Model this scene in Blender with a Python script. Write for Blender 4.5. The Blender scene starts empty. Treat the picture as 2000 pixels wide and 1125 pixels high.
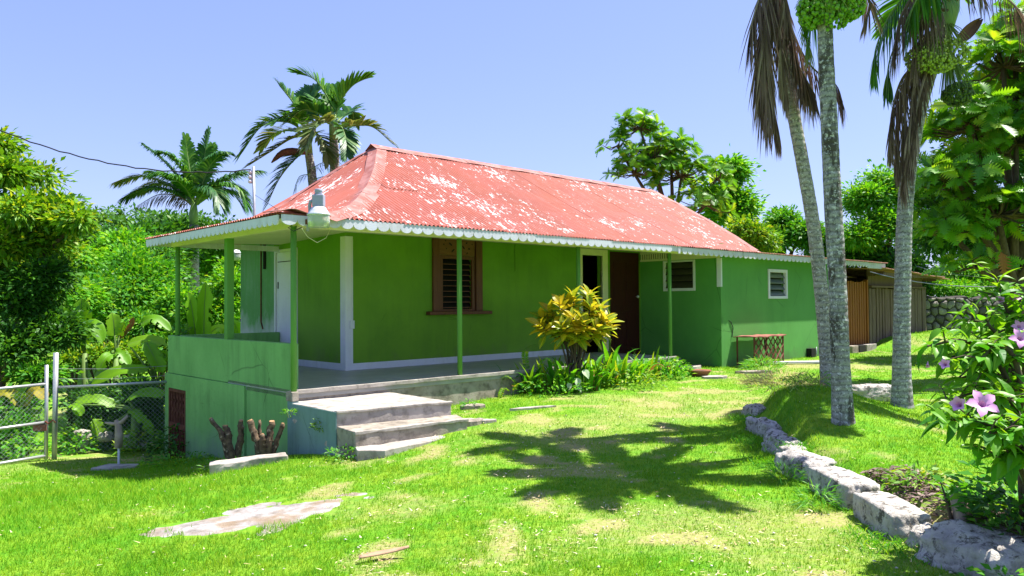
import bpy, math, random
import numpy as np
from mathutils import Vector, Matrix, noise as mnoise

random.seed(7)
np.random.seed(7)
SC = bpy.context.scene
COL = SC.collection

# ------------------------------------------------------------------ camera
CAM_H = 1.62
PITCH, ROLL, FPX = 1.21, -0.40, 1494.0
cam_data = bpy.data.cameras.new('camera')
cam = bpy.data.objects.new('camera', cam_data)
COL.objects.link(cam)
cam_data.sensor_width = 36.0
cam_data.lens = 36.0 * FPX / 2000.0
cam_data.clip_end = 2000
cam_data.clip_start = 0.05
CAM_R = Matrix.Rotation(math.radians(90 + PITCH), 4, 'X') @ Matrix.Rotation(math.radians(ROLL), 4, 'Z')
cam.matrix_world = Matrix.Translation((0, 0, CAM_H)) @ CAM_R
SC.camera = cam
SC.render.resolution_x, SC.render.resolution_y = 1024, 576

# ------------------------------------------------------------------ light
SUN_EL = math.radians(65)
SUN_DX, SUN_DY = 0.95, 0.316            # horizontal direction towards the sun
world = bpy.data.worlds.new('World')
SC.world = world
world.use_nodes = True
wn = world.node_tree.nodes
wl = world.node_tree.links
wn.clear()
w_out = wn.new('ShaderNodeOutputWorld')
w_bg = wn.new('ShaderNodeBackground')
w_sky = wn.new('ShaderNodeTexSky')
w_sky.sky_type = 'NISHITA'
w_sky.sun_disc = False
w_sky.sun_elevation = SUN_EL
w_sky.sun_rotation = math.atan2(SUN_DX, SUN_DY)
w_sky.altitude = 50
w_sky.air_density = 1.0
w_sky.dust_density = 0.6
w_sky.ozone_density = 2.0
w_mix = wn.new('ShaderNodeMix')
w_mix.data_type = 'RGBA'
w_mix.blend_type = 'MULTIPLY'
w_mix.inputs[0].default_value = 1.0
w_mix.inputs[7].default_value = (1.34, 1.42, 2.12, 1)
w_gam = wn.new('ShaderNodeGamma')          # flattens the zenith-to-horizon contrast, as in the pale photo sky
w_gam.inputs[1].default_value = 0.6
wl.new(w_sky.outputs[0], w_gam.inputs[0])
wl.new(w_gam.outputs[0], w_mix.inputs[6])
wl.new(w_mix.outputs[2], w_bg.inputs[0])
w_bg.inputs[1].default_value = 0.085
wl.new(w_bg.outputs[0], w_out.inputs[0])

sun_d = bpy.data.lights.new('sun', 'SUN')
sun_d.energy = 5.0
sun_d.angle = math.radians(0.5)
sun_d.color = (1.0, 0.95, 0.86)
sun = bpy.data.objects.new('sun', sun_d)
COL.objects.link(sun)
to_sun = Vector((math.cos(SUN_EL) * SUN_DX, math.cos(SUN_EL) * SUN_DY, math.sin(SUN_EL)))
sun.rotation_euler = to_sun.to_track_quat('Z', 'Y').to_euler()
sun.location = (10, 0, 30)

SC.view_settings.view_transform = 'Standard'
SC.view_settings.look = 'None'
SC.view_settings.exposure = 1.3
SC.view_settings.gamma = 1.0
SC.view_settings.use_curve_mapping = False
SC.cycles.max_bounces = 8
SC.cycles.diffuse_bounces = 4
SC.cycles.glossy_bounces = 3
SC.cycles.transparent_max_bounces = 8
SC.cycles.use_adaptive_sampling = True

# ------------------------------------------------------------------ measuring helpers
CM3 = np.array(CAM_R.to_3x3())
CPOS = np.array([0, 0, CAM_H])


def ray(px, py):
    return CM3 @ np.array([(px - 1000) / FPX, -(py - 562.5) / FPX, -1.0])


def at(px, py, Y):
    """world point seen at a photo position, Y metres ahead"""
    d = ray(px, py)
    return Vector(CPOS + d * (Y / d[1]))


ANG = math.radians(43.405)
UX = Vector((math.cos(ANG), math.sin(ANG), 0))
VX = Vector((-math.sin(ANG), math.cos(ANG), 0))
HO = Vector((-2.863, 10.08, 0))          # house origin: outer veranda corner


def HW(u, v, z):
    return HO + UX * u + VX * v + Vector((0, 0, z))


def to_local(x, y):
    dx, dy = x - HO.x, y - HO.y
    return dx * UX.x + dy * UX.y, dx * VX.x + dy * VX.y


def at_v(px, py, v):
    """house-local point on the plane v = const"""
    d = ray(px, py)
    n = np.array(VX)
    t = (n @ (np.array(HO) + n * v) - n @ CPOS) / (n @ d)
    p = CPOS + d * t
    u, vv = to_local(p[0], p[1])
    return Vector((u, vv, p[2]))


# ------------------------------------------------------------------ objects
def tag(o, label=None, cat=None, group=None, kind=None):
    if label: o['label'] = label
    if cat: o['category'] = cat
    if group: o['group'] = group
    if kind: o['kind'] = kind
    return o


def thing(name, label, cat, loc=(0, 0, 0), rotz=0.0, group=None):
    o = bpy.data.objects.new(name, None)
    o.empty_display_size = 0.2
    COL.objects.link(o)
    o.location = loc
    o.rotation_euler = (0, 0, rotz)
    return tag(o, label, cat, group)


def link(name, me, parent=None, matrix=None):
    o = bpy.data.objects.new(name, me)
    COL.objects.link(o)
    if parent: o.parent = parent
    if matrix is not None: o.matrix_local = matrix
    return o


class MB:
    def __init__(self):
        self.v, self.f, self.m = [], [], []

    def add(self, vs, fs, mi=0):
        b = len(self.v)
        self.v += [tuple(p) for p in vs]
        self.f += [tuple(b + i for i in f) for f in fs]
        self.m += [mi] * len(fs)

    def box(self, x0, x1, y0, y1, z0, z1, mi=0):
        vs = [(x, y, z) for z in (z0, z1) for y in (y0, y1) for x in (x0, x1)]
        self.add(vs, [(0, 2, 3, 1), (4, 5, 7, 6), (0, 1, 5, 4), (2, 6, 7, 3), (0, 4, 6, 2), (1, 3, 7, 5)], mi)
        return self

    def obox(self, c, ax, ay, az, mi=0):
        c, ax, ay, az = Vector(c), Vector(ax), Vector(ay), Vector(az)
        vs = [c + ax * i + ay * j + az * k for k in (-1, 1) for j in (-1, 1) for i in (-1, 1)]
        self.add(vs, [(0, 2, 3, 1), (4, 5, 7, 6), (0, 1, 5, 4), (2, 6, 7, 3), (0, 4, 6, 2), (1, 3, 7, 5)], mi)
        return self

    def bar(self, a, b, w, h, mi=0):
        a, b = Vector(a), Vector(b)
        d = (b - a)
        t = d.normalized()
        s = t.cross(Vector((0, 0, 1)))
        if s.length < 1e-3: s = Vector((1, 0, 0))
        s.normalize()
        n = s.cross(t)
        return self.obox((a + b) / 2, d / 2, s * w / 2, n * h / 2, mi)

    def tube(self, pts, radii, seg=8, mi=0, cap=True, wob=0.0):
        pts = [Vector(p) for p in pts]
        if not hasattr(radii, '__len__'): radii = [radii] * len(pts)
        vs, fs = [], []
        prev = None
        for i, p in enumerate(pts):
            t = (pts[min(i + 1, len(pts) - 1)] - pts[max(i - 1, 0)])
            if t.length < 1e-9: t = Vector((0, 0, 1))
            t.normalize()
            if prev is None:
                s = t.cross(Vector((0, 0, 1)))
                if s.length < 1e-2: s = t.cross(Vector((1, 0, 0)))
            else:
                s = prev - t * prev.dot(t)
            s.normalize()
            prev = s
            n = t.cross(s)
            for k in range(seg):
                a = 2 * math.pi * k / seg
                r = radii[i] * (1 + (random.uniform(-wob, wob) if wob else 0))
                vs.append(p + (s * math.cos(a) + n * math.sin(a)) * r)
        for i in range(len(pts) - 1):
            for k in range(seg):
                k2 = (k + 1) % seg
                fs.append((i * seg + k, i * seg + k2, (i + 1) * seg + k2, (i + 1) * seg + k))
        if cap:
            fs.append(tuple(range(seg - 1, -1, -1)))
            b = (len(pts) - 1) * seg
            fs.append(tuple(b + k for k in range(seg)))
        self.add(vs, fs, mi)
        return self

    def lathe(self, prof, seg=20, c=(0, 0, 0), mi=0):
        c = Vector(c)
        vs, fs = [], []
        for r, z in prof:
            for k in range(seg):
                a = 2 * math.pi * k / seg
                vs.append(c + Vector((r * math.cos(a), r * math.sin(a), z)))
        for i in range(len(prof) - 1):
            for k in range(seg):
                k2 = (k + 1) % seg
                fs.append((i * seg + k, i * seg + k2, (i + 1) * seg + k2, (i + 1) * seg + k))
        self.add(vs, fs, mi)
        return self

    def mesh(self, name, mats, smooth=False, origin=None):
        me = bpy.data.meshes.new(name)
        vs = self.v
        if origin is not None:
            ox, oy, oz = origin
            vs = [(a - ox, b - oy, c - oz) for a, b, c in vs]
        me.from_pydata(vs, [], self.f)
        if not isinstance(mats, (list, tuple)): mats = [mats]
        for m in mats: me.materials.append(m)
        if len(mats) > 1: me.polygons.foreach_set('material_index', self.m)
        if smooth: me.polygons.foreach_set('use_smooth', [True] * len(self.f))
        me.update()
        return me

    def build(self, name, mats, parent=None, smooth=False, origin=None, bevel=0.0, matrix=None):
        o = link(name, self.mesh(name, mats, smooth, origin), parent, matrix)
        if bevel:
            b = o.modifiers.new('bevel', 'BEVEL')
            b.width = bevel
            b.segments = 2
            b.limit_method = 'ANGLE'
        return o


def np_mesh(name, V, F, mats, smooth=False, attrs=None, mi=None):
    """V (n,3) float, F (m,k) int with one k"""
    V = np.asarray(V, np.float32)
    F = np.asarray(F, np.int32)
    me = bpy.data.meshes.new(name)
    m, k = F.shape
    me.vertices.add(len(V))
    me.vertices.foreach_set('co', V.ravel())
    me.loops.add(m * k)
    me.loops.foreach_set('vertex_index', F.ravel())
    me.polygons.add(m)
    me.polygons.foreach_set('loop_start', np.arange(0, m * k, k, dtype=np.int32))
    try:
        me.polygons.foreach_set('loop_total', np.full(m, k, np.int32))
    except Exception:
        pass
    if not isinstance(mats, (list, tuple)): mats = [mats]
    for mm in mats: me.materials.append(mm)
    if mi is not None: me.polygons.foreach_set('material_index', np.asarray(mi, np.int32))
    if smooth: me.polygons.foreach_set('use_smooth', np.ones(m, bool))
    me.update(calc_edges=True)
    for nm, arr in (attrs or {}).items():
        a = me.attributes.new(nm, 'FLOAT', 'POINT')
        a.data.foreach_set('value', np.asarray(arr, np.float32))
    me.validate()
    return me


# ------------------------------------------------------------------ materials
class NT:
    def __init__(self, name):
        self.mat = bpy.data.materials.new(name)
        self.mat.use_nodes = True
        self.t = self.mat.node_tree
        self.n, self.l = self.t.nodes, self.t.links
        self.n.clear()
        self.out = self.n.new('ShaderNodeOutputMaterial')
        self.p = self.n.new('ShaderNodeBsdfPrincipled')
        self.l.new(self.p.outputs[0], self.out.inputs[0])
        self.tc = self.n.new('ShaderNodeTexCoord')

    def setin(self, sock, val):
        if val is None: return
        if hasattr(val, 'is_output'):
            self.l.new(val, sock)
        else:
            if isinstance(val, (tuple, list)) and len(val) == 3 and sock.type == 'RGBA': val = (*val, 1)
            sock.default_value = val

    def coord(self, which='Object', scale=(1, 1, 1), loc=(0, 0, 0), rot=(0, 0, 0)):
        if which == 'Position':
            g = self.n.new('ShaderNodeNewGeometry')
            src = g.outputs['Position']
        else:
            src = self.tc.outputs[which]
        m = self.n.new('ShaderNodeMapping')
        self.l.new(src, m.inputs[0])
        m.inputs['Scale'].default_value = scale
        m.inputs['Location'].default_value = loc
        m.inputs['Rotation'].default_value = rot
        return m.outputs[0]

    def noise(self, vec, scale, detail=4, rough=0.55, dist=0.0):
        n = self.n.new('ShaderNodeTexNoise')
        self.l.new(vec, n.inputs['Vector'])
        n.inputs['Scale'].default_value = scale
        n.inputs['Detail'].default_value = detail
        n.inputs['Roughness'].default_value = rough
        n.inputs['Distortion'].default_value = dist
        return n.outputs['Fac']

    def voronoi(self, vec, scale, feature='F1', out='Distance', rnd=1.0):
        n = self.n.new('ShaderNodeTexVoronoi')
        n.feature = feature
        self.l.new(vec, n.inputs['Vector'])
        n.inputs['Scale'].default_value = scale
        n.inputs['Randomness'].default_value = rnd
        return n.outputs[out]

    def ramp(self, fac, stops):
        r = self.n.new('ShaderNodeValToRGB')
        e = r.color_ramp.elements
        while len(e) < len(stops): e.new(0.5)
        for i, (p, c) in enumerate(stops):
            e[i].position = p
            if not isinstance(c, (tuple, list)): c = (c, c, c)
            e[i].color = (*c[:3], 1)
        self.setin(r.inputs[0], fac)
        return r.outputs[0]

    def mix(self, fac, a, b, mode='MIX'):
        m = self.n.new('ShaderNodeMix')
        m.data_type = 'RGBA'
        m.blend_type = mode
        self.setin(m.inputs[0], fac)
        self.setin(m.inputs[6], a)
        self.setin(m.inputs[7], b)
        return m.outputs[2]

    def math(self, op, a, b=None, clamp=False):
        m = self.n.new('ShaderNodeMath')
        m.operation = op
        m.use_clamp = clamp
        self.setin(m.inputs[0], a)
        if b is not None: self.setin(m.inputs[1], b)
        return m.outputs[0]

    def attr(self, name):
        a = self.n.new('ShaderNodeAttribute')
        a.attribute_name = name
        return a.outputs['Fac']

    def sep(self, vec, i):
        s = self.n.new('ShaderNodeSeparateXYZ')
        self.l.new(vec, s.inputs[0])
        return s.outputs[i]

    def rnd(self):
        """a value per leaf or per object"""
        g = self.n.new('ShaderNodeNewGeometry')
        o = self.n.new('ShaderNodeObjectInfo')
        s = self.math('ADD', g.outputs['Random Per Island'], o.outputs['Random'])
        return self.math('FRACT', s)

    def bump(self, h, strength=0.3, dist=0.02):
        b = self.n.new('ShaderNodeBump')
        b.inputs['Strength'].default_value = strength
        b.inputs['Distance'].default_value = dist
        self.l.new(h, b.inputs['Height'])
        self.l.new(b.outputs[0], self.p.inputs['Normal'])
        return b.outputs[0]

    def done(self, color, rough=0.7, spec=0.3, metal=0.0):
        self.setin(self.p.inputs['Base Color'], color)
        self.setin(self.p.inputs['Roughness'], rough)
        self.p.inputs['Specular IOR Level'].default_value = spec
        self.p.inputs['Metallic'].default_value = metal
        return self.mat


def mottled(name, c1, c2, scale=6, rough=0.75, bump=0.2, bscale=60, stretch=(1, 1, 1), spec=0.25, metal=0.0, c3=None, c3scale=30, c3lo=0.6, detail=5, soft=0.06):
    m = NT(name)
    v = m.coord('Object', stretch)
    a = m.noise(v, scale, detail, 0.6)
    col = m.mix(m.ramp(a, [(0.32, 0), (0.68, 1)]), c1, c2)
    if c3 is not None:
        b = m.noise(v, c3scale, 4, 0.6)
        col = m.mix(m.ramp(b, [(c3lo, 0), (c3lo + soft, 1)]), col, c3)
    if bump: m.bump(m.noise(v, bscale, 4), bump, 0.01)
    return m.done(col, rough, spec, metal)


def leaf_mat(name, c1, c2, trans=0.35, rough=0.5, spec=0.28, c3=None, tr_col=None):
    m = NT(name)
    r = m.rnd()
    stops = [(0.0, c1), (0.75, c2)] if c3 is None else [(0.0, c1), (0.7, c2), (0.97, c3)]
    col = m.ramp(r, stops)
    vn = m.noise(m.coord('Position'), 0.7, 2)
    col = m.mix(m.ramp(vn, [(0.35, 0.0), (0.65, 0.35)]), col, c1)
    m.done(col, max(rough, .4), min(spec, .3))
    tr = m.n.new('ShaderNodeBsdfTranslucent')
    tc = m.mix(1.0, col, tr_col or (1.6, 1.35, 0.5), 'MULTIPLY')
    m.l.new(tc, tr.inputs[0])
    mx = m.n.new('ShaderNodeMixShader')
    mx.inputs[0].default_value = trans
    m.l.new(m.p.outputs[0], mx.inputs[1])
    m.l.new(tr.outputs[0], mx.inputs[2])
    m.l.new(mx.outputs[0], m.out.inputs[0])
    return m.mat


def painted(name, base, dirt, dirt_amt=0.5, streak=True, flake=None, base2=None, rough=0.75, low_wear=None, cracks=False):
    """wall paint with vertical streaks; low_wear=(z0,z1,colour): bare plaster showing through low down"""
    m = NT(name)
    v = m.coord('Object')
    big = m.noise(v, 1.3, 4, 0.6)
    col = m.mix(m.ramp(big, [(0.3, 0), (0.7, 1)]), base, base2 or tuple(c * 0.85 for c in base))
    if streak:
        s = m.noise(m.coord('Object', (4, 4, 0.45)), 1.4, 6, 0.68, 0.3)
        s2 = m.noise(v, 0.9, 3)
        k = m.math('MULTIPLY', m.ramp(s, [(0.44, 0), (0.80, 1)]), m.ramp(s2, [(0.35, 0), (0.6, dirt_amt)]))
        col = m.mix(k, col, dirt)
    sm = m.noise(v, 14, 5, 0.65)
    col = m.mix(m.ramp(sm, [(0.55, 0), (0.8, dirt_amt * 0.5)]), col, dirt)
    if low_wear:
        z0, z1, wc = low_wear
        z = m.sep(v, 2)
        zz = m.math('ADD', z, m.math('MULTIPLY', m.math('SUBTRACT', m.noise(m.coord('Object', (1, 1, 0.6)), 2.2, 5, 0.65), 0.5), 1.4))
        mr = m.n.new('ShaderNodeMapRange')
        m.l.new(zz, mr.inputs[0])
        mr.inputs[1].default_value = z1
        mr.inputs[2].default_value = z0
        col = m.mix(mr.outputs[0], col, wc)
    if flake is not None:
        fl = m.noise(v, 9, 6, 0.7)
        col = m.mix(m.ramp(fl, [(0.68, 0), (0.72, 1)]), col, flake)
    if cracks:
        wv = m.mix(0.12, v, m.n.new('ShaderNodeTexNoise').outputs['Color'])
        ed = m.voronoi(wv, 0.9, 'DISTANCE_TO_EDGE')
        k = m.math('MULTIPLY', m.ramp(ed, [(0.0, 1), (0.006, 0)]), m.ramp(m.noise(v, 0.8, 2), [(0.52, 0), (0.60, 0.8)]))
        col = m.mix(k, col, tuple(c * 0.3 for c in dirt))
        fade = m.noise(m.coord('Object', (1, 1, 1), (7, 3, 1)), 0.55, 3, 0.5)
        col = m.mix(m.ramp(fade, [(0.45, 0), (0.70, 0.28)]), col, tuple(min(1, c * 1.35 + 0.03) for c in base))
    m.bump(m.noise(v, 45, 5, 0.6), 0.12, 0.01)
    return m.done(col, rough, 0.25)


MT = {}
MT['green_wall'] = painted('green_wall_paint', (0.150, 0.315, 0.022), (0.07, 0.17, 0.02), 0.6, base2=(0.112, 0.255, 0.020), low_wear=(0.45, 0.75, (0.13, 0.20, 0.05)), cracks=True)
MT['green_wing'] = painted('green_wing_paint', (0.105, 0.32, 0.070), (0.06, 0.20, 0.05), 0.45, flake=None, base2=(0.088, 0.28, 0.06), low_wear=(0.05, 0.45, (0.09, 0.15, 0.06)), cracks=True)
MT['green_side'] = painted('green_side_paint', (0.11, 0.30, 0.09), (0.22, 0.36, 0.25), 0.8, flake=None, low_wear=(1.05, 1.5, (0.42, 0.46, 0.46)))
MT['green_parapet'] = painted('green_parapet_paint', (0.205, 0.44, 0.135), (0.07, 0.16, 0.05), 0.9, base2=(0.15, 0.35, 0.10), low_wear=(-1.0, -0.25, (0.17, 0.25, 0.17)), flake=(0.24, 0.36, 0.26), cracks=True)
MT['green_pole'] = painted('green_pole_paint', (0.12, 0.31, 0.06), (0.06, 0.18, 0.04), 0.4)
MT['plaster_blue'] = painted('blue_grey_plaster', (0.17, 0.27, 0.28), (0.06, 0.11, 0.10), 0.9, flake=(0.28, 0.34, 0.34), base2=(0.14, 0.24, 0.22), cracks=True)
MT['white'] = painted('white_paint', (0.68, 0.69, 0.77), (0.40, 0.40, 0.36), 0.5, base2=(0.60, 0.61, 0.69))
MT['fascia'] = painted('fascia_paint', (0.66, 0.67, 0.79), (0.30, 0.29, 0.23), 0.7, flake=(0.25, 0.22, 0.17), base2=(0.56, 0.57, 0.67))
MT['cream'] = painted('cream_paint', (0.74, 0.70, 0.50), (0.45, 0.40, 0.22), 0.5, streak=False)
MT['brown'] = mottled('brown_wood', (0.15, 0.05, 0.022), (0.10, 0.033, 0.015), 5, 0.5, 0.2, 30, (8, 8, 0.6), 0.3)
MT['panel_brown'] = mottled('panel_brown_wood', (0.19, 0.075, 0.03), (0.14, 0.05, 0.02), 5, 0.55, 0.15, 30, (1, 1, 6), 0.3)
MT['maroon'] = mottled('maroon_gap_shade', (0.05, 0.008, 0.007), (0.035, 0.006, 0.005), 4, 0.55, 0.1, 30, (6, 6, 0.7), 0.3)
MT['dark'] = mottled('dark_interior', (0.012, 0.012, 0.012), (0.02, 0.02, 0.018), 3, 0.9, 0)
MT['slat_shaded'] = mottled('shaded_louvre', (0.006, 0.005, 0.004), (0.011, 0.009, 0.007), 8, 0.6, 0.1, spec=0.15)  # deep shade put into the slat faces; only their lit edges stay brown
MT['slat_olive'] = mottled('olive_louvre', (0.060, 0.058, 0.035), (0.045, 0.042, 0.026), 8, 0.5, 0.05, spec=0.3)
MT['slat_glass'] = mottled('grey_louvre', (0.10, 0.13, 0.11), (0.14, 0.17, 0.15), 8, 0.3, 0.05, spec=0.5)
MT['concrete'] = mottled('old_concrete', (0.38, 0.335, 0.28), (0.24, 0.205, 0.165), 3.5, 0.9, 0.4, 40, c3=(0.10, 0.085, 0.065), c3scale=8, c3lo=0.48, soft=0.28)
MT['concrete_light'] = mottled('worn_concrete', (0.44, 0.40, 0.36), (0.28, 0.25, 0.22), 4, 0.85, 0.3, 40, c3=(0.14, 0.125, 0.105), c3scale=9, c3lo=0.50, soft=0.30)
MT['floor'] = mottled('polished_floor', (0.36, 0.36, 0.35), (0.26, 0.26, 0.26), 3, 0.42, 0.1, 30, (1, 2.5, 1), 0.4)
MT['rust'] = mottled('rust', (0.16, 0.055, 0.035), (0.09, 0.03, 0.02), 9, 0.9, 0.3, 60)
MT['rust_red'] = mottled('rust_red', (0.22, 0.07, 0.05), (0.30, 0.13, 0.10), 9, 0.85, 0.3, 60)
MT['galv'] = mottled('galvanised_pipe', (0.50, 0.51, 0.52), (0.38, 0.39, 0.41), 8, 0.42, 0.1, 60, metal=0.55)
MT['wire'] = mottled('wire', (0.30, 0.32, 0.33), (0.2, 0.22, 0.22), 8, 0.5, 0, metal=0.4)
MT['cable'] = mottled('black_cable', (0.025, 0.025, 0.035), (0.03, 0.03, 0.04), 8, 0.6, 0)
MT['lamp_metal'] = mottled('lamp_aluminium', (0.60, 0.62, 0.66), (0.66, 0.68, 0.70), 5, 0.3, 0.03, metal=0.25)
MT['lamp_grey'] = mottled('lamp_grey_box', (0.33, 0.34, 0.46), (0.29, 0.30, 0.41), 5, 0.5, 0.03)
MT['old_wood'] = mottled('weathered_grey_wood', (0.215, 0.145, 0.115), (0.10, 0.066, 0.052), 4, 0.9, 0.4, 22, (9, 9, 0.5))
MT['gate_wood'] = mottled('brown_gate_wood', (0.34, 0.115, 0.022), (0.24, 0.075, 0.016), 4, 0.75, 0.25, 22, (9, 9, 0.5))
MT['limestone'] = None
MT['old_roof'] = mottled('old_rusty_sheet', (0.36, 0.20, 0.13), (0.22, 0.10, 0.06), 5, 0.85, 0.2, 40, c3=(0.5, 0.42, 0.36), c3scale=10, c3lo=0.62)
MT['terracotta'] = mottled('terracotta', (0.33, 0.13, 0.07), (0.25, 0.10, 0.055), 8, 0.85, 0.1)
MT['dead_frond'] = leaf_mat('dead_frond', (0.10, 0.065, 0.06), (0.23, 0.165, 0.15), 0.15, 0.8, 0.1, c3=(0.38, 0.30, 0.26), tr_col=(1.2, 1.0, 0.8))
MT['brown_leaf'] = leaf_mat('brown_leaf', (0.22, 0.10, 0.03), (0.34, 0.17, 0.05), 0.25, 0.7, 0.1, tr_col=(1.2, 1.0, 0.8))


def limestone():
    m = NT('limestone')
    v = m.coord('Object')
    a = m.noise(v, 3.0, 6, 0.65)
    col = m.ramp(a, [(0.25, (0.17, 0.155, 0.135)), (0.45, (0.44, 0.405, 0.365)), (0.7, (0.68, 0.645, 0.60))])
    b = m.noise(v, 10.5, 7, 0.75, 0.4)
    col = m.mix(m.ramp(b, [(0.51, 0), (0.60, 0.9)]), col, (0.06, 0.055, 0.045))
    c = m.noise(v, 2.0, 5)
    col = m.mix(m.ramp(c, [(0.62, 0), (0.7, 0.55)]), col, (0.13, 0.17, 0.06))
    h = m.math('ADD', m.noise(v, 9, 8, 0.7), m.math('MULTIPLY', m.noise(v, 40, 5, 0.6), 0.4))
    m.bump(h, 0.8, 0.05)
    return m.done(col, 0.95, 0.15)


MT['limestone'] = limestone()


def stone_wall_mat():
    m = NT('wall_stone')
    v = m.coord('Object')
    oi = m.n.new('ShaderNodeObjectInfo')
    base = m.ramp(oi.outputs['Random'], [(0, (0.08, 0.075, 0.065)), (0.5, (0.20, 0.185, 0.165)), (1, (0.36, 0.335, 0.30))])  # stone tones darkened to carry the tree shade on this wall
    a = m.noise(v, 9, 6, 0.65)
    col = m.mix(m.ramp(a, [(0.35, 0.7), (0.65, 0)]), base, (0.10, 0.095, 0.08))
    m.bump(m.noise(v, 25, 6, 0.65), 0.7, 0.03)
    return m.done(col, 0.95, 0.15)


MT['wall_stone'] = stone_wall_mat()
MT['mortar'] = mottled('mortar', (0.05, 0.045, 0.038), (0.03, 0.027, 0.022), 6, 0.95, 0.5, 30)


def roof_mat(name, along):
    """faded red paint flaking off corrugated sheet; along: axis (0 u, 1 v) the flakes are drawn out on"""
    m = NT(name)
    st = (1.5, 8.5, 1.5) if along == 0 else (8.5, 1.7, 1.7)
    v = m.coord('Object', st)
    vo = m.coord('Object')
    base = m.mix(m.ramp(m.noise(vo, 0.9, 4), [(0.35, 0), (0.65, 1)]), (0.325, 0.083, 0.047), (0.26, 0.068, 0.043))
    # fainter rubbed streaks
    s = m.noise(v, 1.7, 6, 0.7)
    base = m.mix(m.ramp(s, [(0.46, 0), (0.72, 0.45)]), base, (0.36, 0.17, 0.16))
    # one sheet differs from the next
    oi = m.n.new('ShaderNodeObjectInfo')
    base = m.mix(m.math('MULTIPLY', oi.outputs['Random'], 0.35), base, (0.40, 0.10, 0.09))
    # flaked white, in drifts
    cl = m.noise(vo, 0.95, 3, 0.5)
    fl = m.noise(v, 3.0, 6, 0.72)
    th = m.math('ADD', fl, m.math('MULTIPLY', m.math('SUBTRACT', cl, 0.5), 0.42))
    k = m.ramp(th, [(0.612, 0), (0.640, 1)])
    col = m.mix(k, base, (0.80, 0.73, 0.71))
    fl2 = m.noise(m.coord('Object', tuple(q * 2.3 for q in st), (5, 2, 1)), 2.2, 4, 0.7)
    th2 = m.math('ADD', fl2, m.math('MULTIPLY', m.math('SUBTRACT', cl, 0.5), 0.30))
    col = m.mix(m.ramp(th2, [(0.655, 0), (0.68, 0.9)]), col, (0.74, 0.62, 0.60))
    rs = m.noise(vo, 6, 6, 0.7)
    col = m.mix(m.ramp(rs, [(0.66, 0), (0.74, 0.5)]), col, (0.26, 0.07, 0.05))
    m.bump(m.noise(vo, 30, 5), 0.1, 0.01)
    return m.done(col, 0.62, 0.3)


MT['roof_v'] = roof_mat('red_sheet_front', 1)
MT['roof_u'] = roof_mat('red_sheet_side', 0)


def cap_mat():
    m = NT('faded_roof_cap')
    v = m.coord('Object')
    col = m.mix(m.ramp(m.noise(v, 3.2, 6, .7), [(0.40, 0), (0.60, 1)]), (0.27, 0.078, 0.058), (0.36, 0.16, 0.14))
    col = m.mix(m.ramp(m.noise(v, 4.5, 6, 0.7), [(0.60, 0), (0.66, 0.6)]), col, (0.55, 0.37, 0.35))
    m.bump(m.noise(v, 12, 4), 0.15, 0.02)
    return m.done(col, 0.65, 0.3)


MT['cap'] = cap_mat()

# ------------------------------------------------------------------ terrain
def ease(t):
    t = np.clip(t, 0, 1)
    return t * t * (3 - 2 * t)


def vnoise(x, y, scale, seed=0):
    x = np.asarray(x) / scale + 137.3
    y = np.asarray(y) / scale + 91.7
    xi, yi = np.floor(x).astype(np.int64), np.floor(y).astype(np.int64)
    fx, fy = x - xi, y - yi

    def h(a, b):
        n = (a * 374761393 + b * 668265263 + seed * 974711) & 0x7fffffff
        n = ((n ^ (n >> 13)) * 1274126177) & 0x7fffffff
        return ((n ^ (n >> 16)) & 0xffff) / 65535.0
    fx, fy = fx * fx * (3 - 2 * fx), fy * fy * (3 - 2 * fy)
    return (h(xi, yi) * (1 - fx) + h(xi + 1, yi) * fx) * (1 - fy) + (h(xi, yi + 1) * (1 - fx) + h(xi + 1, yi + 1) * fx) * fy


def fbm(x, y, scale, seed=0, octv=4):
    s, a, t = 0, 1.0, 0
    for k in range(octv):
        s = s + a * vnoise(x, y, scale / 2 ** k, seed + k * 17)
        t += a
        a *= 0.5
    return s / t


def hp(u, v, z):
    p = HW(u, v, z)
    return (p.x, p.y, z)


GP = [(0, 4.5, 0), (-3, 5, -.16), (3, 4.5, 0), (-.6, 8.2, -.01), hp(-.15, -1.4, -.14), hp(-.1, .2, -.36), hp(0, 1.7, -.62), hp(0, 3.6, -.88), hp(0, 4.64, -1.0),
      (-7.9, 13, -.95), (-9, 12, -.92), (-6, 8, -.45), (-8, 9, -.62), (-4, 6.5, -.2), (-6, 4, -.3), (1, 8, 0), (2, 10, .05),
      hp(3.7, -.1, .10), hp(2.6, -.3, .08), hp(1.6, -.6, .05), hp(10.25, -.2, .18), hp(15.2, -.2, .19), hp(18.5, -.2, .20), hp(6, -1, .12), (5, 12, .10), (8, 14, .12),
      (9, 8, .12), (6, 5, .10), (11, 20, .25), (12, 23.5, .5), (15, 23.5, .55), (20, 25, .65), (-20, 30, -1.8), (-15, 20, -1.7), (-9, 17, -1.35), (-5, 18, -1.2), (-40, 60, -1.5), (40, 60, 1.5),
      (0, 60, 0), (0, -5, 0), (-10, 0, -.4), (15, 0, .2), (0, 30, .2), hp(6, 4, .2), hp(14, 4, .2), (-60, 20, -2), (60, 20, 1)]
_P = np.array(GP, float)
_r = np.sqrt(((_P[:, None, :2] - _P[None, :, :2]) ** 2).sum(-1) + 0.6)
_n = len(_P)
_A = np.zeros((_n + 3, _n + 3))
_A[:_n, :_n] = _r + np.eye(_n) * 1e-4
_A[:_n, _n] = 1
_A[:_n, _n + 1:] = _P[:, :2]
_A[_n:, :_n] = _A[:_n, _n:].T
_w = np.linalg.solve(_A, np.concatenate([_P[:, 2], [0, 0, 0]]))

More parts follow.
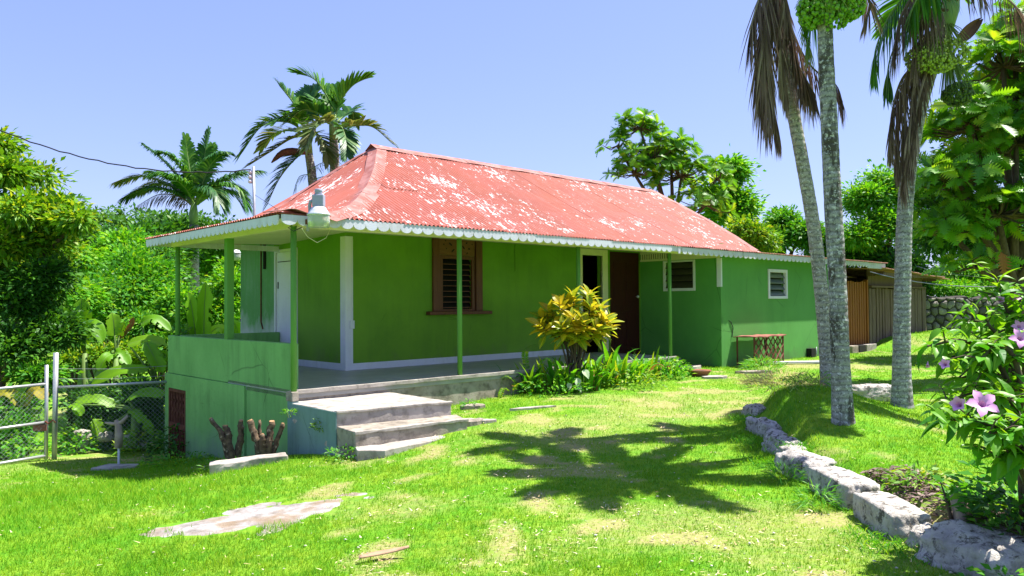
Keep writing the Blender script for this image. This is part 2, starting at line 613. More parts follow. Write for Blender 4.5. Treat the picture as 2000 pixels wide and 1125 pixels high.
# stones that hold up the raised bed, from the far end to the camera
BED = [(3.55, 11.2), (3.22, 10.4), (2.98, 9.3), (2.80, 8.1), (2.66, 7.3), (2.62, 6.7), (2.64, 6.1), (2.66, 5.4), (2.72, 4.7), (2.9, 4.1), (3.6, 3.0)]


def bed_dist(x, y):
    """signed distance to the stone line, positive on the bed's side (right)"""
    x, y = np.asarray(x, float), np.asarray(y, float)
    best = np.full(x.shape, 1e9)
    sgn = np.ones(x.shape)
    for (ax, ay), (bx, by) in zip(BED[:-1], BED[1:]):
        dx, dy = bx - ax, by - ay
        L2 = dx * dx + dy * dy
        t = np.clip(((x - ax) * dx + (y - ay) * dy) / L2, 0, 1)
        qx, qy = ax + t * dx, ay + t * dy
        d = np.hypot(x - qx, y - qy)
        s = np.sign(-((x - ax) * dy - (y - ay) * dx))
        m = d < best
        best = np.where(m, d, best)
        sgn = np.where(m, s, sgn)
    return best * sgn


def gz(x, y):
    x, y = np.asarray(x, float), np.asarray(y, float)
    sh = x.shape
    xf, yf = x.ravel(), y.ravel()
    rr = np.hypot(xf, yf)
    k = np.where(rr > 62, 62 / np.maximum(rr, 1e-6), 1)
    xc, yc = xf * k, yf * k
    z = np.empty_like(xf)
    for i in range(0, len(xf), 20000):
        a, b = xc[i:i + 20000], yc[i:i + 20000]
        r = np.sqrt((a[:, None] - _P[None, :, 0]) ** 2 + (b[:, None] - _P[None, :, 1]) ** 2 + 0.6)
        z[i:i + 20000] = r @ _w[:_n] + _w[_n] + a * _w[_n + 1] + b * _w[_n + 2]
    # raised bed
    near = (xf > 1.5) & (xf < 12) & (yf > 1) & (yf < 14)
    if near.any():
        xs, ys = xf[near], yf[near]
        d = bed_dist(xs, ys)
        up = 0.20 * ease((d - 0.06) / 0.30) * (1 - ease((d - 1.0) / 2.6))
        up *= ease((11.9 - ys) / 1.2)
        hump = 0.30 * np.exp(-(((xs - 3.75) / 0.75) ** 2 + ((ys - 9.5) / 1.25) ** 2))
        z[near] += up + hump
    z += 0.03 * (vnoise(xf, yf, 1.1, 3) - 0.5) + 0.012 * (vnoise(xf, yf, 0.35, 5) - 0.5)
    return z.reshape(sh)


def gz1(x, y):
    return float(gz(np.array([x]), np.array([y]))[0])


def dryness(x, y):
    """0 lush green .. 1 bare straw and soil"""
    n = fbm(x, y, 2.2, 11, 4)
    d = ease((n - 0.44) / 0.30) * 0.40 + 0.60 * ease((fbm(x, y, 0.40, 19, 4) - 0.58) / 0.11)
    for cx, cy, sx, sy, a in [(-1.9, 6.3, 1.25, .9, .22), (0.2, 6.4, .9, .5, .2), (-.9, 6.4, .8, .5, .2), (1.4, 5.6, 1.2, .6, .15), (.8, 8.8, 1.6, 1.2, .14), (2.2, 12, 1.6, 2.2, .16), (4.6, 15, 1.6, 1.3, .4), (-0.2, 9.3, .9, .7, .15),
                             (3.35, 10.6, .5, .6, .5), (6.8, 17.2, 1.6, .8, .4), (4.1, 6.0, .5, .5, .2), (5.2, 8.0, 1.5, 1, .12)]:
        d = d + a * np.exp(-(((x - cx) / sx) ** 2 + ((y - cy) / sy) ** 2))
    for cx, cy, sx, sy, a in [(-4.5, 7, 2.6, 2.6, .6), (-3.4, 4.6, 2.2, 1.2, .55), (-.9, 4.7, .7, .5, .2), (3.6, 8.6, .8, 1.2, .5)]:
        d = d - a * np.exp(-(((x - cx) / sx) ** 2 + ((y - cy) / sy) ** 2))
    return np.clip(d, 0, 1)


def axis(fine0, fine1, step, far):
    a = list(np.arange(fine0, fine1 + 1e-6, step))
    s, p = step, fine1
    while p < far:
        s *= 1.22
        p += s
        a.append(p)
    s, p = step, fine0
    while p > -far:
        s *= 1.22
        p -= s
        a.insert(0, p)
    return np.array(a)


def grass_col(m, shade=1.0):
    dry = m.attr('dry')
    v = m.coord('Position')
    n1 = m.noise(v, 1.3, 4, 0.6)
    n2 = m.noise(v, 9.0, 4, 0.6)
    g = m.mix(m.ramp(n1, [(0.35, 0), (0.65, 1)]), tuple(shade * c for c in (0.135, 0.345, 0.014)), tuple(shade * c for c in (0.25, 0.40, 0.030)))
    g = m.mix(m.ramp(n2, [(0.38, 0.7), (0.58, 0)]), g, tuple(shade * c for c in (0.085, 0.28, 0.018)))
    dd = m.math('ADD', dry, m.math('MULTIPLY', m.math('SUBTRACT', n2, 0.5), 0.45))
    return m, g, dd, n2


def lawn_mat():
    m, g, dd, n2 = grass_col(NT('lawn'), 0.8)
    v = m.coord('Position')
    straw = m.mix(m.ramp(m.noise(v, 26, 5, 0.65), [(0.35, 0), (0.65, 1)]), (0.20, 0.27, 0.045), (0.33, 0.27, 0.14))
    col = m.mix(m.ramp(dd, [(0.18, 0), (0.75, 1)]), g, straw)
    m.bump(m.noise(v, 40, 5, 0.7), 0.5, 0.03)
    return m.done(col, 0.95, 0.1)


MT['lawn'] = lawn_mat()


def blade_mat():
    m, g, dd, n2 = grass_col(NT('grass_blade'), 1.0)
    r = m.rnd()
    col = m.mix(m.ramp(r, [(0.0, 0.55), (0.5, 0)]), g, (0.10, 0.32, 0.012))
    col = m.mix(m.ramp(r, [(0.7, 0), (1.0, 0.55)]), col, (0.40, 0.50, 0.03))
    col = m.mix(m.ramp(dd, [(0.35, 0), (0.95, 0.75)]), col, (0.40, 0.43, 0.08))
    m.done(col, 0.7, 0.08)
    tr = m.n.new('ShaderNodeBsdfTranslucent')
    m.l.new(m.mix(1.0, col, (1.3, 1.2, 0.6), 'MULTIPLY'), tr.inputs[0])
    mx = m.n.new('ShaderNodeMixShader')
    mx.inputs[0].default_value = 0.4
    m.l.new(m.p.outputs[0], mx.inputs[1])
    m.l.new(tr.outputs[0], mx.inputs[2])
    m.l.new(mx.outputs[0], m.out.inputs[0])
    return m.mat


MT['blade'] = blade_mat()

gx = axis(-9, 11, 0.13, 900)
gy = axis(2.5, 18, 0.13, 900)
GX, GY = np.meshgrid(gx, gy)
GZ = gz(GX, GY)
nx, ny = len(gx), len(gy)
ii = np.arange(nx * ny).reshape(ny, nx)
GF = np.stack([ii[:-1, :-1], ii[:-1, 1:], ii[1:, 1:], ii[1:, :-1]], -1).reshape(-1, 4)
lawn = link('lawn', np_mesh('lawn', np.stack([GX, GY, GZ], -1).reshape(-1, 3), GF, MT['lawn'], True, {'dry': dryness(GX, GY).ravel()}))
tag(lawn, kind='structure')

# outline of the bare rock showing through the lawn
ROCK_C, ROCK_R = (-2.05, 6.3), (0.82, 0.80)


def rock_mask(x, y):
    dx, dy = (x - ROCK_C[0]) / ROCK_R[0], (y - ROCK_C[1]) / ROCK_R[1]
    return 0.92 - np.hypot(dx, dy) + 1.5 * (fbm(x, y, 0.42, 41, 5) - 0.5)


def blocked(x, y):
    u, v = to_local(x, y)
    b = (u > -0.05) & (u < 8.62) & (v > -0.03) & (v < 6.5)
    b |= (u > -0.05) & (u < 2.1) & (v > -0.05) & (v < 4.7)
    b |= (u > 10.22) & (u < 24) & (v > -0.12) & (v < 6.5)
    b |= (u > 8.5) & (u < 10.4) & (v > 0.9) & (v < 6.5)
    b |= (u > -0.12) & (u < 1.5) & (v > -1.55) & (v < 0)
    b |= (u > -0.22) & (u < 1.42) & (v > -1.92) & (v < 0)
    rm = rock_mask(x, y)
    b |= rm > 0.02 + 0.55 * vnoise(x, y, 0.07, 77) ** 1.5
    return b


def make_grass(n=420000):
    rng = np.random.default_rng(3)
    D = 3.9 * (30 / 3.9) ** rng.random(n)
    th = np.radians(rng.uniform(-41, 41, n))
    x, y = D * np.sin(th), D * np.cos(th)
    y = y + 0.3
    dry = dryness(x, y)
    ku, kv = to_local(x, y)
    keep = ~blocked(x, y)
    keep &= rng.random(n) > dry * 0.9
    bd = bed_dist(x, y)
    keep &= ~((bd > 0) & (bd < .8) & (y < 6.2))
    keep &= ~((x < -7.2) & (y > 13.2))
    x, y, dry, D = x[keep], y[keep], dry[keep], D[keep]
    n = len(x)
    z = gz(x, y)
    lush = np.clip(np.exp(-(((x + 4.6) / 2.6) ** 2 + ((y - 8.2) / 3.2) ** 2)), 0, 1) + 0.45 * np.exp(-(((x + 3.4) / 2.0) ** 2 + ((y - 4.6) / 1.0) ** 2))
    bd = bed_dist(x, y)
    lush = lush + 0.9 * np.exp(-((bd - 0.1) / 0.3) ** 2) * (y > 6.2) * (y < 12)
    tuft = ease((fbm(x, y, 0.45, 23, 3) - 0.5) / 0.3)
    h = (0.016 + 0.020 * rng.random(n) + 0.018 * tuft + 0.032 * lush * rng.random(n)) * (1 - 0.45 * dry) * (0.8 + D * 0.03)
    w = (0.0032 + 0.0028 * rng.random(n)) * (0.6 + D * 0.13)
    a = rng.uniform(0, 2 * np.pi, n)
    b = a + rng.normal(0, 0.6, n) + np.pi / 2
    lean = h * rng.uniform(0.2, 1.1, n)
    cx, cy = np.cos(a) * w / 2, np.sin(a) * w / 2
    p0 = np.stack([x - cx, y - cy, z - 0.004], -1)
    p1 = np.stack([x + cx, y + cy, z - 0.004], -1)
    p2 = np.stack([x + np.cos(b) * lean, y + np.sin(b) * lean, z + h], -1)
    V = np.stack([p0, p1, p2], 1).reshape(-1, 3)
    F = np.arange(3 * n).reshape(-1, 3)
    o = link('grass', np_mesh('grass', V, F, MT['blade'], False, {'dry': np.repeat(dry, 3)}))
    return tag(o, 'short bright green grass covering the lawn', 'grass', kind='stuff')


make_grass()


def make_rock_patch():
    s = 0.02
    xs = np.arange(ROCK_C[0] - 1.5, ROCK_C[0] + 1.5, s)
    ys = np.arange(ROCK_C[1] - 1.2, ROCK_C[1] + 1.2, s)
    X, Y = np.meshgrid(xs, ys)
    m = rock_mask(X, Y)
    Z = gz(X, Y) - 0.006 + 0.022 * np.clip(m, -0.5, 0.45) + 0.016 * (fbm(X, Y, 0.22, 51, 4) - 0.5)
    i = np.arange(X.size).reshape(X.shape)
    F = np.stack([i[:-1, :-1], i[:-1, 1:], i[1:, 1:], i[1:, :-1]], -1).reshape(-1, 4)
    keep = (m[:-1, :-1] > -0.25).ravel()
    F = F[keep]
    used, inv = np.unique(F, return_inverse=True)
    V = np.stack([X, Y, Z], -1).reshape(-1, 3)[used]
    mt = NT('bare_rock')
    v = mt.coord('Position')
    col = mt.ramp(mt.noise(v, 7, 6, 0.7), [(0.3, (0.16, 0.14, 0.12)), (0.5, (0.30, 0.275, 0.26)), (0.68, (0.46, 0.44, 0.43))])
    col = mt.mix(mt.ramp(mt.noise(v, 3.2, 5), [(0.46, 0), (0.60, 0.8)]), col, (0.22, 0.155, 0.09))
    mt.bump(mt.noise(v, 30, 6, 0.7), 0.7, 0.02)
    c = np.array([ROCK_C[0], ROCK_C[1], 0])
    o = link('rock_outcrop', np_mesh('rock_outcrop', V - c, inv.reshape(-1, 4), mt.done(col, 0.9, 0.2), True))
    o.location = c
    tag(o, 'flat pale bedrock patch showing through the lawn in the foreground', 'rock')


make_rock_patch()


def make_pebbles():
    rng = np.random.default_rng(9)
    mb_v, mb_f = [], []
    n = 4200
    D = 4.2 * (14 / 4.2) ** rng.random(n)
    th = np.radians(rng.uniform(-34, 36, n))
    x, y = D * np.sin(th), D * np.cos(th)
    d = dryness(x, y)
    ok = (~blocked(x, y)) & (rng.random(n) < 0.06 + d ** 1.5 * 1.2)
    x, y = x[ok], y[ok]
    z = gz(x, y)
    base = np.array([(1, 0, 0), (0, 1, 0), (-1, 0, 0), (0, -1, 0), (0, 0, .7), (0, 0, -.7)])
    fc = np.array([(0, 1, 4), (1, 2, 4), (2, 3, 4), (3, 0, 4), (1, 0, 5), (2, 1, 5), (3, 2, 5), (0, 3, 5)])
    for a, b, c in zip(x, y, z):
        s = 0.004 + 0.013 * rng.random() ** 4
        r = rng.uniform(0.6, 1.3, (6, 1)) * s
        ang = rng.uniform(0, 6.28)
        p = base * r
        q = np.stack([p[:, 0] * np.cos(ang) - p[:, 1] * np.sin(ang), p[:, 0] * np.sin(ang) + p[:, 1] * np.cos(ang), p[:, 2] * .7], -1)
        mb_f.append(fc + 6 * len(mb_v))
        mb_v.append(q + np.array([a, b, c + s * 0.45 + 0.006]))
    m = mottled('pale_pebble', (0.62, 0.58, 0.52), (0.42, 0.36, 0.29), 3, 0.9, 0)
    o = link('pebbles', np_mesh('pebbles', np.concatenate(mb_v), np.concatenate(mb_f), m))
    tag(o, 'pale pebbles scattered over the dry lawn', 'pebbles', kind='stuff')


make_pebbles()


def make_straw():
    rng = np.random.default_rng(15)
    n = 26000
    D = 4.0 * (20 / 4.0) ** rng.random(n)
    th = np.radians(rng.uniform(-38, 38, n))
    x, y = D * np.sin(th), D * np.cos(th)
    d = dryness(x, y)
    cl = ease((fbm(x, y, 0.3, 29, 3) - 0.45) / 0.25)
    ok = (~blocked(x, y)) & (rng.random(n) < (0.05 + 0.9 * d) * (0.25 + cl))
    x, y, D = x[ok], y[ok], D[ok]
    n = len(x)
    z = gz(x, y) + 0.012 + 0.022 * rng.random(n)
    a = rng.uniform(0, 2 * np.pi, n)
    L = rng.uniform(0.015, 0.05, n)
    w = rng.uniform(0.003, 0.008, n) * (0.6 + D * .08)
    dx, dy = np.cos(a), np.sin(a)
    p0 = np.stack([x - dy * w, y + dx * w, z], -1)
    p1 = np.stack([x + dy * w, y - dx * w, z], -1)
    p2 = np.stack([x + dx * L, y + dy * L, z + L * rng.uniform(-.1, .4, n)], -1)
    V = np.stack([p0, p1, p2], 1).reshape(-1, 3)
    m = NT('straw')
    m.done(m.ramp(m.rnd(), [(0, (0.30, 0.20, 0.09)), (0.5, (0.48, 0.40, 0.20)), (1, (0.62, 0.56, 0.40))]), .8, .1)
    tag(link('straw', np_mesh('straw', V, np.arange(3 * n).reshape(-1, 3), m.mat)), 'dry straw and dead clippings lying in the lawn', 'straw', kind='stuff')


make_straw()

# ------------------------------------------------------------------ house
house = thing('house', 'green painted cottage with a flaking red corrugated hip roof and corner veranda', 'house', HO, ANG)
FZ = 0.51


def hpart(mb, name, mats, bevel=0.0, smooth=False, parent=None, label=None):
    o = mb.build(name, mats, parent or house, smooth, None, bevel)
    if label: o['label'] = label
    return o


def wall_u(mb, u0, u1, v0, v1, z0, z1, ops=()):
    """wall running along u, openings (ua, ub, za, zb)"""
    c = u0
    for ua, ub, za, zb in sorted(ops):
        if ua > c: mb.box(c, ua, v0, v1, z0, z1)
        if za > z0: mb.box(ua, ub, v0, v1, z0, za)
        if zb < z1: mb.box(ua, ub, v0, v1, zb, z1)
        c = ub
    if c < u1: mb.box(c, u1, v0, v1, z0, z1)
    return mb


def wall_v(mb, u0, u1, v0, v1, z0, z1, ops=()):
    c = v0
    for va, vb, za, zb in sorted(ops):
        if va > c: mb.box(u0, u1, c, va, z0, z1)
        if za > z0: mb.box(u0, u1, va, vb, z0, za)
        if zb < z1: mb.box(u0, u1, va, vb, zb, z1)
        c = vb
    if c < v1: mb.box(u0, u1, c, v1, z0, z1)
    return mb


def roughen(o, amp=0.007, cell=0.07, fine=0.4):
    """cut a block into a grid and knock its faces and edges about"""
    import bmesh
    bm = bmesh.new()
    bm.from_mesh(o.data)
    for _ in range(5):
        long = [e for e in bm.edges if e.calc_length() > cell * 2]
        if not long or len(bm.verts) > 9000: break
        bmesh.ops.subdivide_edges(bm, edges=long, cuts=1, use_grid_fill=True)
    bmesh.ops.triangulate(bm, faces=[f for f in bm.faces if len(f.verts) > 4])
    bm.normal_update()
    for v in bm.verts:
        p = v.co
        n = mnoise.noise_vector(p * 5.0) * amp + mnoise.noise_vector(p * 19.0) * amp * fine
        chip = max(0.0, mnoise.noise(p * 3.3 + Vector((9, 2, 4))) - 0.30) * amp * 5
        edge = 1.0 if len(set(tuple(round(c, 1) for c in f.normal) for f in v.link_faces)) > 1 else 0.0
        v.co = p + n - v.normal * chip * edge
    bm.to_mesh(o.data)
    bm.free()
    return o


# --- floors and base
hpart(MB().box(0, 8.62, 0, 2.112, 0.395, FZ).box(0.122, 2.043, 2.112, 4.52, 0.395, FZ), 'floor_slab', MT['floor'], 0.006)
roughen(hpart(MB().box(-0.0, 8.62, -0.035, 0.0, 0.455, FZ + 0.003), 'floor_edge', MT['concrete_light'], 0.006), 0.006, .06)
roughen(hpart(MB().box(0.0, 8.60, 0.012, 0.2, -0.6, 0.395), 'foundation_wall', MT['concrete']), 0.008, .09)
hpart(MB().box(-0.10, -0.002, -0.11, 0.06, 0.375, 0.50), 'post_plinth', MT['concrete'], 0.01)
hpart(MB().box(-0.095, -0.002, -0.105, 0.02, -0.7, 0.374), 'foundation_wall', MT['plaster_blue'])
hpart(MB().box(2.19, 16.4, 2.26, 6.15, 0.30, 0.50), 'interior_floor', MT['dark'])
hpart(MB().box(8.64, 10.24, 0.95, 2.10, -0.1, 0.34), 'side_step', MT['concrete_light'], 0.01)
# --- walls
WT = 2.95
hpart(wall_u(MB(), 2.043, 10.25, 2.112, 2.25, 0.30, WT, [(4.10, 4.87, 1.51, 2.51), (8.10, 8.80, 0.30, 2.72), (9.09, 10.22, 0.30, 2.84)]), 'wall', MT['green_wall'])
hpart(wall_v(MB(), 2.043, 2.18, 2.25, 4.76, -1.2, WT, [(3.80, 4.73, FZ, 2.71)]), 'wall', MT['green_wall'])
hpart(MB().box(2.043, 2.18, 4.76, 6.28, -1.2, WT), 'wall', MT['green_side'], label='stained green side wall with bare plaster low down')
hpart(MB().box(2.18, 16.6, 6.15, 6.28, -0.8, WT), 'wall', MT['green_wing'])
hpart(wall_v(MB(), 10.248, 10.38, -0.106, 2.112, -0.2, WT, [(0.60, 1.38, 1.96, 2.58)]), 'wall', MT['green_wing'])
hpart(wall_u(MB(), 10.38, 16.6, -0.106, 0.03, -0.2, 2.76, [(12.43, 13.25, 1.77, 2.36)]), 'wall', MT['green_wing'])
hpart(MB().box(16.47, 16.6, 0.03, 6.15, -0.2, 2.76), 'wall', MT['green_wing'])
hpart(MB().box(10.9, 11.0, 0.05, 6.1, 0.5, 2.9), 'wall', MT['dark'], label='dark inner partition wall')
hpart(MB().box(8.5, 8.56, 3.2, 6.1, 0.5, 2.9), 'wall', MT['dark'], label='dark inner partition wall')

# --- parapet and basement
hpart(MB().box(0, 0.12, 0.126, 4.64, 0.462, 1.115).box(0, 0.12, 0.126, 1.47, -1.0, 0.462), 'parapet', MT['green_parapet'], 0.008)
hpart(wall_v(MB(), -0.028, 0.121, 1.476, 4.70, -1.5, 0.458, [(3.73, 4.52, -1.1, 0.215)]), 'basement_wall', MT['green_parapet'])
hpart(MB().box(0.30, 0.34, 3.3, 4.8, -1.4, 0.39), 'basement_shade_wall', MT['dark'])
hpart(MB().box(0.122, 2.04, 4.52, 4.64, 0.30, 1.112), 'parapet', MT['green_parapet'])
hpart(MB().box(0.122, 2.04, 4.55, 4.68, -1.5, 0.298), 'basement_wall', MT['green_parapet'])
gr = hpart(MB().box(-0.03, 0.03, 3.735, 3.785, -1.1, 0.21).box(-0.03, 0.03, 4.465, 4.515, -1.1, 0.21).box(-0.029, 0.029, 3.785, 4.465, 0.16, 0.209)
           .box(-0.029, 0.029, 3.785, 4.465, -0.46, -0.37).box(-0.029, 0.029, 3.785, 4.465, -1.05, -0.98), 'grille', MT['rust'])
for k in range(9):
    v = 3.835 + k * 0.0725
    b = MB().box(-0.012, 0.012, v - 0.011, v + 0.011, -0.98, 0.16)
    for z in (-0.05 + 0.06 * (k % 2), 0.06 - 0.05 * (k % 2), -0.2 + 0.05 * (k % 2), -0.65):
        b.box(-0.018, 0.018, v - 0.02, v + 0.02, z - 0.03, z + 0.03)
    b.build('bar', MT['rust'], gr)

# --- trim
cb = MB().box(2.02, 2.043, 2.112, 2.255, FZ, 2.80).box(2.02, 2.17, 2.088, 2.112, FZ, 2.80)
hpart(cb, 'corner_board', MT['white'], 0.004)
hpart(MB().box(2.17, 7.93, 2.094, 2.112, FZ, FZ + 0.115), 'baseboard', MT['white'], 0.004)
hpart(MB().box(2.025, 2.043, 2.255, 3.80, FZ, FZ + 0.115), 'baseboard', MT['white'], 0.004)
hpart(MB().tube([(2.155, 2.078, 2.75), (2.155, 2.078, 1.36)], 0.009, 6), 'conduit', MT['white'])
hpart(MB().box(2.105, 2.185, 2.06, 2.088, 1.22, 1.36), 'switch_box', MT['white'], 0.006)
hpart(MB().box(6.02, 6.05, 2.098, 2.112, 2.30, 2.85), 'conduit', MT['green_wall'])
hpart(MB().tube([(2.03, 5.30, 2.9), (2.03, 5.30, 1.3), (2.03, 5.22, 1.16)], 0.014, 6), 'conduit', MT['rust'])
hpart(MB().tube([(2.02, 5.12, 2.9), (2.02, 5.12, 2.35)], 0.03, 6), 'conduit', MT['dark'])
# --- side door
sd = hpart(MB().box(2.055, 2.10, 3.86, 4.67, FZ + 0.01, 2.65), 'door', MT['white'], 0.006)
MB().box(2.048, 2.056, 3.95, 4.62, 2.46, 2.475).build('rail_groove', MT['dark'], sd)
MB().tube([(2.05, 4.60, 1.95), (2.05, 4.60, 2.08)], 0.012, 6).build('hinge', MT['dark'], sd)
MB().tube([(2.03, 3.93, 1.48), (2.03, 3.93, 1.56)], 0.014, 6).build('handle', MT['dark'], sd)
hpart(MB().box(2.026, 2.12, 3.80, 3.86, FZ, 2.705).box(2.026, 2.12, 4.67, 4.73, FZ, 2.705).box(2.026, 2.12, 3.86, 4.67, 2.65, 2.705), 'door_frame', MT['white'], 0.004)
# --- brown window
V0 = 2.112
win = hpart(MB().box(3.88, 4.03, V0 - 0.05, V0, 1.495, 2.87).box(4.935, 5.10, V0 - 0.05, V0, 1.495, 2.87)
            .box(4.03, 4.12, V0 - 0.03, V0 + 0.02, 1.495, 2.56).box(4.845, 4.905, V0 - 0.03, V0 + 0.02, 1.495, 2.56)
            .box(4.12, 4.845, V0 - 0.03, V0 + 0.02, 2.49, 2.56).box(4.12, 4.845, V0 - 0.03, V0 + 0.02, 1.495, 1.535), 'window', MT['brown'], 0.005)
MB().box(4.905, 4.935, V0 - 0.012, V0, 1.495, 2.86).build('shadow_gap_strip', MT['maroon'], win)  # dark strip painted for the shadow gap beside the right casing
MB().box(3.74, 5.28, V0 - 0.13, V0, 1.43, 1.493).build('sill', MT['brown'], win, bevel=0.008)
tp = MB().box(4.032, 4.903, V0 - 0.035, V0, 2.565, 2.865).build('transom_panel', MT['panel_brown'], win)
for cu, cz, an, L, W in [(4.30, 2.77, -35, .05, .018), (4.36, 2.65, 40, .05, .018), (4.47, 2.78, 80, .03, .016), (4.62, 2.72, -50, .045, .017), (4.70, 2.81, 20, .025, .015), (4.76, 2.70, 0, .03, .016),
                         (4.71, 2.61, 60, .025, .014), (4.14, 2.76, 0, .018, .014), (4.18, 2.83, 0, .014, .014), (4.20, 2.68, 0, .014, .013), (4.84, 2.79, 0, .014, .013)]:
    vs, a = [], math.radians(an)
    for q in range(10):
        t = q * math.pi / 5
        x, y = L * math.cos(t), W * math.sin(t)
        vs.append((cu + x * math.cos(a) - y * math.sin(a), V0 - 0.0375, cz + x * math.sin(a) + y * math.cos(a)))
    m = MB()
    m.add(vs, [tuple(range(9, -1, -1))])
    m.build('hole_shade', MT['dark'], tp)  # flat dark ovals painted for the shade inside pierced holes
sl = None
for k in range(9):
    z = 1.565 + k * 0.1035
    m = MB()
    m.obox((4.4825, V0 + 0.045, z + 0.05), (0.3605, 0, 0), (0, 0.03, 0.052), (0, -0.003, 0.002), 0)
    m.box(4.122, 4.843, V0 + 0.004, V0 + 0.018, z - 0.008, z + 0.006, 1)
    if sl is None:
        sl, z00 = m.mesh('louvre_slat', [MT['slat_shaded'], MT['brown']]), z
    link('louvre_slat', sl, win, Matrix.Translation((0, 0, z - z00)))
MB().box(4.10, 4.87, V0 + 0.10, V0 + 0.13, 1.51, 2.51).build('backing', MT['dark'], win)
# --- doors on the front
df = hpart(MB().box(7.95, 8.10, V0 - 0.03, V0 + 0.06, FZ, 2.86).box(8.80, 8.985, V0 - 0.03, V0 + 0.06, FZ, 2.86).box(8.10, 8.80, V0 - 0.03, V0 + 0.06, 2.72, 2.86), 'door_frame', MT['cream'], 0.005)
d2 = hpart(MB().box(9.09, 10.22, V0 + 0.02, V0 + 0.07, 0.36, 2.84), 'door', MT['maroon'], 0.004, label='dark maroon front door in the corner by the wing')
MB().box(9.25, 9.58, V0 + 0.008, V0 + 0.021, 1.6, 2.6).box(9.72, 10.05, V0 + 0.008, V0 + 0.021, 1.6, 2.6).box(9.25, 9.58, V0 + 0.008, V0 + 0.021, 0.6, 1.4).box(9.72, 10.05, V0 + 0.008, V0 + 0.021, 0.6, 1.4).build('door_panel', MT['maroon'], d2, bevel=0.004)
MB().lathe([(0.001, -0.035), (0.028, -0.03), (0.036, -0.008), (0.028, 0.015), (0.012, 0.02), (0.012, 0.05)], 12).build('handle', MT['lamp_metal'], d2, True, matrix=Matrix.Translation((10.10, V0 - 0.03, 1.78)) @ Matrix.Rotation(-math.pi / 2, 4, 'X'))
# --- wing side window, frieze and boards
U0 = 10.248


def jalousie(name, mats_slat, box_fn, n, z0, z1, frame_mb, seg):
    w = hpart(frame_mb, name, MT['white'], 0.004)
    step = (z1 - z0) / n
    for k in range(n):
        m = MB()
        box_fn(m, z0 + (k + 0.5) * step, step)
        m.build('louvre_slat', mats_slat, w)
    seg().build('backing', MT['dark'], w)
    return w


jalousie('window', MT['slat_olive'], lambda m, z, s: m.obox((U0 + 0.05, 0.99, z), (0, 0.385, 0), (0.045, 0, s * 0.42), (0.003, 0, -0.003)), 4, 1.965, 2.575,
         MB().box(U0 - 0.022, U0 + 0.03, 0.55, 0.605, 1.90, 2.615).box(U0 - 0.022, U0 + 0.03, 1.375, 1.43, 1.90, 2.615).box(U0 - 0.022, U0 + 0.03, 0.605, 1.375, 1.90, 1.965).box(U0 - 0.022, U0 + 0.03, 0.605, 1.375, 2.575, 2.615),
         lambda: MB().box(U0 + 0.11, U0 + 0.125, 0.60, 1.38, 1.96, 2.58))
jalousie('window', MT['slat_glass'], lambda m, z, s: m.obox((12.84, -0.106 + 0.055, z), (0.405, 0, 0), (0, 0.045, s * 0.40), (0, 0.003, -0.003)), 4, 1.775, 2.355,
         MB().box(12.36, 12.435, -0.13, -0.05, 1.71, 2.43).box(13.245, 13.32, -0.13, -0.05, 1.71, 2.43).box(12.435, 13.245, -0.13, -0.05, 1.71, 1.775).box(12.435, 13.245, -0.13, -0.05, 2.355, 2.43),
         lambda: MB().box(12.43, 13.25, 0.005, 0.02, 1.77, 2.36))
fr = hpart(MB().box(U0 - 0.03, U0, -0.10, 1.26, 2.625, 2.86).box(U0 - 0.03, U0, 1.26, 2.09, 2.625, 2.675).box(U0 - 0.03, U0, 1.26, 2.09, 2.80, 2.86), 'vent_frieze', MT['cream'])
MB().box(U0 - 0.006, U0 - 0.002, 1.26, 2.09, 2.675, 2.80).build('backing', MT['dark'], fr)
for k in range(13):
    v = 1.275 + k * 0.0645
    MB().box(U0 - 0.032, U0 - 0.008, v - 0.014, v + 0.018, 2.675, 2.80).build('slat', MT['cream'], fr)
hpart(MB().box(U0 - 0.022, U0, -0.128, -0.015, 1.975, 2.62).box(U0, U0 + 0.03, -0.128, -0.106, 1.975, 2.62), 'corner_board', MT['white'], 0.004)

# --- posts and beams
for (u, v, z0) in [(-0.045, -0.055, 0.50), (2.83, 0.03, FZ), (5.64, 0.03, FZ), (8.49, 0.03, FZ)]:
    p = hpart(MB().tube([(u, v, z0), (u, v, 2.66)], 0.040, 14), 'post', MT['green_pole'], smooth=True)
hpart(MB().box(0.005, 0.115, 2.15, 2.265, 1.116, 2.66), 'post', MT['green_pole'], 0.006)
hpart(MB().tube([(0.06, 4.34, 1.116), (0.06, 4.34, 2.66)], 0.040, 12), 'post', MT['green_pole'], smooth=True)
hpart(MB().box(0.09, 10.20, -0.01, 0.08, 2.66, 2.755), 'beam', MT['cream'], 0.004)
hpart(MB().box(-0.01, 0.08, -0.10, 4.48, 2.655, 2.752), 'beam', MT['cream'], 0.004)
hpart(MB().box(10.40, 16.9, -0.20, -0.11, 2.665, 2.755), 'beam', MT['cream'], 0.004)


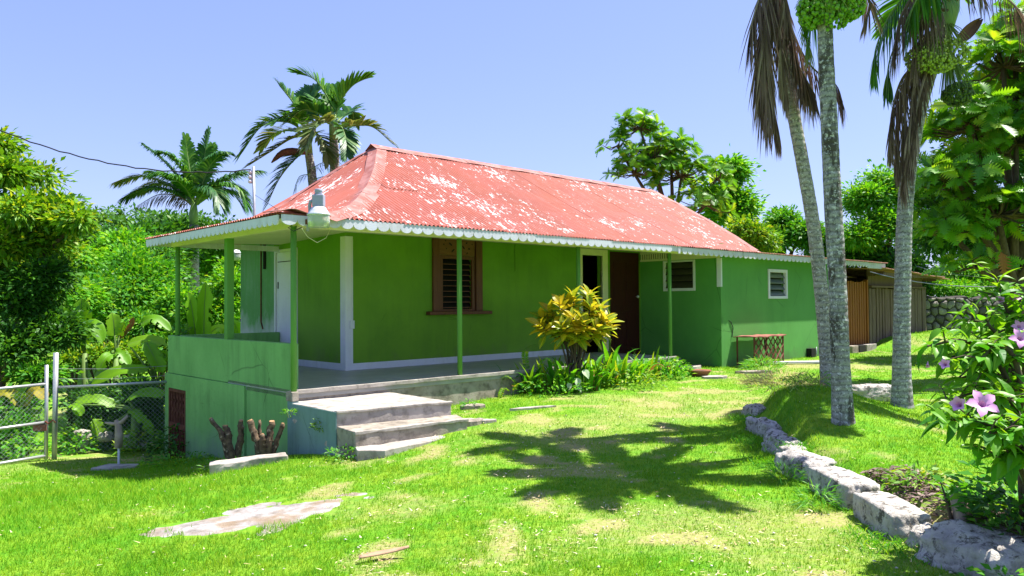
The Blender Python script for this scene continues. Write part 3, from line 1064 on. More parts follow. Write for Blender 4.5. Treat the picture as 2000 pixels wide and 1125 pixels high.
# --- fascia with scalloped edge
def fascia(p0, p1, ztop, drop=0.125, pitch=0.186, sc=0.064, th=0.02, out=(0, -1), phase=0.0):
    p0, p1 = Vector((*p0, 0)), Vector((*p1, 0))
    L = (p1 - p0).length
    d = (p1 - p0) / L
    o = Vector((*out, 0)) * th
    n = max(1, round(L / pitch))
    w = L / n
    xs, zs = [], []
    for k in range(n):
        for q in range(9):
            a = math.pi * q / 8
            xs.append(k * w + w / 2 - w * 0.49 * math.cos(a))
            zs.append(ztop - drop + sc - sc * math.sin(a) - 0.004)
    vs, fs = [], []
    for x, z in zip(xs, zs):
        p = p0 + d * x
        for off in (o, Vector((0, 0, 0))):
            vs.append((p.x + off.x, p.y + off.y, z))
            vs.append((p.x + off.x, p.y + off.y, ztop))
    m = len(xs)
    for i in range(m - 1):
        a, b = 4 * i, 4 * (i + 1)
        fs += [(a, b, b + 1, a + 1), (a + 2, a + 3, b + 3, b + 2), (a, a + 2, b + 2, b), (a + 1, b + 1, b + 3, a + 3)]
    fs += [(0, 1, 3, 2), (4 * (m - 1), 4 * (m - 1) + 2, 4 * (m - 1) + 3, 4 * (m - 1) + 1)]
    mb = MB()
    mb.add(vs, fs)
    return hpart(mb, 'fascia_board', MT['fascia'])


ev = -0.40
cuts = [-0.40, 0.25, 2.55, 4.85, 7.05, 7.95]
for a, b in zip(cuts[:-1], cuts[1:]):
    fascia((a + 0.003, ev), (b - 0.003, ev), 2.762 + 0.003 * random.random())
hpart(MB().box(7.955, 8.30, ev, ev + 0.02, 2.66, 2.765).box(8.18, 8.24, ev - 0.012, ev, 2.62, 2.775), 'fascia_board', MT['fascia'])
for a, b in [(8.32, 10.70), (10.72, 13.0), (13.0, 15.4), (15.4, 17.6)]:
    fascia((a + 0.003, ev + 0.02), (b - 0.003, ev + 0.02), 2.752 + 0.003 * random.random(), 0.135, 0.205, 0.080)
hpart(MB().box(17.61, 18.9, ev + 0.01, ev + 0.03, 2.585, 2.745), 'fascia_board', MT['fascia'], label='plain unscalloped end of the fascia over the gate')
lc = [-0.372, 1.25, 2.95, 4.48]
for a, b in zip(lc[:-1], lc[1:]):
    fascia((-0.40, b - 0.003), (-0.40, a + 0.003), 2.758, 0.122, 0.150, 0.062, out=(-1, 0))
hpart(MB().box(-0.398, 2.0, 4.47, 4.49, 2.66, 2.76), 'fascia_board', MT['fascia'])

# --- soffits
sf = MB()
sf.add([(-0.38, -0.38, 2.715), (10.24, -0.38, 2.715), (10.24, 2.11, 2.868), (2.04, 2.11, 2.868)], [(0, 3, 2, 1)])
sf.add([(-0.38, -0.38, 2.715), (2.04, 2.11, 2.868), (2.04, 4.47, 2.80), (-0.38, 4.47, 2.715)], [(0, 3, 2, 1)])
sf.add([(10.24, -0.38, 2.715), (16.8, -0.38, 2.715), (16.8, -0.1, 2.72), (10.24, -0.1, 2.72)], [(0, 3, 2, 1)])
hpart(sf, 'soffit', MT['cream'])

# --- roof
SL = 0.527


def zf(v): return 2.775 + SL * (v + 0.4) - 0.035 * math.sin(math.pi * min(1, max(0, (v + 0.4) / 3.6)))


PU, PZ = [-0.5, 0.1, 0.4, 1.0, 1.8, 2.5, 3.417], [2.765, 2.775, 2.82, 3.06, 3.50, 3.97, 4.672]


def zl(u): return float(np.interp(u, PU, PZ))


_vs = np.linspace(-0.45, 3.2, 300)
_zs = np.array([2.775 + 0.527 * (q + 0.4) - 0.035 * math.sin(math.pi * min(1, max(0, (q + 0.4) / 3.6))) for q in _vs])


def hipv(u):
    """front hip: where the left slope meets the front slope"""
    if u >= 3.417: return 3.2
    return float(np.interp(zl(u), _zs, _vs))


_us = np.linspace(0.1, 3.417, 200)
_hv = np.array([float(np.interp(float(np.interp(q, PU, PZ)), _zs, _vs)) for q in _us])
# far edge of the left slope, where the roof ends behind
BU, BV = [1.0, 1.3, 1.6, 2.0, 2.5, 3.0, 3.417], [3.34, 3.53, 3.72, 3.865, 3.89, 3.68, 3.36]


def hipu(v):
    if v < 3.2: return float(np.interp(v, _hv, _us))
    if v < 3.36: return 3.40
    if v < 3.88: return float(np.interp(v, BV[::-1][0:3], BU[::-1][0:3]))
    return 1.15


RB = [(-0.43, 11.48), (-0.2, 11.56), (0.43, 11.95), (1.2, 12.25), (2.37, 12.40), (3.2, 12.25)]


def umax(v):
    return float(np.interp(v, [a for a, b in RB], [b for a, b in RB]))


def vlo_right(u):
    if u <= RB[0][1]: return -0.43
    vs = np.linspace(-0.43, 3.2, 60)
    ok = [v for v in vs if umax(v) >= u]
    return ok[0] if ok else 3.2


def corr(ua, ub, lo, hi, zfn, lift, swap=False, rows=5, amp=0.0135, pitch=0.076, tilt=0.0):
    """corrugated sheet: ridges run from lo to hi, waves step along ua..ub"""
    n = max(2, int((ub - ua) / (pitch / 6)))
    vs, fs = [], []
    for i in range(n + 1):
        u = ua + (ub - ua) * i / n
        a, b = lo(u), hi(u)
        if b < a: b = a
        w = amp * math.cos(2 * math.pi * u / pitch) + lift + tilt * (i / n - 0.5)
        for r in range(rows + 1):
            v = a + (b - a) * r / rows
            vs.append((v, u, zfn(v) + w) if swap else (u, v, zfn(v) + w))
    for i in range(n):
        for r in range(rows):
            a = i * (rows + 1) + r
            q = (a, a + 1, a + rows + 2, a + rows + 1)
            fs.append(q if swap else q[::-1])
    m = MB()
    m.add(vs, fs)
    return m



u = 0.14
k = 0
while u < 12.35:
    ub = min(u + 0.672, 12.4)
    lapv = (1.30, 1.24, 1.12, 1.0)[k] if k < 4 else 1.22 + 0.5 * math.sin(k * 2.1)
    r = random.uniform(-0.003, 0.003)
    hpart(corr(u, ub, lambda x: max(vlo_right(x), -0.435 + 0.012 * math.sin(k * 1.7)), lambda x: min(lapv + 0.1, hipv(x), 3.19), zf, 0.012 + r, tilt=0.010), 'roof_sheet', MT['roof_v'], smooth=True)
    if hipv(ub) > lapv and vlo_right(u) < 3.1:
        hpart(corr(u, ub, lambda x: max(lapv, vlo_right(x)), lambda x: min(hipv(x), 3.19), zf, (0.026 if k < 4 else 0.0155) + r, tilt=0.010), 'roof_sheet', MT['roof_v'], smooth=True)
    u += 0.66
    k += 1




v = -0.36
k = 0
while v < 4.4:
    vb = min(v + 0.672, 4.5)
    hpart(corr(v, vb, lambda y: 0.08, lambda y: max(0.09, hipu(y)), zl, 0.012 + random.uniform(-.003, .003), swap=True, tilt=0.005), 'roof_sheet', MT['roof_u'], smooth=True)
    v += 0.66
v = -0.43
while v < 4.45:
    vb = min(v + 0.672, 4.5)
    hpart(corr(v, vb, lambda y: -0.435, lambda y: 0.42, lambda q: 2.768 + 0.02 * max(0, q), 0.012 + random.uniform(-.003, .003), swap=True, rows=3), 'roof_sheet', MT['roof_u'], smooth=True)
    v += 0.66
hpart(corr(3.43, 12.25, lambda x: 3.21, lambda x: 6.75, lambda q: 4.672 - SL * (q - 3.2), 0.012, pitch=0.152), 'roof_sheet', MT['roof_v'], smooth=True)
bk = MB()
_b = []
for q in np.linspace(1.1, 3.43, 16):
    bv = float(np.interp(q, BU, BV))
    _b += [(q, bv, zl(q) + .01), (q, 6.6, 2.86)]
bk.add(_b, [(2 * i, 2 * i + 2, 2 * i + 3, 2 * i + 1) for i in range(15)])
hpart(bk, 'roof_sheet', MT['roof_v'])
# narrow right hip
rh = MB()
vv = np.linspace(-0.4, 3.2, 14)
pv = []
for q in vv:
    z = zf(q)
    pv += [(umax(q), q, z), (umax(q) + (z - 2.80) * 0.95 + 0.05, q + (3.2 - q) * 0.12, 2.80)]
rh.add(pv, [(2 * i, 2 * i + 1, 2 * i + 3, 2 * i + 2) for i in range(len(vv) - 1)])
pb = []
for q in np.linspace(3.2, 6.75, 10):
    z = 4.672 - SL * (q - 3.2)
    pb += [(12.25, q, z), (12.25 + (z - 2.80) * 0.95 + 0.05, q, 2.80)]
rh.add(pb, [(2 * i, 2 * i + 1, 2 * i + 3, 2 * i + 2) for i in range(9)])
hpart(rh, 'roof_sheet', MT['roof_u'])
u = 11.3
while u < 18.9:
    ub = min(u + 0.672, 19.0)
    hpart(corr(u, ub, lambda x: -0.43, lambda x: 6.5, lambda q: 2.758 + 0.015 * (q + 0.4), 0.012 + random.uniform(-.004, .004), rows=2), 'roof_sheet', MT['old_roof'], smooth=True, label='rusty low-pitched sheet over the wing')
    u += 0.66


# --- caps
def cap_run(pts, da, db, name, w=0.24, lift=0.03, mat='cap'):
    """folded sheet along pts; da, db: directions down the two slopes"""
    m = MB()
    vs = []
    for i, p in enumerate(pts):
        p = Vector(p)
        wob = 0.010 * math.sin(i * 1.9)
        for s, dz in ((1.0, lift + 0.010 + wob), (0.35, lift + .014), (0.0, lift + 0.022), (-0.35, lift + .014), (-1.0, lift + 0.010 - wob)):
            q = p + (da if s > 0 else db) * abs(s) * w
            vs.append((q.x, q.y, q.z + dz))
    n = len(pts)
    fs = []
    for i in range(n - 1):
        for k in range(4):
            a = i * 5 + k
            fs.append((a, a + 1, a + 6, a + 5))
    m.add(vs, fs)
    o = hpart(m, name, MT[mat], smooth=False)
    sm = o.modifiers.new('thickness', 'SOLIDIFY')
    sm.thickness = 0.004
    return o


nfv = Vector((0, -SL, 1)).normalized()
nlv = Vector((-0.571, 0, 1)).normalized()
da_r, db_r = Vector((0, -1, -SL)).normalized(), Vector((0, 1, -SL)).normalized()
for a, b in [(3.25, 5.6), (5.55, 7.9), (7.85, 10.2), (10.15, 12.3)]:
    pts = [(a + (b - a) * i / 6, 3.2, 4.672 + 0.006 * (i == 0)) for i in range(7)]
    cap_run(pts, da_r, db_r, 'ridge_cap', 0.22, 0.020)


def hip_pt(t):
    v = -0.42 + 3.62 * t
    return Vector((float(np.interp(v, _hv, _us)), v, zf(v)))


hd = (hip_pt(1) - hip_pt(0)).normalized()
dA = hd.cross(nfv).normalized()
if dA.x < 0: dA = -dA
dB = hd.cross(nlv).normalized()
if dB.x > 0: dB = -dB
cap_run([hip_pt(0.30 + 0.72 * i / 8) for i in range(9)], dA, dB, 'hip_cap', 0.19, 0.010)
cap_run([hip_pt(0.0 + 0.34 * i / 5) for i in range(6)], dA, dB, 'hip_cap', 0.25, 0.004)


def hip_pt2(t):
    u = 3.45 - 2.3 * t
    return Vector((u, float(np.interp(u, BU, BV)), zl(u)))


hd2 = (hip_pt2(1) - hip_pt2(0)).normalized()
dB2 = hd2.cross(nlv).normalized()
if dB2.y > 0: dB2 = -dB2
dA2 = Vector((0, 0.8, -0.6))
cap_run([hip_pt2(i / 8) for i in range(9)], dB2, dA2, 'hip_cap', 0.14, 0.025)
rp = [Vector((umax(q) - 0.02, q, zf(q))) for q in np.linspace(-0.35, 3.22, 14)]
cap_run(rp[6:], Vector((-1, 0, -0.02)), Vector((0.72, 0, -0.66)), 'hip_cap', 0.18, 0.022)
cap_run(rp[:8], Vector((-1, 0, -0.02)), Vector((0.72, 0, -0.66)), 'hip_cap', 0.20, 0.012)
# curled end of the hip cap at the veranda corner
cu = MB()
vs = []
for i in range(13):
    t = i / 12
    uu = -0.47 + 0.75 * t
    zz = 2.79 + 0.055 * math.exp(-((t - 0.3) / 0.22) ** 2)
    vs += [(uu, -0.45, zz), (uu + 0.05, 0.05, zz + 0.03)]
cu.add(vs, [(2 * i, 2 * i + 2, 2 * i + 3, 2 * i + 1) for i in range(12)])
o = hpart(cu, 'hip_cap', MT['cap'], smooth=True, label='bent flashing at the veranda corner')
o.modifiers.new('thickness', 'SOLIDIFY').thickness = 0.01

# ------------------------------------------------------------------ steps
st = thing('concrete_steps', 'worn grey concrete steps climbing to the corner of the veranda', 'steps', HO, ANG)


def slab_poly(pts, z0, z1):
    m = MB()
    n = len(pts)
    m.add([(x, y, z0) for x, y in pts] + [(x, y, z1) for x, y in pts], [tuple(range(n - 1, -1, -1)), tuple(range(n, 2 * n))] + [(i, (i + 1) % n, n + (i + 1) % n, n + i) for i in range(n)])
    return m


roughen(slab_poly([(-0.115, -1.225), (1.43, -1.49), (1.50, 0.010), (0.001, 0.010), (0.001, -0.113), (-0.099, -0.113)], -0.5, 0.36).build('landing', MT['concrete_light'], st, bevel=0.012), .007, .05)
slab_poly([(-0.105, -1.235), (-0.118, -1.232), (-0.104, -0.114), (0.0, -0.114)], -0.6, 0.35).build('side_wall', MT['plaster_blue'], st)
roughen(slab_poly([(-0.17, -1.74), (1.36, -1.90), (1.50, -1.50), (-0.105, -1.236)], -0.5, 0.185).build('step', MT['concrete'], st, bevel=0.014), .008, .045)
roughen(slab_poly([(-0.27, -1.95), (-0.05, -2.16), (1.25, -1.98), (1.40, -1.80), (1.36, -1.905), (-0.17, -1.745)], -0.4, 0.02).build('step', MT['concrete_light'], st, bevel=0.01), .008, .045)
# nosings worn pale
roughen(slab_poly([(-0.112, -1.24), (1.44, -1.505), (1.445, -1.44), (-0.11, -1.17)], 0.33, 0.366).build('nosing', MT['concrete_light'], st, bevel=0.01), .008, .045)
roughen(slab_poly([(-0.18, -1.755), (1.372, -1.915), (1.38, -1.86), (-0.165, -1.70)], 0.15, 0.191).build('nosing', MT['concrete_light'], st, bevel=0.012), .008, .045)

# ------------------------------------------------------------------ lamps
def yard_lamp(name, label, loc, ang, arm_to):
    t = thing(name, label, 'lamp', loc, 0)
    R = 0.142
    MB().lathe([(0.001, 0.30), (0.045, 0.30), (0.050, 0.292), (0.050, 0.262), (0.043, 0.252), (0.050, 0.245), (0.048, 0.232), (0.03, 0.225)], 20).build('photocell', MT['lamp_grey'], t, True)
    MB().box(-0.072, 0.072, -0.06, 0.06, 0.075, 0.228).build('ballast_box', MT['lamp_grey'], t, bevel=0.012)
    MB().lathe([(0.05, 0.085), (0.085, 0.07), (0.11, 0.03), (0.132, -0.005), (R + 0.004, -0.02), (R + 0.004, -0.034), (R - 0.004, -0.036)], 28).build('dome', MT['lamp_metal'], t, True)
    g = NT('lamp_refractor')
    g.p.inputs['Transmission Weight'].default_value = 0.55
    g.p.inputs['IOR'].default_value = 1.3
    v = g.coord('Object')
    wv = g.n.new('ShaderNodeTexWave')
    g.l.new(v, wv.inputs[0])
    wv.inputs['Scale'].default_value = 30
    g.bump(wv.outputs['Fac'], 0.3, 0.004)
    mt = g.done((0.62, 0.72, 0.60), 0.35, 0.4)
    MB().lathe([(R - 0.004, -0.036), (R - 0.004, -0.10), (R - 0.012, -0.185), (0.07, -0.19), (0.001, -0.185)], 28).build('refractor', mt, t, True)
    a = Vector(arm_to)
    MB().tube([(-0.07, 0.0, 0.15), (-0.105, a.y * 0.1, 0.15), (-0.125, a.y * 0.3, 0.10), (a.x * 0.8, a.y * 0.75, -0.08), (a.x, a.y, a.z), (a.x - 0.01, a.y, a.z - 0.12)], 0.021, 10).build('arm', MT['lamp_grey'], t, True)
    MB().box(a.x - 0.05, a.x + 0.05, a.y - 0.03, a.y + 0.035, a.z - 0.035, a.z + 0.03).build('bracket', MT['rust'], t)
    return t


lp = HW(0.005, -0.62, 2.79)
l1 = yard_lamp('yard_lamp', 'grey dusk-to-dawn lamp on a curved arm at the veranda corner eave', lp, 0, (-0.16, 0.12, -0.10))
p = at(458, 492, 17.2)
l2 = yard_lamp('yard_lamp', 'small distant lamp with white dome seen past the left end of the house wall', p, 0, (0.14, 0.10, -0.05))

# ------------------------------------------------------------------ gate, shed, stone wall
def HB(mb, name, mats, parent, **k):
    return mb.build(name, mats, parent, **k)


gate = thing('wooden_gate', 'brown slatted wooden gate between the green wing and the grey shed', 'gate', HW(16.75, 0.12, 0.2), ANG)
HB(MB().box(0.0, 2.0, 0.03, 0.07, 1.55, 1.64).box(0.0, 2.0, 0.03, 0.07, 0.35, 0.44), 'rail', MT['gate_wood'], gate)
gate_planks = []
for k in range(12):
    w = 0.122 + random.uniform(-0.014, 0.010)
    x = 0.02 + k * 0.165
    zt = 2.02 + random.uniform(-0.02, 0.02)
    HB(MB().box(x, x + w, 0.0, 0.028, 0.0 + random.uniform(0, .03), zt), 'plank', MT['gate_wood'], gate, bevel=0.003)
HB(MB().box(1.985, 2.08, -0.03, 0.08, -0.2, 2.08), 'gate_post', MT['gate_wood'], gate, bevel=0.004, ).__setitem__('label', 'orange-brown end post of the gate')
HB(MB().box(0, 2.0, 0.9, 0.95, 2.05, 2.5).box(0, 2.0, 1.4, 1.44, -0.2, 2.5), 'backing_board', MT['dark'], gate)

shed = thing('wooden_shed', 'weathered grey plank shed under a rusty overhanging sheet roof', 'shed', HW(18.9, 0.10, 0.1), ANG)
x = 0.0
k = 0
while x < 4.6:
    w = random.choice((0.16, 0.19, 0.22)) + random.uniform(-.02, .02)
    if 2.7 < x < 2.95:
        x += 0.22
        continue
    y = (0.0 if x < 0.65 else (0.05 if x < 3.1 else -0.06)) + random.uniform(-.018, .018)
    HB(MB().box(x, x + w - 0.030, y, y + 0.03, random.uniform(-0.25, -0.12), 1.93 + random.uniform(-0.02, 0.02)), 'plank', MT['old_wood'], shed, bevel=0.003)
    x += w
HB(MB().box(-0.02, 4.6, -0.09, 0.09, 1.95, 2.01), 'rail', MT['old_wood'], shed)
HB(MB().box(-0.0, 0.62, 0.02, 0.06, 2.02, 2.55).box(0.62, 2.2, 0.03, 0.07, 2.02, 2.5).box(2.6, 4.6, 0.03, 0.07, 2.02, 2.46), 'gable_board', MT['old_wood'], shed)
HB(MB().box(0, 4.6, 2.2, 2.24, -0.3, 2.4).box(4.5, 4.55, 0.1, 2.2, -0.3, 2.4), 'back_wall', MT['old_wood'], shed)
mb = MB()
for kk in range(7):
    a = -0.3 + kk * 0.80
    vs, fs = [], []
    for i in range(33):
        uu = a + 0.83 * i / 32
        zz = 2.545 - 0.042 * uu + 0.012 * math.cos(2 * math.pi * uu / 0.1) + 0.01 * (kk % 2)
        vs += [(uu, -0.62 - 0.05 * (kk % 3), zz - 0.05), (uu, 2.4, zz + 0.05)]
    m = MB()
    m.add(vs, [(2 * i, 2 * i + 2, 2 * i + 3, 2 * i + 1) for i in range(32)])
    o = HB(m, 'roof_sheet', MT['old_roof'], shed, smooth=True)
    o.modifiers.new('thickness', 'SOLIDIFY').thickness = 0.006
HB(MB().box(-0.2, 5.2, -0.50, -0.44, 2.28, 2.38).box(0.0, 0.06, -0.44, 0.02, 2.3, 2.42).box(2.4, 2.46, -0.44, 0.02, 2.25, 2.37).box(4.5, 4.56, -0.44, -0.02, 2.2, 2.33), 'rafter', MT['old_wood'], shed)

# blocks under the gate
for (u, w, c, lab) in [(16.95, 0.42, 'concrete', 'grey block of the low kerb under the gate, nearest the wing'), (17.42, 0.46, 'dark', 'dark block in the middle of the kerb under the gate'), (17.95, 0.72, 'concrete_light', 'pale brick-like block at the shed end of the kerb under the gate')]:
    o = MB().box(0, w, -0.14, 0.06, -0.1, 0.17).build('concrete_block', MT[c], None, bevel=0.012)
    o.location = HW(u, -0.05, 0.2)
    o.rotation_euler = (0, 0, ANG)
    tag(o, lab, 'block')


def stone_wall():
    P0, P1 = Vector((13.9, 26.4, 0.3)), Vector((26.0, 29.4, 0.45))
    d = (P1 - P0)
    L = math.hypot(d.x, d.y)
    ang = math.atan2(d.y, d.x)
    w = thing('stone_wall', 'grey rubble stone wall at the back of the lawn, right of the plank shed', 'wall', P0, ang)
    H = 1.46
    m = MB()
    n = 40
    vs = []
    for i in range(n + 1):
        x = L * i / n
        zt = H + 0.05 * math.sin(i * 1.3) + random.uniform(-.03, .03)
        vs += [(x, 0.0, -0.6), (x, 0.0, zt - 0.03), (x, 0.16, zt + 0.02), (x, 0.42, zt), (x, 0.5, -0.6)]
    fs = []
    for i in range(n):
        for k in range(4):
            fs.append((5 * i + k, 5 * i + 5 + k, 5 * i + 6 + k, 5 * i + 1 + k))
    m.add(vs, fs)
    m.build('mortar', MT['mortar'], w)
    # jittered stones by clipping half-planes
    seeds = []
    rng = random.Random(5)
    y = 0.05
    while y < H:
        h = rng.uniform(0.22, 0.34)
        x = rng.uniform(-0.2, 0)
        while x < L:
            ww = rng.uniform(0.24, 0.46)
            seeds.append((x + ww / 2 + rng.uniform(-.05, .05), y + h / 2 + rng.uniform(-.07, .07)))
            x += ww
        y += h
    cnt = 0
    for i, (sx, sy) in enumerate(seeds):
        poly = [(max(0.01, sx - .5), max(-0.1, sy - .5)), (min(L, sx + .5), max(-0.1, sy - .5)), (min(L, sx + .5), min(H - 0.02, sy + .5)), (max(0.01, sx - .5), min(H - 0.02, sy + .5))]
        for j, (tx, ty) in enumerate(seeds):
            if i == j or abs(tx - sx) > 1 or abs(ty - sy) > 1: continue
            nx_, ny_ = tx - sx, ty - sy
            c = (nx_ * (sx + tx) + ny_ * (sy + ty)) / 2
            new = []
            for a, b in zip(poly, poly[1:] + poly[:1]):
                da, db = nx_ * a[0] + ny_ * a[1] - c, nx_ * b[0] + ny_ * b[1] - c
                if da <= 0: new.append(a)
                if da * db < 0:
                    t = da / (da - db)
                    new.append((a[0] + t * (b[0] - a[0]), a[1] + t * (b[1] - a[1])))
            poly = new
            if len(poly) < 3: break
        if len(poly) < 3: continue
        cx = sum(p[0] for p in poly) / len(poly)
        cy = sum(p[1] for p in poly) / len(poly)
        size = max(math.hypot(p[0] - cx, p[1] - cy) for p in poly)
        if size < 0.07: continue
        # round the corners: cut each edge in three
        rp_ = []
        for a, b in zip(poly, poly[1:] + poly[:1]):
            if math.hypot(a[0] - b[0], a[1] - b[1]) < 0.03: continue
            for t in (0.22, 0.5, 0.78):
                rp_.append((a[0] + t * (b[0] - a[0]) + rng.uniform(-.012, .012), a[1] + t * (b[1] - a[1]) + rng.uniform(-.012, .012)))
        q = len(rp_)
        g = 0.80 if rng.random() < .7 else 0.68
        vs = []
        dep = rng.uniform(0.03, 0.09)
        for s, yy in ((g + .08, 0.02), (g + .04, -dep * .55), (g * .72, -dep), (0.0, -dep - 0.015)):
            for (px_, py_) in (rp_ if s else [rp_[0]]):
                vs.append((cx + (px_ - cx) * s, yy + (rng.uniform(-.012, .012) if yy < 0 else 0), cy + (py_ - cy) * s))
        fs = []
        for r in range(2):
            for kq in range(q):
                k2 = (kq + 1) % q
                fs.append((r * q + kq, r * q + k2, (r + 1) * q + k2, (r + 1) * q + kq))
        for kq in range(q): fs.append((2 * q + kq, 2 * q + (kq + 1) % q, 3 * q))
        mm = MB()
        mm.add(vs, fs)
        mm.build('stone', MT['wall_stone'], w, smooth=False)
        cnt += 1
    # broken bottles and coping line
    return w


stone_wall()

# ------------------------------------------------------------------ small things by the wing
rk = thing('lattice_rack', 'rusty iron lattice stand with a red-brown sheet top against the green wing wall', 'rack', HW(10.75, -0.62, 0.2), ANG)
for (x, y) in [(0.0, 0.0), (1.32, 0.0), (0.0, 0.42), (1.32, 0.42)]:
    MB().box(x - 0.014, x + 0.014, y - 0.014, y + 0.014, -0.1, 0.64).build('leg', MT['rust'], rk)
mb = MB()
vs = []
for i in range(9):
    for j in range(5):
        vs.append((-0.05 + 1.42 * i / 8, -0.06 + 0.55 * j / 4, 0.66 + 0.012 * math.sin(i * 1.7 + j)))
mb.add(vs, [(i * 5 + j, i * 5 + j + 5, i * 5 + j + 6, i * 5 + j + 1) for i in range(8) for j in range(4)])
o = mb.build('top_sheet', MT['rust_red'], rk)
o.modifiers.new('thickness', 'SOLIDIFY').thickness = 0.02
for k in range(9):
    for s in (1, -1):
        a = -0.45 + k * 0.22
        x0, x1 = (a, a + 0.62) if s > 0 else (a + 0.62, a)
        z0, z1 = 0.02, 0.63
        # clip to the stand
        pts = []
        for t in np.linspace(0, 1, 21):
            xx = x0 + (x1 - x0) * t
            if 0 <= xx <= 1.32: pts.append((xx, -0.012 * s, z0 + (z1 - z0) * t))
        if len(pts) > 2: MB().bar(pts[0], pts[-1], 0.010, 0.030).build('lattice_bar', MT['rust_red'] if (k > 5 and s > 0) else MT['rust'], rk)
MB().tube([(-0.08, 0.5, 0.64), (-0.03, 0.5, 0.85), (-0.12, 0.5, 0.98), (-0.2, 0.52, 1.02)], 0.010, 6).build('bent_wire', MT['cable'], rk)
hose = MB().tube([HW(11.6, -0.30, 0.84), HW(11.42, -0.5, 0.8), HW(11.35, -0.55, 0.62), HW(11.5, -0.55, 0.42), HW(11.7, -0.5, 0.3)], 0.016, 7).build('hose', MT['cable'], None, True)
tag(hose, 'dark hose looped over the rusty lattice stand', 'hose')

sp = thing('standpipe', 'pair of dark upright water pipes with taps on the green wing wall', 'pipe', HW(12.55, -0.16, 0.2), ANG)
MB().tube([(0, 0, -0.1), (0, 0, 0.62)], 0.022, 8).build('riser', MT['green_pole'], sp, True)
MB().tube([(0.17, 0, -0.1), (0.17, 0, 0.66)], 0.026, 8).build('riser', MT['green_pole'], sp, True)
MB().tube([(0.17, 0, 0.62), (0.17, -0.10, 0.64), (0.17, -0.13, 0.58)], 0.022, 8).build('tap', MT['rust'], sp, True)

pp = thing('short_pipe', 'short upright pipe stub at the foot of the green wing wall near the palm trunks', 'pipe', HW(14.55, -0.22, 0.18), ANG)
MB().tube([(0.1, 0, -0.1), (0.1, 0, 0.27)], 0.014, 8).build('riser', MT['galv'], pp, True)
MB().box(-0.24, 0.0, -0.03, 0.11, -0.1, 0.24).build('drain_box', MT['dark'], pp)

bd_ = MB().box(-0.95, 0.95, -0.07, 0.07, 0.0, 0.05).build('board', MT['white'], None, bevel=0.006)
p = at(1572, 706, 17.8)
bd_.location = (p.x, p.y, gz1(p.x, p.y) + 0.02)
bd_.rotation_euler = (0, 0, math.radians(4))
tag(bd_, 'long pale board lying on the grass beside the green wing', 'board')

pot = thing('flower_bowl', 'low terracotta bowl half sunk in the grass near the wing corner', 'pot', (0, 0, 0))
p = at(1366, 741, 15.2)
pot.location = (p.x, p.y, gz1(p.x, p.y))
MB().lathe([(0.15, 0.0), (0.20, 0.06), (0.23, 0.10), (0.235, 0.115), (0.215, 0.115), (0.18, 0.06), (0.001, 0.05)], 22).build('bowl', MT['terracotta'], pot, True)
MB().lathe([(0.215, 0.092), (0.001, 0.098)], 20).build('soil', MT['mortar'], pot)

for (px, py, Y, sx, sy, sz, rz, lab, mt) in [
        (924, 800, 11.2, .20, .13, .05, .3, 'small dark stone slab in the grass just right of the steps', 'concrete'),
        (915, 832, 9.9, .20, .12, .06, .5, 'brown broken slab at the right end of the bottom step', 'concrete'),
        (945, 829, 10.0, .16, .08, .03, .4, 'pale flat stone beside the broken slab by the steps', 'concrete_light'),
        (1040, 804, 11.0, .42, .05, .02, .45, 'thin pale strip of old kerb in the lawn in front of the fern bed', 'concrete_light'),
        (1395, 742, 14.8, .28, .16, .03, .3, 'flat paving stone in the grass right of the terracotta bowl', 'concrete_light'),
        (1470, 728, 15.8, .40, .12, .04, .2, 'worn paving stone in the grass in front of the lattice stand', 'concrete'),
        (1342, 718, 16.6, .36, .30, .05, .76, 'pale stone slab on the ground at the corner of wing and veranda', 'concrete_light')]:
    p = at(px, py, Y)
    m = MB()
    n = 11
    ring = [(sx * math.cos(2 * math.pi * k / n) * random.uniform(.8, 1.15), sy * math.sin(2 * math.pi * k / n) * random.uniform(.8, 1.15)) for k in range(n)]
    vs = [(a, b, -0.08) for a, b in ring] + [(a * .97, b * .97, sz * random.uniform(.6, 1)) for a, b in ring] + [(a * .7, b * .7, sz * random.uniform(.9, 1.2)) for a, b in ring]
    m.add(vs, [(k, (k + 1) % n, n + (k + 1) % n, n + k) for k in range(n)] + [(n + k, n + (k + 1) % n, 2 * n + (k + 1) % n, 2 * n + k) for k in range(n)] + [tuple(range(2 * n, 3 * n))])
    o = m.build('flat_stone', MT[mt])
    o.location = (p.x, p.y, gz1(p.x, p.y) + 0.012)
    o.rotation_euler = (0, 0, rz)
    tag(o, lab, 'stone')

# block and pruned stumps at the foot of the parapet
o = roughen(MB().box(-0.44, 0.44, -0.13, 0.13, -0.12, 0.08).build('concrete_block', MT['concrete_light'], None, bevel=0.01), .014, .05)
p = at(487, 905, 9.25)
o.location = (p.x, p.y, gz1(p.x, p.y) + 0.03)
o.rotation_euler = (0, math.radians(-3), math.radians(22))
tag(o, 'long pale concrete block lying in front of the pruned stumps', 'block')

bark = mottled('stump_bark', (0.17, 0.12, 0.075), (0.04, 0.028, 0.02), 16, 0.95, 0.6, 40, c3=(0.33, 0.27, 0.2), c3scale=14, c3lo=0.62)
cutw = mottled('cut_wood', (0.40, 0.24, 0.13), (0.30, 0.17, 0.09), 9, 0.9, 0.2)


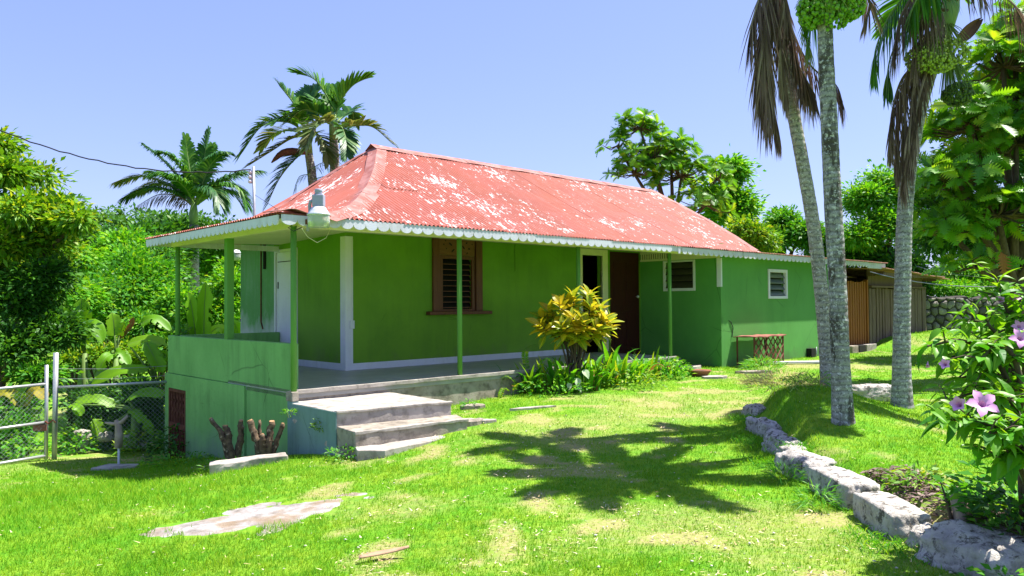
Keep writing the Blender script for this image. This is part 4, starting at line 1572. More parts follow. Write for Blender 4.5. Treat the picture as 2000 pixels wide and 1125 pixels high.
def stump(label, base, branches, Y):
    b = at(*base, Y)
    gz_ = gz1(b.x, b.y)
    t = thing('pruned_stump', label, 'stump', (b.x, b.y, gz_))
    for path, r0, r1 in branches:
        pts = [Vector((0, 0, -0.15))]
        for i, (px, py, dy) in enumerate(path):
            pts.append(at(px, py, Y + dy) - Vector((b.x, b.y, gz_)))
        # add in-between wobble
        full = []
        for a, c in zip(pts[:-1], pts[1:]):
            for q in range(4): full.append(a.lerp(c, q / 4) + Vector((random.uniform(-.008, .008), random.uniform(-.008, .008), 0)))
        full.append(pts[-1])
        rad = [r0 + (r1 - r0) * i / (len(full) - 1) for i in range(len(full))]
        rad[-2] *= 1.12
        br = MB().tube(full, rad, 11, wob=0.26).build('limb', bark, t, True)
        e = full[-1]
        d = (full[-1] - full[-2]).normalized()
        MB().tube([e, e + d * 0.012], [rad[-1] * 0.96, rad[-1] * .9], 9, wob=.05).build('cut_end', cutw, br)
    return t


stump('pruned grey shrub stump with a long pointing limb, left of the pair', (455, 893), [([(440, 868, 0), (432, 845, 0), (412, 818, .02)], .05, .022), ([(448, 868, .02), (444, 845, .03), (440, 832, .03)], .055, .036), ([(468, 870, .08), (470, 840, .1), (471, 822, .1)], .05, .03)], 9.75)
stump('pruned shrub stump with several short upright limbs, right of the pair', (515, 893), [([(505, 868, 0), (495, 845, 0), (488, 822, 0)], .055, .036), ([(512, 868, .04), (508, 845, .05), (507, 822, .05)], .04, .014), ([(525, 868, 0), (528, 845, 0), (531, 824, 0)], .058, .036), ([(535, 875, .03), (545, 850, .03), (552, 828, .02)], .045, .022), ([(513, 860, -.05), (512, 850, -.05)], .05, .03)], 9.65)

# ------------------------------------------------------------------ palm husk on the lawn
p = at(750, 1086, 5.0)
m = MB()
vs = []
for i in range(13):
    t = i / 12
    x = -0.16 + 0.32 * t
    y = 0.05 * math.sin(t * 2.6) - 0.02
    w = 0.026 * math.sin(math.pi * (0.12 + 0.85 * t)) ** 0.7
    z = 0.015 + 0.035 * t ** 3
    vs += [(x, y - w, z + 0.008), (x, y, z - 0.004 + 0.014), (x, y + w, z + 0.016)]
m.add(vs, [(3 * i + k, 3 * i + 3 + k, 3 * i + 4 + k, 3 * i + 1 + k) for i in range(12) for k in range(2)])
o = m.build('palm_husk', mottled('dry_husk', (0.40, 0.27, 0.17), (0.28, 0.17, 0.10), 9, 0.85, 0.3), None, True)
o.modifiers.new('thickness', 'SOLIDIFY').thickness = 0.008
o.location = (p.x, p.y, gz1(p.x, p.y) + 0.02)
o.rotation_euler = (0, 0, math.radians(12))
tag(o, 'dry brown curled palm husk lying on the near lawn', 'husk')

# ------------------------------------------------------------------ boundary fence
def pipe_x(t, name, a, b, r, mat='galv'):
    return MB().tube([a, b], r, 8).build(name, MT[mat], t, True)


def chain(t, a, b, z0, z1, cell=0.075, r=0.0022):
    """diamond mesh between two ground points, heights above them (local to t)"""
    a, b = Vector(a), Vector(b)
    L = (b - a).length
    d = (b - a) / L
    H = z1 - z0
    m = MB()
    n = int(L / cell)
    for s in (1, -1):
        for k in range(-int(H / cell) - 1, n + int(H / cell) + 2):
            x0 = k * cell
            x1 = x0 + s * H
            t0, t1 = 0.0, 1.0
            lo, hi = (x0, x1) if s > 0 else (x1, x0)
            if hi < 0 or lo > L: continue
            if s > 0:
                t0 = max(0, -x0 / H)
                t1 = min(1, (L - x0) / H)
            else:
                t0 = max(0, (x0 - L) / H)
                t1 = min(1, x0 / H)
            if t1 <= t0: continue
            p = a + d * (x0 + s * H * t0) + Vector((0, 0, z0 + H * t0))
            q = a + d * (x0 + s * H * t1) + Vector((0, 0, z0 + H * t1))
            m.tube([p, q], r, 3, cap=False)
    o = m.build('chain_link', MT['wire'], t)
    o['kind'] = 'stuff'
    return o


PA = at(106, 890, 13.0)
PB = Vector(hp(-0.02, 4.62, 0))
za = PA.z
fence = thing('chain_link_fence', 'chain-link fence panel with pipe top rail between the gate post and the green basement', 'fence', (PA.x, PA.y, za))
e = Vector((PB.x - PA.x, PB.y - PA.y, 0.05))
pipe_x(fence, 'post', (0, 0, -0.2), (0.02, 0, 1.74), 0.042)
pipe_x(fence, 'rail', (0, 0, 1.15), (e.x, e.y, 1.19), 0.024)
chain(fence, (0, 0, 0), (e.x, e.y, 0.05), 0.02, 1.15)
for hh in (1.30, 1.47):
    MB().tube([(0.02, 0, hh), (e.x / 2, e.y / 2, hh - 0.03), (e.x, e.y, hh)], 0.003, 4).build('strand', MT['wire'], fence)
PG0, PG1 = at(90, 890, 12.9), at(-60, 918, 12.0)
g2 = thing('pipe_gate', 'galvanised pipe gate with chain-link infill and a rusty latch at the far left', 'gate', (PG0.x, PG0.y, PG0.z))
ge = PG1 - PG0
ge.z = -0.02
pipe_x(g2, 'stile', (0, 0, -0.06), (0, 0, 1.52), 0.030)
pipe_x(g2, 'stile', (ge.x, ge.y, ge.z), (ge.x, ge.y, 1.2), 0.026)
for hh, nm in ((1.20, 'rail'), (0.56, 'rail'), (0.0, 'rail')):
    pipe_x(g2, nm, (0, 0, hh), (ge.x, ge.y, hh + ge.z), 0.025)
chain(g2, (0, 0, 0), (ge.x, ge.y, ge.z), 0.02, 1.19)
MB().box(-0.20, 0.02, -0.05, 0.03, 0.42, 0.53).build('latch', MT['rust_red'], g2, bevel=0.01)
MB().tube([(0.0, -0.03, 0.58), (0.06, -0.04, 0.54), (0.13, -0.03, 0.60), (0.14, 0.02, 0.55)], 0.014, 6).build('chain', MT['rust'], g2)

# thin white standpipe with a weathered branch on it
p = at(232, 903, 11.7)
sg = thing('white_stake', 'thin white pipe topped by a weathered branch, in front of the chain-link fence', 'stake', (p.x, p.y, gz1(p.x, p.y)))
MB().tube([(0, 0, -0.1), (0, 0, 0.46)], 0.018, 8).build('pipe', MT['white'], sg, True)
drift = mottled('driftwood', (0.45, 0.36, 0.30), (0.27, 0.2, 0.16), 8, 0.95, 0.4)
MB().tube([(0.0, -0.02, 0.32), (0.02, -0.02, 0.5), (0.0, -0.02, 0.66), (-0.04, -0.02, 0.74)], [.05, .06, .045, .025], 8, wob=.2).build('branch', drift, sg, True)
MB().tube([(-0.20, -0.02, 0.70), (-0.05, -0.02, 0.68), (0.06, -0.02, 0.71), (0.14, -0.02, 0.80)], [.015, .03, .035, .02], 7, wob=.15).build('branch', drift, sg, True)
o = slab_poly([(-.30, -.16), (.05, -.2), (.34, -.1), (.28, .14), (-.2, .16)], -0.05, 0.035).build('flat_stone', MT['concrete_light'], None, bevel=0.01)
o.location = (p.x + 0.02, p.y - 0.12, gz1(p.x, p.y - .12) + 0.02)
tag(o, 'pale slab on the ground under the thin white stake', 'stone')


# ------------------------------------------------------------------ rocks
def rock(label, c, size, rz, seed, square=0.5, rough=0.16, sub=5, tilt=(0, 0)):
    """boulder: a squared-off ball knocked about by noise"""
    import bmesh
    bm = bmesh.new()
    bmesh.ops.create_icosphere(bm, subdivisions=sub, radius=1.0)
    off = Vector((seed * 7.3, seed * 3.1, seed * 1.7))
    for v in bm.verts:
        p = v.co.normalized()
        k = max(abs(p.x), abs(p.y), abs(p.z))
        q = p.lerp(p / k * 0.82, square)
        n = mnoise.fractal(q * 1.6 + off, 0.9, 2.1, 5) * rough + mnoise.fractal(q * 6 + off, 0.8, 2.1, 4) * rough * 0.28
        cell = mnoise.voronoi(q * 1.5 + off)[0][0]
        q = q * (1 + n - 0.10 * max(0, 0.4 - cell))
        v.co = Vector((q.x * size[0], q.y * size[1], q.z * size[2]))
    me = bpy.data.meshes.new('boulder')
    bm.to_mesh(me)
    bm.free()
    me.materials.append(MT['limestone'])
    me.polygons.foreach_set('use_smooth', [True] * len(me.polygons))
    o = link('boulder', me)
    o.location = c
    o.rotation_euler = (tilt[0], tilt[1], rz)
    return tag(o, label, 'rock')


# stones holding up the raised bed (x, y, height of centre), from far to near
rock('low grey border stone, farthest of the row, under the grassy mound', (3.16, 10.0, 0.10), (.14, .28, .21), .1, 1, .5)
rock('shaded tilted border stone, second from the far end of the row', (2.93, 9.0, 0.08), (.13, .36, .20), .12, 2, .55)
rock('rough pale border stone half buried in the mound grass, third from the far end', (2.84, 8.1, 0.05), (.16, .30, .18), .2, 3, .45, .2)
rock('rounded grey border boulder with a dark pitted top, in the middle of the row', (2.72, 7.15, 0.03), (.20, .38, .21), .22, 4, .5, .13)
rock('long flat-topped pale block in the border, just before the near end', (2.71, 6.33, 0.04), (.18, .44, .20), .04, 5, .75, .07)
rock('near squared white block of the border with a mossy face', (2.70, 5.52, 0.02), (.17, .42, .20), -.04, 6, .8, .06)
rock('small pale filler stone wedged between the near block and the corner boulder', (2.74, 5.10, 0.0), (.13, .12, .14), .6, 21, .4, .16)
rock('low pale filler stone wedged behind the middle border boulder', (2.79, 7.66, 0.06), (.14, .16, .15), .3, 22, .45, .16)
rock('small grey filler stone between the two tilted far border stones', (2.92, 8.52, 0.06), (.11, .14, .15), .3, 23, .45, .16)
rock('big pitted white boulder at the bottom right corner', (2.86, 4.74, -0.02), (.34, .36, .26), .45, 7, .3, .16)
rock('dark mottled rock cut by the bottom right edge of the photo', (3.22, 4.36, 0.0), (.24, .28, .20), .9, 8, .3, .18)
rock('flat-topped grey boulder lying between the two rear palm trunks', (4.93, 10.55, 0.34), (.38, .24, .17), .1, 9, .6, .1)
# rubble beyond the fence
for (px, py, Y, s, lab) in [(160, 850, 14.6, .17, 'pale rubble stone behind the fence, left of the group'), (168, 868, 14.4, .14, 'lower rubble stone behind the fence near the post'), (205, 852, 14.5, .16, 'rubble stone behind the fence in the middle of the group'),
                            (255, 860, 14.5, .2, 'broad rubble stone behind the fence, behind the white stake'), (292, 870, 14.4, .15, 'small rubble stone behind the fence near the house'), (40, 850, 14.2, .22, 'grey rock behind the pipe gate')]:
    p = at(px, py, Y)
    rock(lab, (p.x, p.y, p.z), (s, s * .8, s * .7), px, px % 17, .3, .2, 3)

# ------------------------------------------------------------------ mast and lines
mp = at(499, 424, 16.6)
mt_ = at(495, 326, 16.6)
mast = thing('service_mast', 'thin pale power mast with insulators rising behind the left eave', 'mast', (mp.x, mp.y, mp.z - 1.2))
MB().tube([(0, 0, 0), (mt_.x - mp.x, 0, mt_.z - mp.z + 1.2)], 0.032, 8).build('pole', MT['galv'], mast, True)
hz = mt_.z - mp.z + 1.2
for k, dz in enumerate((0.12, 0.22, 0.32)):
    MB().lathe([(0.001, -.03), (.035, -.03), (.045, 0), (.035, .03), (.001, .03)], 10, (mt_.x - mp.x - 0.07, -0.02, hz - dz)).build('insulator', MT['white'], mast, True)
MB().box(mt_.x - mp.x - 0.09, mt_.x - mp.x + 0.02, -0.02, 0.02, hz - 0.36, hz - 0.08).build('rack', MT['lamp_grey'], mast)


def cable(label, pts, r, mat='cable', cat='cable', name='power_line'):
    o = MB().tube(pts, r, 5).build(name, MT[mat], None, True)
    return tag(o, label, cat)


a, b = at(490, 331, 16.55), at(-60, 228, 15.0)
pts = []
for i in range(31):
    t = i / 30
    q = a.lerp(b, t)
    q.z -= 0.42 * 4 * t * (1 - t)
    pts.append(q + Vector((0, 0, 0.012 * math.sin(i * 2.3))))
cable('black twisted power line sagging across the sky from the mast to the left edge', pts, 0.014)
a, b = at(497, 380, 16.5), at(548, 413, 10.4)
cable('thin drop wire from the mast down to the veranda corner', [a.lerp(b, t) for t in (0, .5, 1)], 0.004)
cable('thin loose wire drooping from the lamp bracket under the eave', [HW(-0.12, -0.42, 2.60), HW(-0.02, -0.38, 2.50), HW(0.15, -0.32, 2.44), HW(0.35, -0.2, 2.52), HW(0.5, -0.05, 2.66)], 0.004, 'cream', 'wire', 'wire')
cable('dark wire curl hanging at the veranda corner beside the lamp', [HW(-0.2, -0.36, 2.66), HW(-0.28, -0.37, 2.60), HW(-0.22, -0.39, 2.56), HW(-0.1, -0.38, 2.62)], 0.006, 'cable', 'wire', 'wire')
a, b = at(1700, 531, 19), at(2100, 545, 15)
cable('upper thin pale wire strung across the right-hand trees', [a.lerp(b, t) + Vector((0, 0, -.25 * 4 * t * (1 - t))) for t in np.linspace(0, 1, 12)], 0.010, 'galv', 'wire', 'wire')
a, b = at(1790, 520, 20), at(2100, 532, 16)
cable('lower faint wire strung beneath the pale one at the right', [a.lerp(b, t) + Vector((0, 0, -.2 * 4 * t * (1 - t))) for t in np.linspace(0, 1, 12)], 0.006, 'galv', 'wire', 'wire')

# ------------------------------------------------------------------ vegetation
MT['leaf_yellow'] = leaf_mat('leaf_yellow_green', (0.05, 0.17, 0.008), (0.17, 0.38, 0.014), 0.38, c3=(0.40, 0.48, 0.03))
MT['leaf_mid'] = leaf_mat('leaf_mid_green', (0.030, 0.16, 0.012), (0.09, 0.34, 0.018), 0.35, c3=(0.22, 0.44, 0.02))
MT['leaf_bright'] = leaf_mat('leaf_bright_green', (0.045, 0.22, 0.012), (0.135, 0.42, 0.016), 0.40, c3=(0.30, 0.50, 0.025))
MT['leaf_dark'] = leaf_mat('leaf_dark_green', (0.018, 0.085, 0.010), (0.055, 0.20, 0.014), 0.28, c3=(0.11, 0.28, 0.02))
MT['leaf_far'] = leaf_mat('leaf_far_green', (0.035, 0.13, 0.022), (0.08, 0.23, 0.03), 0.3, c3=(0.13, 0.29, 0.03))
MT['breadfruit_leaf'] = leaf_mat('breadfruit_leaf', (0.045, 0.17, 0.010), (0.15, 0.40, 0.016), 0.40, rough=0.42, spec=0.35, c3=(0.34, 0.52, 0.03))
MT['palm_green'] = leaf_mat('palm_leaflet', (0.030, 0.12, 0.018), (0.075, 0.24, 0.016), 0.3, rough=0.4, spec=0.45, c3=(0.16, 0.33, 0.02))
MT['palm_blue'] = leaf_mat('palm_leaflet_dark', (0.022, 0.095, 0.03), (0.05, 0.17, 0.035), 0.25, rough=0.42, spec=0.5, c3=(0.15, 0.27, 0.05))
MT['palm_olive'] = leaf_mat('palm_leaflet_olive', (0.08, 0.13, 0.04), (0.17, 0.24, 0.06), 0.25, rough=0.5, spec=0.35, c3=(0.28, 0.27, 0.14))
MT['banana'] = leaf_mat('banana_leaf', (0.14, 0.36, 0.014), (0.20, 0.44, 0.018), 0.5, rough=0.4, spec=0.4, c3=(0.26, 0.45, 0.03))
MT['banana_old'] = leaf_mat('old_banana_leaf', (0.35, 0.33, 0.03), (0.45, 0.30, 0.06), 0.35, rough=0.6, spec=0.2)
MT['bark'] = mottled('tree_bark', (0.12, 0.09, 0.065), (0.06, 0.045, 0.032), 7, 0.95, 0.5, 30, (3, 3, 0.7))
MT['bark_grey'] = mottled('grey_bark', (0.26, 0.23, 0.19), (0.14, 0.12, 0.10), 7, 0.95, 0.4, 30)
MT['stem_green'] = mottled('green_stem', (0.16, 0.26, 0.06), (0.11, 0.18, 0.05), 6, 0.6, 0.2)


def rot_np(n, rng):
    v = rng.normal(size=(n, 3))
    return v / np.linalg.norm(v, axis=1, keepdims=True)


def nrm(v):
    return v / np.maximum(np.linalg.norm(v, axis=1, keepdims=True), 1e-9)


def leaf_quads(P, D, N, L, W, fold=0.12, droop=0.12):
    """folded four-cornered leaves, one island each"""
    n = len(P)
    S = nrm(np.cross(D, N))
    N = np.cross(S, D)
    L, W = L[:, None], W[:, None]
    mid = P + D * L * 0.42
    tip = P + D * L - np.array([0, 0, 1]) * L * droop
    a = mid + S * W * 0.5 + N * W * fold
    b = mid - S * W * 0.5 + N * W * fold
    V = np.stack([P, a, tip, b], 1).reshape(-1, 3)
    F = np.arange(4 * n).reshape(-1, 4)
    return V, F


def clump_leaves(lobes, n_clumps, lpc, leaf_len, leaf_w, clump_r, seed, up=0.7, shell=0.45, flat=0.75, sub=9):
    """lobes: (centre, radii). Twig clumps on and in each lobe, leaves around each clump"""
    rng = np.random.default_rng(seed)
    C0 = np.array([l[0] for l in lobes], float)
    R0 = np.array([l[1] for l in lobes], float)
    # break every lobe into smaller boughs so the outline is uneven and gaps open
    C, R, own = [], [], []
    for j in range(len(lobes)):
        k = sub
        dd = rot_np(k, rng)
        dd[:, 2] = np.where(dd[:, 2] < -0.5, -dd[:, 2] * .5, dd[:, 2])
        C.append(C0[j] + dd * R0[j] * rng.uniform(.25, .78, (k, 1)))
        R.append(R0[j] * rng.uniform(.24, .46, (k, 1)) * np.array([1.1, 1.1, .85]))
        own += [j] * k
    C, R, own = np.concatenate(C), np.concatenate(R), np.array(own)
    wgt = (R[:, 0] * R[:, 2] + R[:, 1] * R[:, 2] + R[:, 0] * R[:, 1])
    sidx = rng.choice(len(C), n_clumps, p=wgt / wgt.sum())
    idx = own[sidx]
    d = rot_np(n_clumps, rng)
    d[:, 2] = np.where(d[:, 2] < -0.35, -d[:, 2] * 0.6, d[:, 2])
    rad = shell + (1 - shell) * rng.random(n_clumps) ** 0.6
    rad *= 1 + 0.10 * rng.normal(size=n_clumps)
    rad *= np.where(rng.random(n_clumps) < 0.14, rng.uniform(1.2, 1.75, n_clumps), 1.0)   # sprays that stick out
    cc = C[sidx] + d * R[sidx] * rad[:, None]
    outw = nrm(d * np.array([1, 1, 0.8]))
    cr = clump_r * (0.6 + 0.8 * rng.random(n_clumps))
    n = n_clumps * lpc
    ci = np.repeat(np.arange(n_clumps), lpc)
    off = rng.normal(size=(n, 3)) * 0.55
    off[:, 2] *= flat
    P = cc[ci] + off * cr[ci][:, None]
    D = nrm(outw[ci] * 0.5 + nrm(off) * 0.9 + rot_np(n, rng) * 0.6 + np.array([0, 0, -0.12]))
    N = nrm(np.array([0, 0, up]) + outw[ci] * 0.45 + rot_np(n, rng) * 0.65)
    L = leaf_len * (0.6 + 0.7 * rng.random(n))
    W = leaf_w * (0.6 + 0.7 * rng.random(n))
    V, F = leaf_quads(P, D, N, L, W)
    return V, F, cc, idx


def px_lobe(px, py, Y, rx, rz, ry=None):
    """crown lobe seen at a photo position; radii given in photo pixels, depth radius in metres"""
    c = at(px, py, Y)
    s = Y / FPX
    return (np.array(c), np.array([rx * s, ry if ry else rx * s * 0.9, rz * s]))


def leafy_tree(name, label, cat, lobes, n_clumps, lpc, leaf_len, leaf_w, clump_r, mat, seed, trunk=None, trunk_r=0.15, bark='bark', group=None, twigs=60, **kw):
    V, F, cc, idx = clump_leaves(lobes, n_clumps, lpc, leaf_len, leaf_w, clump_r, seed, **kw)
    c0 = np.mean([l[0] for l in lobes], 0)
    if trunk is None: trunk = (c0[0], c0[1])
    gz_ = gz1(*trunk)
    base = np.array([trunk[0], trunk[1], gz_])
    t = thing(name, label, cat, base, 0, group)
    link('crown', np_mesh('crown', V - base, F, MT[mat]), t)
    rng = random.Random(seed)
    # trunk and limbs to each lobe
    low = min(l[0][2] - 0.5 * l[1][2] for l in lobes)
    fork = Vector((c0[0] - base[0], c0[1] - base[1], 0)) * 0.35 + Vector((0, 0, max(0.4, (low - gz_) * 0.8)))
    tp = [Vector((0, 0, -0.3)), fork * 0.33 + Vector((.03, .02, 0)), fork * 0.66 - Vector((.04, .02, 0)), fork]
    m = MB().tube(tp, [trunk_r * 1.35, trunk_r, trunk_r * .9, trunk_r * .8], 9, wob=.08)
    m.build('trunk', MT[bark], t, True)
    b = MB()
    for lc, lr in lobes:
        e = Vector(lc - base)
        mid = fork.lerp(e, 0.5) + Vector((rng.uniform(-.2, .2), rng.uniform(-.2, .2), rng.uniform(.0, .3))) * float(max(lr)) * 0.4
        b.tube([fork - Vector((0, 0, .1)), mid, e], [trunk_r * .6, trunk_r * .38, trunk_r * .18], 6)
    for i in rng.sample(range(len(cc)), min(twigs, len(cc))):
        e = Vector(cc[i] - base)
        s = Vector(lobes[idx[i]][0] - base)
        b.tube([s, s.lerp(e, .5) + Vector((0, 0, -.04)), e], [trunk_r * .16, trunk_r * .10, trunk_r * .04], 4, cap=False)
    b.build('limb', MT[bark], t, True)
    return t


def bush(label, lobes, n_clumps, lpc, ll, lw, cr, mat, seed, group=None, name='bush', cat='bush', stems=7, **kw):
    V, F, cc, idx = clump_leaves(lobes, n_clumps, lpc, ll, lw, cr, seed, **kw)
    c0 = np.mean([l[0] for l in lobes], 0)
    base = np.array([c0[0], c0[1], gz1(c0[0], c0[1])])
    t = thing(name, label, cat, base, 0, group)
    link('foliage', np_mesh('foliage', V - base, F, MT[mat]), t)
    rng = random.Random(seed)
    m = MB()
    for k in range(stems):
        lc = lobes[k % len(lobes)][0]
        e = Vector(lc - base) + Vector((rng.uniform(-.3, .3), rng.uniform(-.3, .3), rng.uniform(0, .3)))
        m.tube([Vector((rng.uniform(-.15, .15), rng.uniform(-.15, .15), -.15)), e * .5 + Vector((rng.uniform(-.15, .15), 0, 0)), e], [.035, .024, .012], 5)
    m.build('stem', MT['bark'], t, True)
    return t


# --- left: the big tree by the gate, then the bushes down the slope
leafy_tree('broadleaf_tree', 'tall leaning yellow-green tree cut by the left edge of the photo, above the pipe gate', 'tree',
           [px_lobe(-30, 290, 16, 60, 34, .8), px_lobe(30, 350, 16, 62, 42, .9), px_lobe(-60, 420, 16, 110, 90, 1.2), px_lobe(85, 420, 15.6, 75, 48, .8), px_lobe(150, 432, 15.4, 46, 22, .5), px_lobe(50, 490, 15.8, 100, 60, 1.0),
            px_lobe(-60, 540, 15.9, 100, 70, 1.1)],
           560, 46, 0.165, 0.07, 0.25, 'leaf_yellow', 11, trunk=(-11.6, 16.2), trunk_r=.16, twigs=160, shell=.35)
leafy_tree('broadleaf_tree', 'shade-coloured lower crown of the yellow-green tree, built apart in dark leaves behind the pipe gate', 'tree',
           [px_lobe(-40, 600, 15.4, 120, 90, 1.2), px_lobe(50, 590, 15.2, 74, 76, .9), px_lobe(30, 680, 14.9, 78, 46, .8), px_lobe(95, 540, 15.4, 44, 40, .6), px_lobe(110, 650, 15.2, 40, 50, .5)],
           430, 46, .13, .06, .24, 'leaf_dark', 12, trunk=(-10.6, 15.6), trunk_r=.10, twigs=80, shell=.35)  # lower lobes of the same tree, their shade put into dark leaf colour
LB = 'bushes on the slope left of the house'
bush('rounded mid-green bush behind the banana leaves, left of the far veranda post', [px_lobe(215, 570, 21, 70, 62, 1.0), px_lobe(275, 548, 22, 70, 58, 1.0), px_lobe(255, 620, 20.5, 86, 52, 1.0)], 420, 40, .17, .075, .34, 'leaf_mid', 21, LB)
bush('dark bush in the hollow below the left eave, next to the far veranda post', [px_lobe(325, 560, 24, 44, 92, .9), px_lobe(305, 620, 23, 44, 40, .8)], 190, 36, .17, .075, .32, 'leaf_dark', 22, LB)
bush('bright bush seen between the two left veranda posts behind upright banana leaves', [px_lobe(395, 625, 20, 44, 50, .8), px_lobe(352, 600, 21, 26, 56, .8)], 240, 38, .15, .06, .28, 'leaf_bright', 23, LB)
bush('bright bush between the thick veranda post and the house wall', [px_lobe(455, 600, 21, 34, 84, .8), px_lobe(470, 540, 22, 30, 50, .7)], 200, 38, .15, .06, .28, 'leaf_bright', 24, LB)
bush('yellowish low bush just behind the chain-link fence panel', [px_lobe(235, 690, 17.4, 62, 22, .5), px_lobe(175, 705, 17.2, 48, 24, .5), px_lobe(290, 700, 17.0, 34, 22, .4)], 170, 34, .12, .05, .20, 'leaf_yellow', 25, LB)
bush('mid-green bush growing behind the banana leaves next to the parapet', [px_lobe(285, 650, 18.6, 60, 32, .6), px_lobe(340, 690, 17.6, 40, 60, .6)], 170, 36, .15, .06, .25, 'leaf_mid', 26, LB)
bush('leafy bush behind the bars of the pipe gate', [px_lobe(40, 800, 14.2, 60, 34, .5), px_lobe(5, 850, 13.6, 40, 40, .4), px_lobe(70, 740, 14.6, 40, 30, .4)], 190, 34, .12, .055, .20, 'leaf_mid', 27, LB)
bush('shadowy undergrowth low behind the fence panel between the white stake and the house', [px_lobe(290, 800, 15.2, 44, 50, .4), px_lobe(170, 800, 15.6, 50, 56, .4), px_lobe(240, 790, 15.9, 60, 56, .4), px_lobe(200, 850, 15.2, 60, 24, .3), px_lobe(290, 855, 14.8, 50, 24, .3)], 330, 30, .13, .05, .22, 'leaf_dark', 28, LB)
bush('bright bush high on the slope behind the yellow-green tree', [px_lobe(150, 600, 19, 60, 70, .9), px_lobe(130, 520, 21, 60, 46, .9)], 240, 38, .15, .065, .30, 'leaf_bright', 29, LB)
HT = 'trees on the hillside behind the left veranda'
leafy_tree('broadleaf_tree', 'dark rounded hillside tree rising behind the royal palm trunk', 'tree', [px_lobe(325, 470, 38, 46, 24, 2.2), px_lobe(300, 490, 37, 50, 26, 2)], 330, 34, .34, .15, .6, 'leaf_dark', 31, trunk_r=.25, group=HT)
leafy_tree('broadleaf_tree', 'dark hillside tree at the left eave, right of the royal palm', 'tree', [px_lobe(425, 466, 44, 44, 20, 2.2), px_lobe(445, 482, 44, 46, 20, 2)], 280, 34, .34, .15, .6, 'leaf_dark', 32, trunk_r=.25, group=HT)
leafy_tree('broadleaf_tree', 'light green hillside tree between the yellow-green tree and the dark rounded one', 'tree', [px_lobe(255, 490, 34, 44, 24, 1.8), px_lobe(215, 515, 33, 46, 30, 1.8), px_lobe(285, 515, 32, 52, 30, 1.6)], 360, 36, .26, .11, .5, 'leaf_bright', 33, trunk_r=.22, group=HT)
leafy_tree('broadleaf_tree', 'lower hillside tree seen under the left eave between the posts', 'tree', [px_lobe(395, 520, 46, 50, 30, 1.6), px_lobe(435, 505, 46, 46, 26, 1.6)], 300, 36, .26, .11, .5, 'leaf_mid', 34, trunk_r=.22, group=HT)
leafy_tree('broadleaf_tree', 'hazy far hillside tree on the skyline left of the dark rounded one', 'tree', [px_lobe(195, 468, 60, 26, 10, 2), px_lobe(165, 482, 58, 40, 18, 2.5)], 160, 30, .45, .2, .8, 'leaf_far', 35, trunk_r=.25, group=HT)


def hill():
    xs, ys = np.linspace(-140, 20, 60), np.linspace(42, 170, 50)
    X, Y = np.meshgrid(xs, ys)

    def hz_(x, y):
        return gz(x, y) - 1 + 13.5 * ease((y - 44) / 60) * np.exp(-((x + 52) / 46) ** 2) + 1.5 * (fbm(x, y, 14, 61, 3) - .5)
    Z = hz_(X, Y)
    i = np.arange(X.size).reshape(X.shape)
    F = np.stack([i[:-1, :-1], i[:-1, 1:], i[1:, 1:], i[1:, :-1]], -1).reshape(-1, 4)
    m = mottled('hill_ground', (0.05, 0.12, 0.02), (0.035, 0.08, 0.015), 1, 0.95, 0)
    tag(link('hill', np_mesh('hill', np.stack([X, Y, Z], -1).reshape(-1, 3), F, m, True)), kind='structure')
    rng = np.random.default_rng(77)
    n = 1500
    x, y = rng.uniform(-95, -8, n), rng.uniform(46, 108, n)
    z = hz_(x, y) + 0.8 + 1.4 * rng.random(n)
    lobes = [(np.array(p), np.array([1.4, 1.4, 1.3]) * rng.uniform(.7, 1.4)) for p in zip(x, y, z)]
    V, F, _, _ = clump_leaves(lobes, 6500, 9, .75, .36, .7, 78, up=.9, sub=2)
    tag(link('hillside_forest', np_mesh('hillside_forest', V, F, MT['leaf_far'])), 'dense distant forest covering the hillside on the left', 'forest', kind='stuff')


hill()

# --- behind the house on the right
RT = 'trees behind the wing and the stone wall'
leafy_tree('broadleaf_tree', 'small bright green tree just right of the breadfruit tree behind the roof', 'tree', [px_lobe(1428, 345, 30, 24, 40, .9), px_lobe(1440, 420, 30, 40, 44, 1.2), px_lobe(1420, 400, 30, 40, 50, 1.2)], 330, 36, .22, .10, .38, 'leaf_bright', 41, trunk_r=.2, group=RT)
leafy_tree('broadleaf_tree', 'low yellow-green tree at the foot of the roof hip', 'tree', [px_lobe(1460, 460, 28, 30, 34, .9), px_lobe(1488, 480, 28, 32, 26, .8)], 170, 36, .19, .08, .32, 'leaf_yellow', 42, trunk_r=.14, group=RT)
leafy_tree('broadleaf_tree', 'mid-green tree behind the wing roof, left of the leaning palm trunk', 'tree', [px_lobe(1530, 440, 34, 34, 30, 1.2), px_lobe(1560, 470, 33, 44, 36, 1.2), px_lobe(1515, 480, 33, 30, 24, 1)], 300, 36, .22, .10, .4, 'leaf_mid', 43, trunk_r=.2, group=RT)
leafy_tree('broadleaf_tree', 'bright tree between the two palm clumps above the wooden gate', 'tree', [px_lobe(1690, 400, 31, 46, 46, 1.2), px_lobe(1800, 400, 31, 60, 60, 1.2), px_lobe(1740, 370, 31, 44, 34, 1.2), px_lobe(1680, 470, 30, 46, 46, 1.1), px_lobe(1745, 450, 30, 60, 60, 1.2)], 620, 38, .19, .085, .36, 'leaf_bright', 44, trunk_r=.2, group=RT)
leafy_tree('broadleaf_tree', 'dark low tree behind the shed roof', 'tree', [px_lobe(1690, 505, 31, 50, 26, 1), px_lobe(1620, 490, 32, 40, 34, 1), px_lobe(1760, 520, 30, 46, 22, 1)], 300, 34, .2, .09, .36, 'leaf_dark', 45, trunk_r=.18, group=RT)
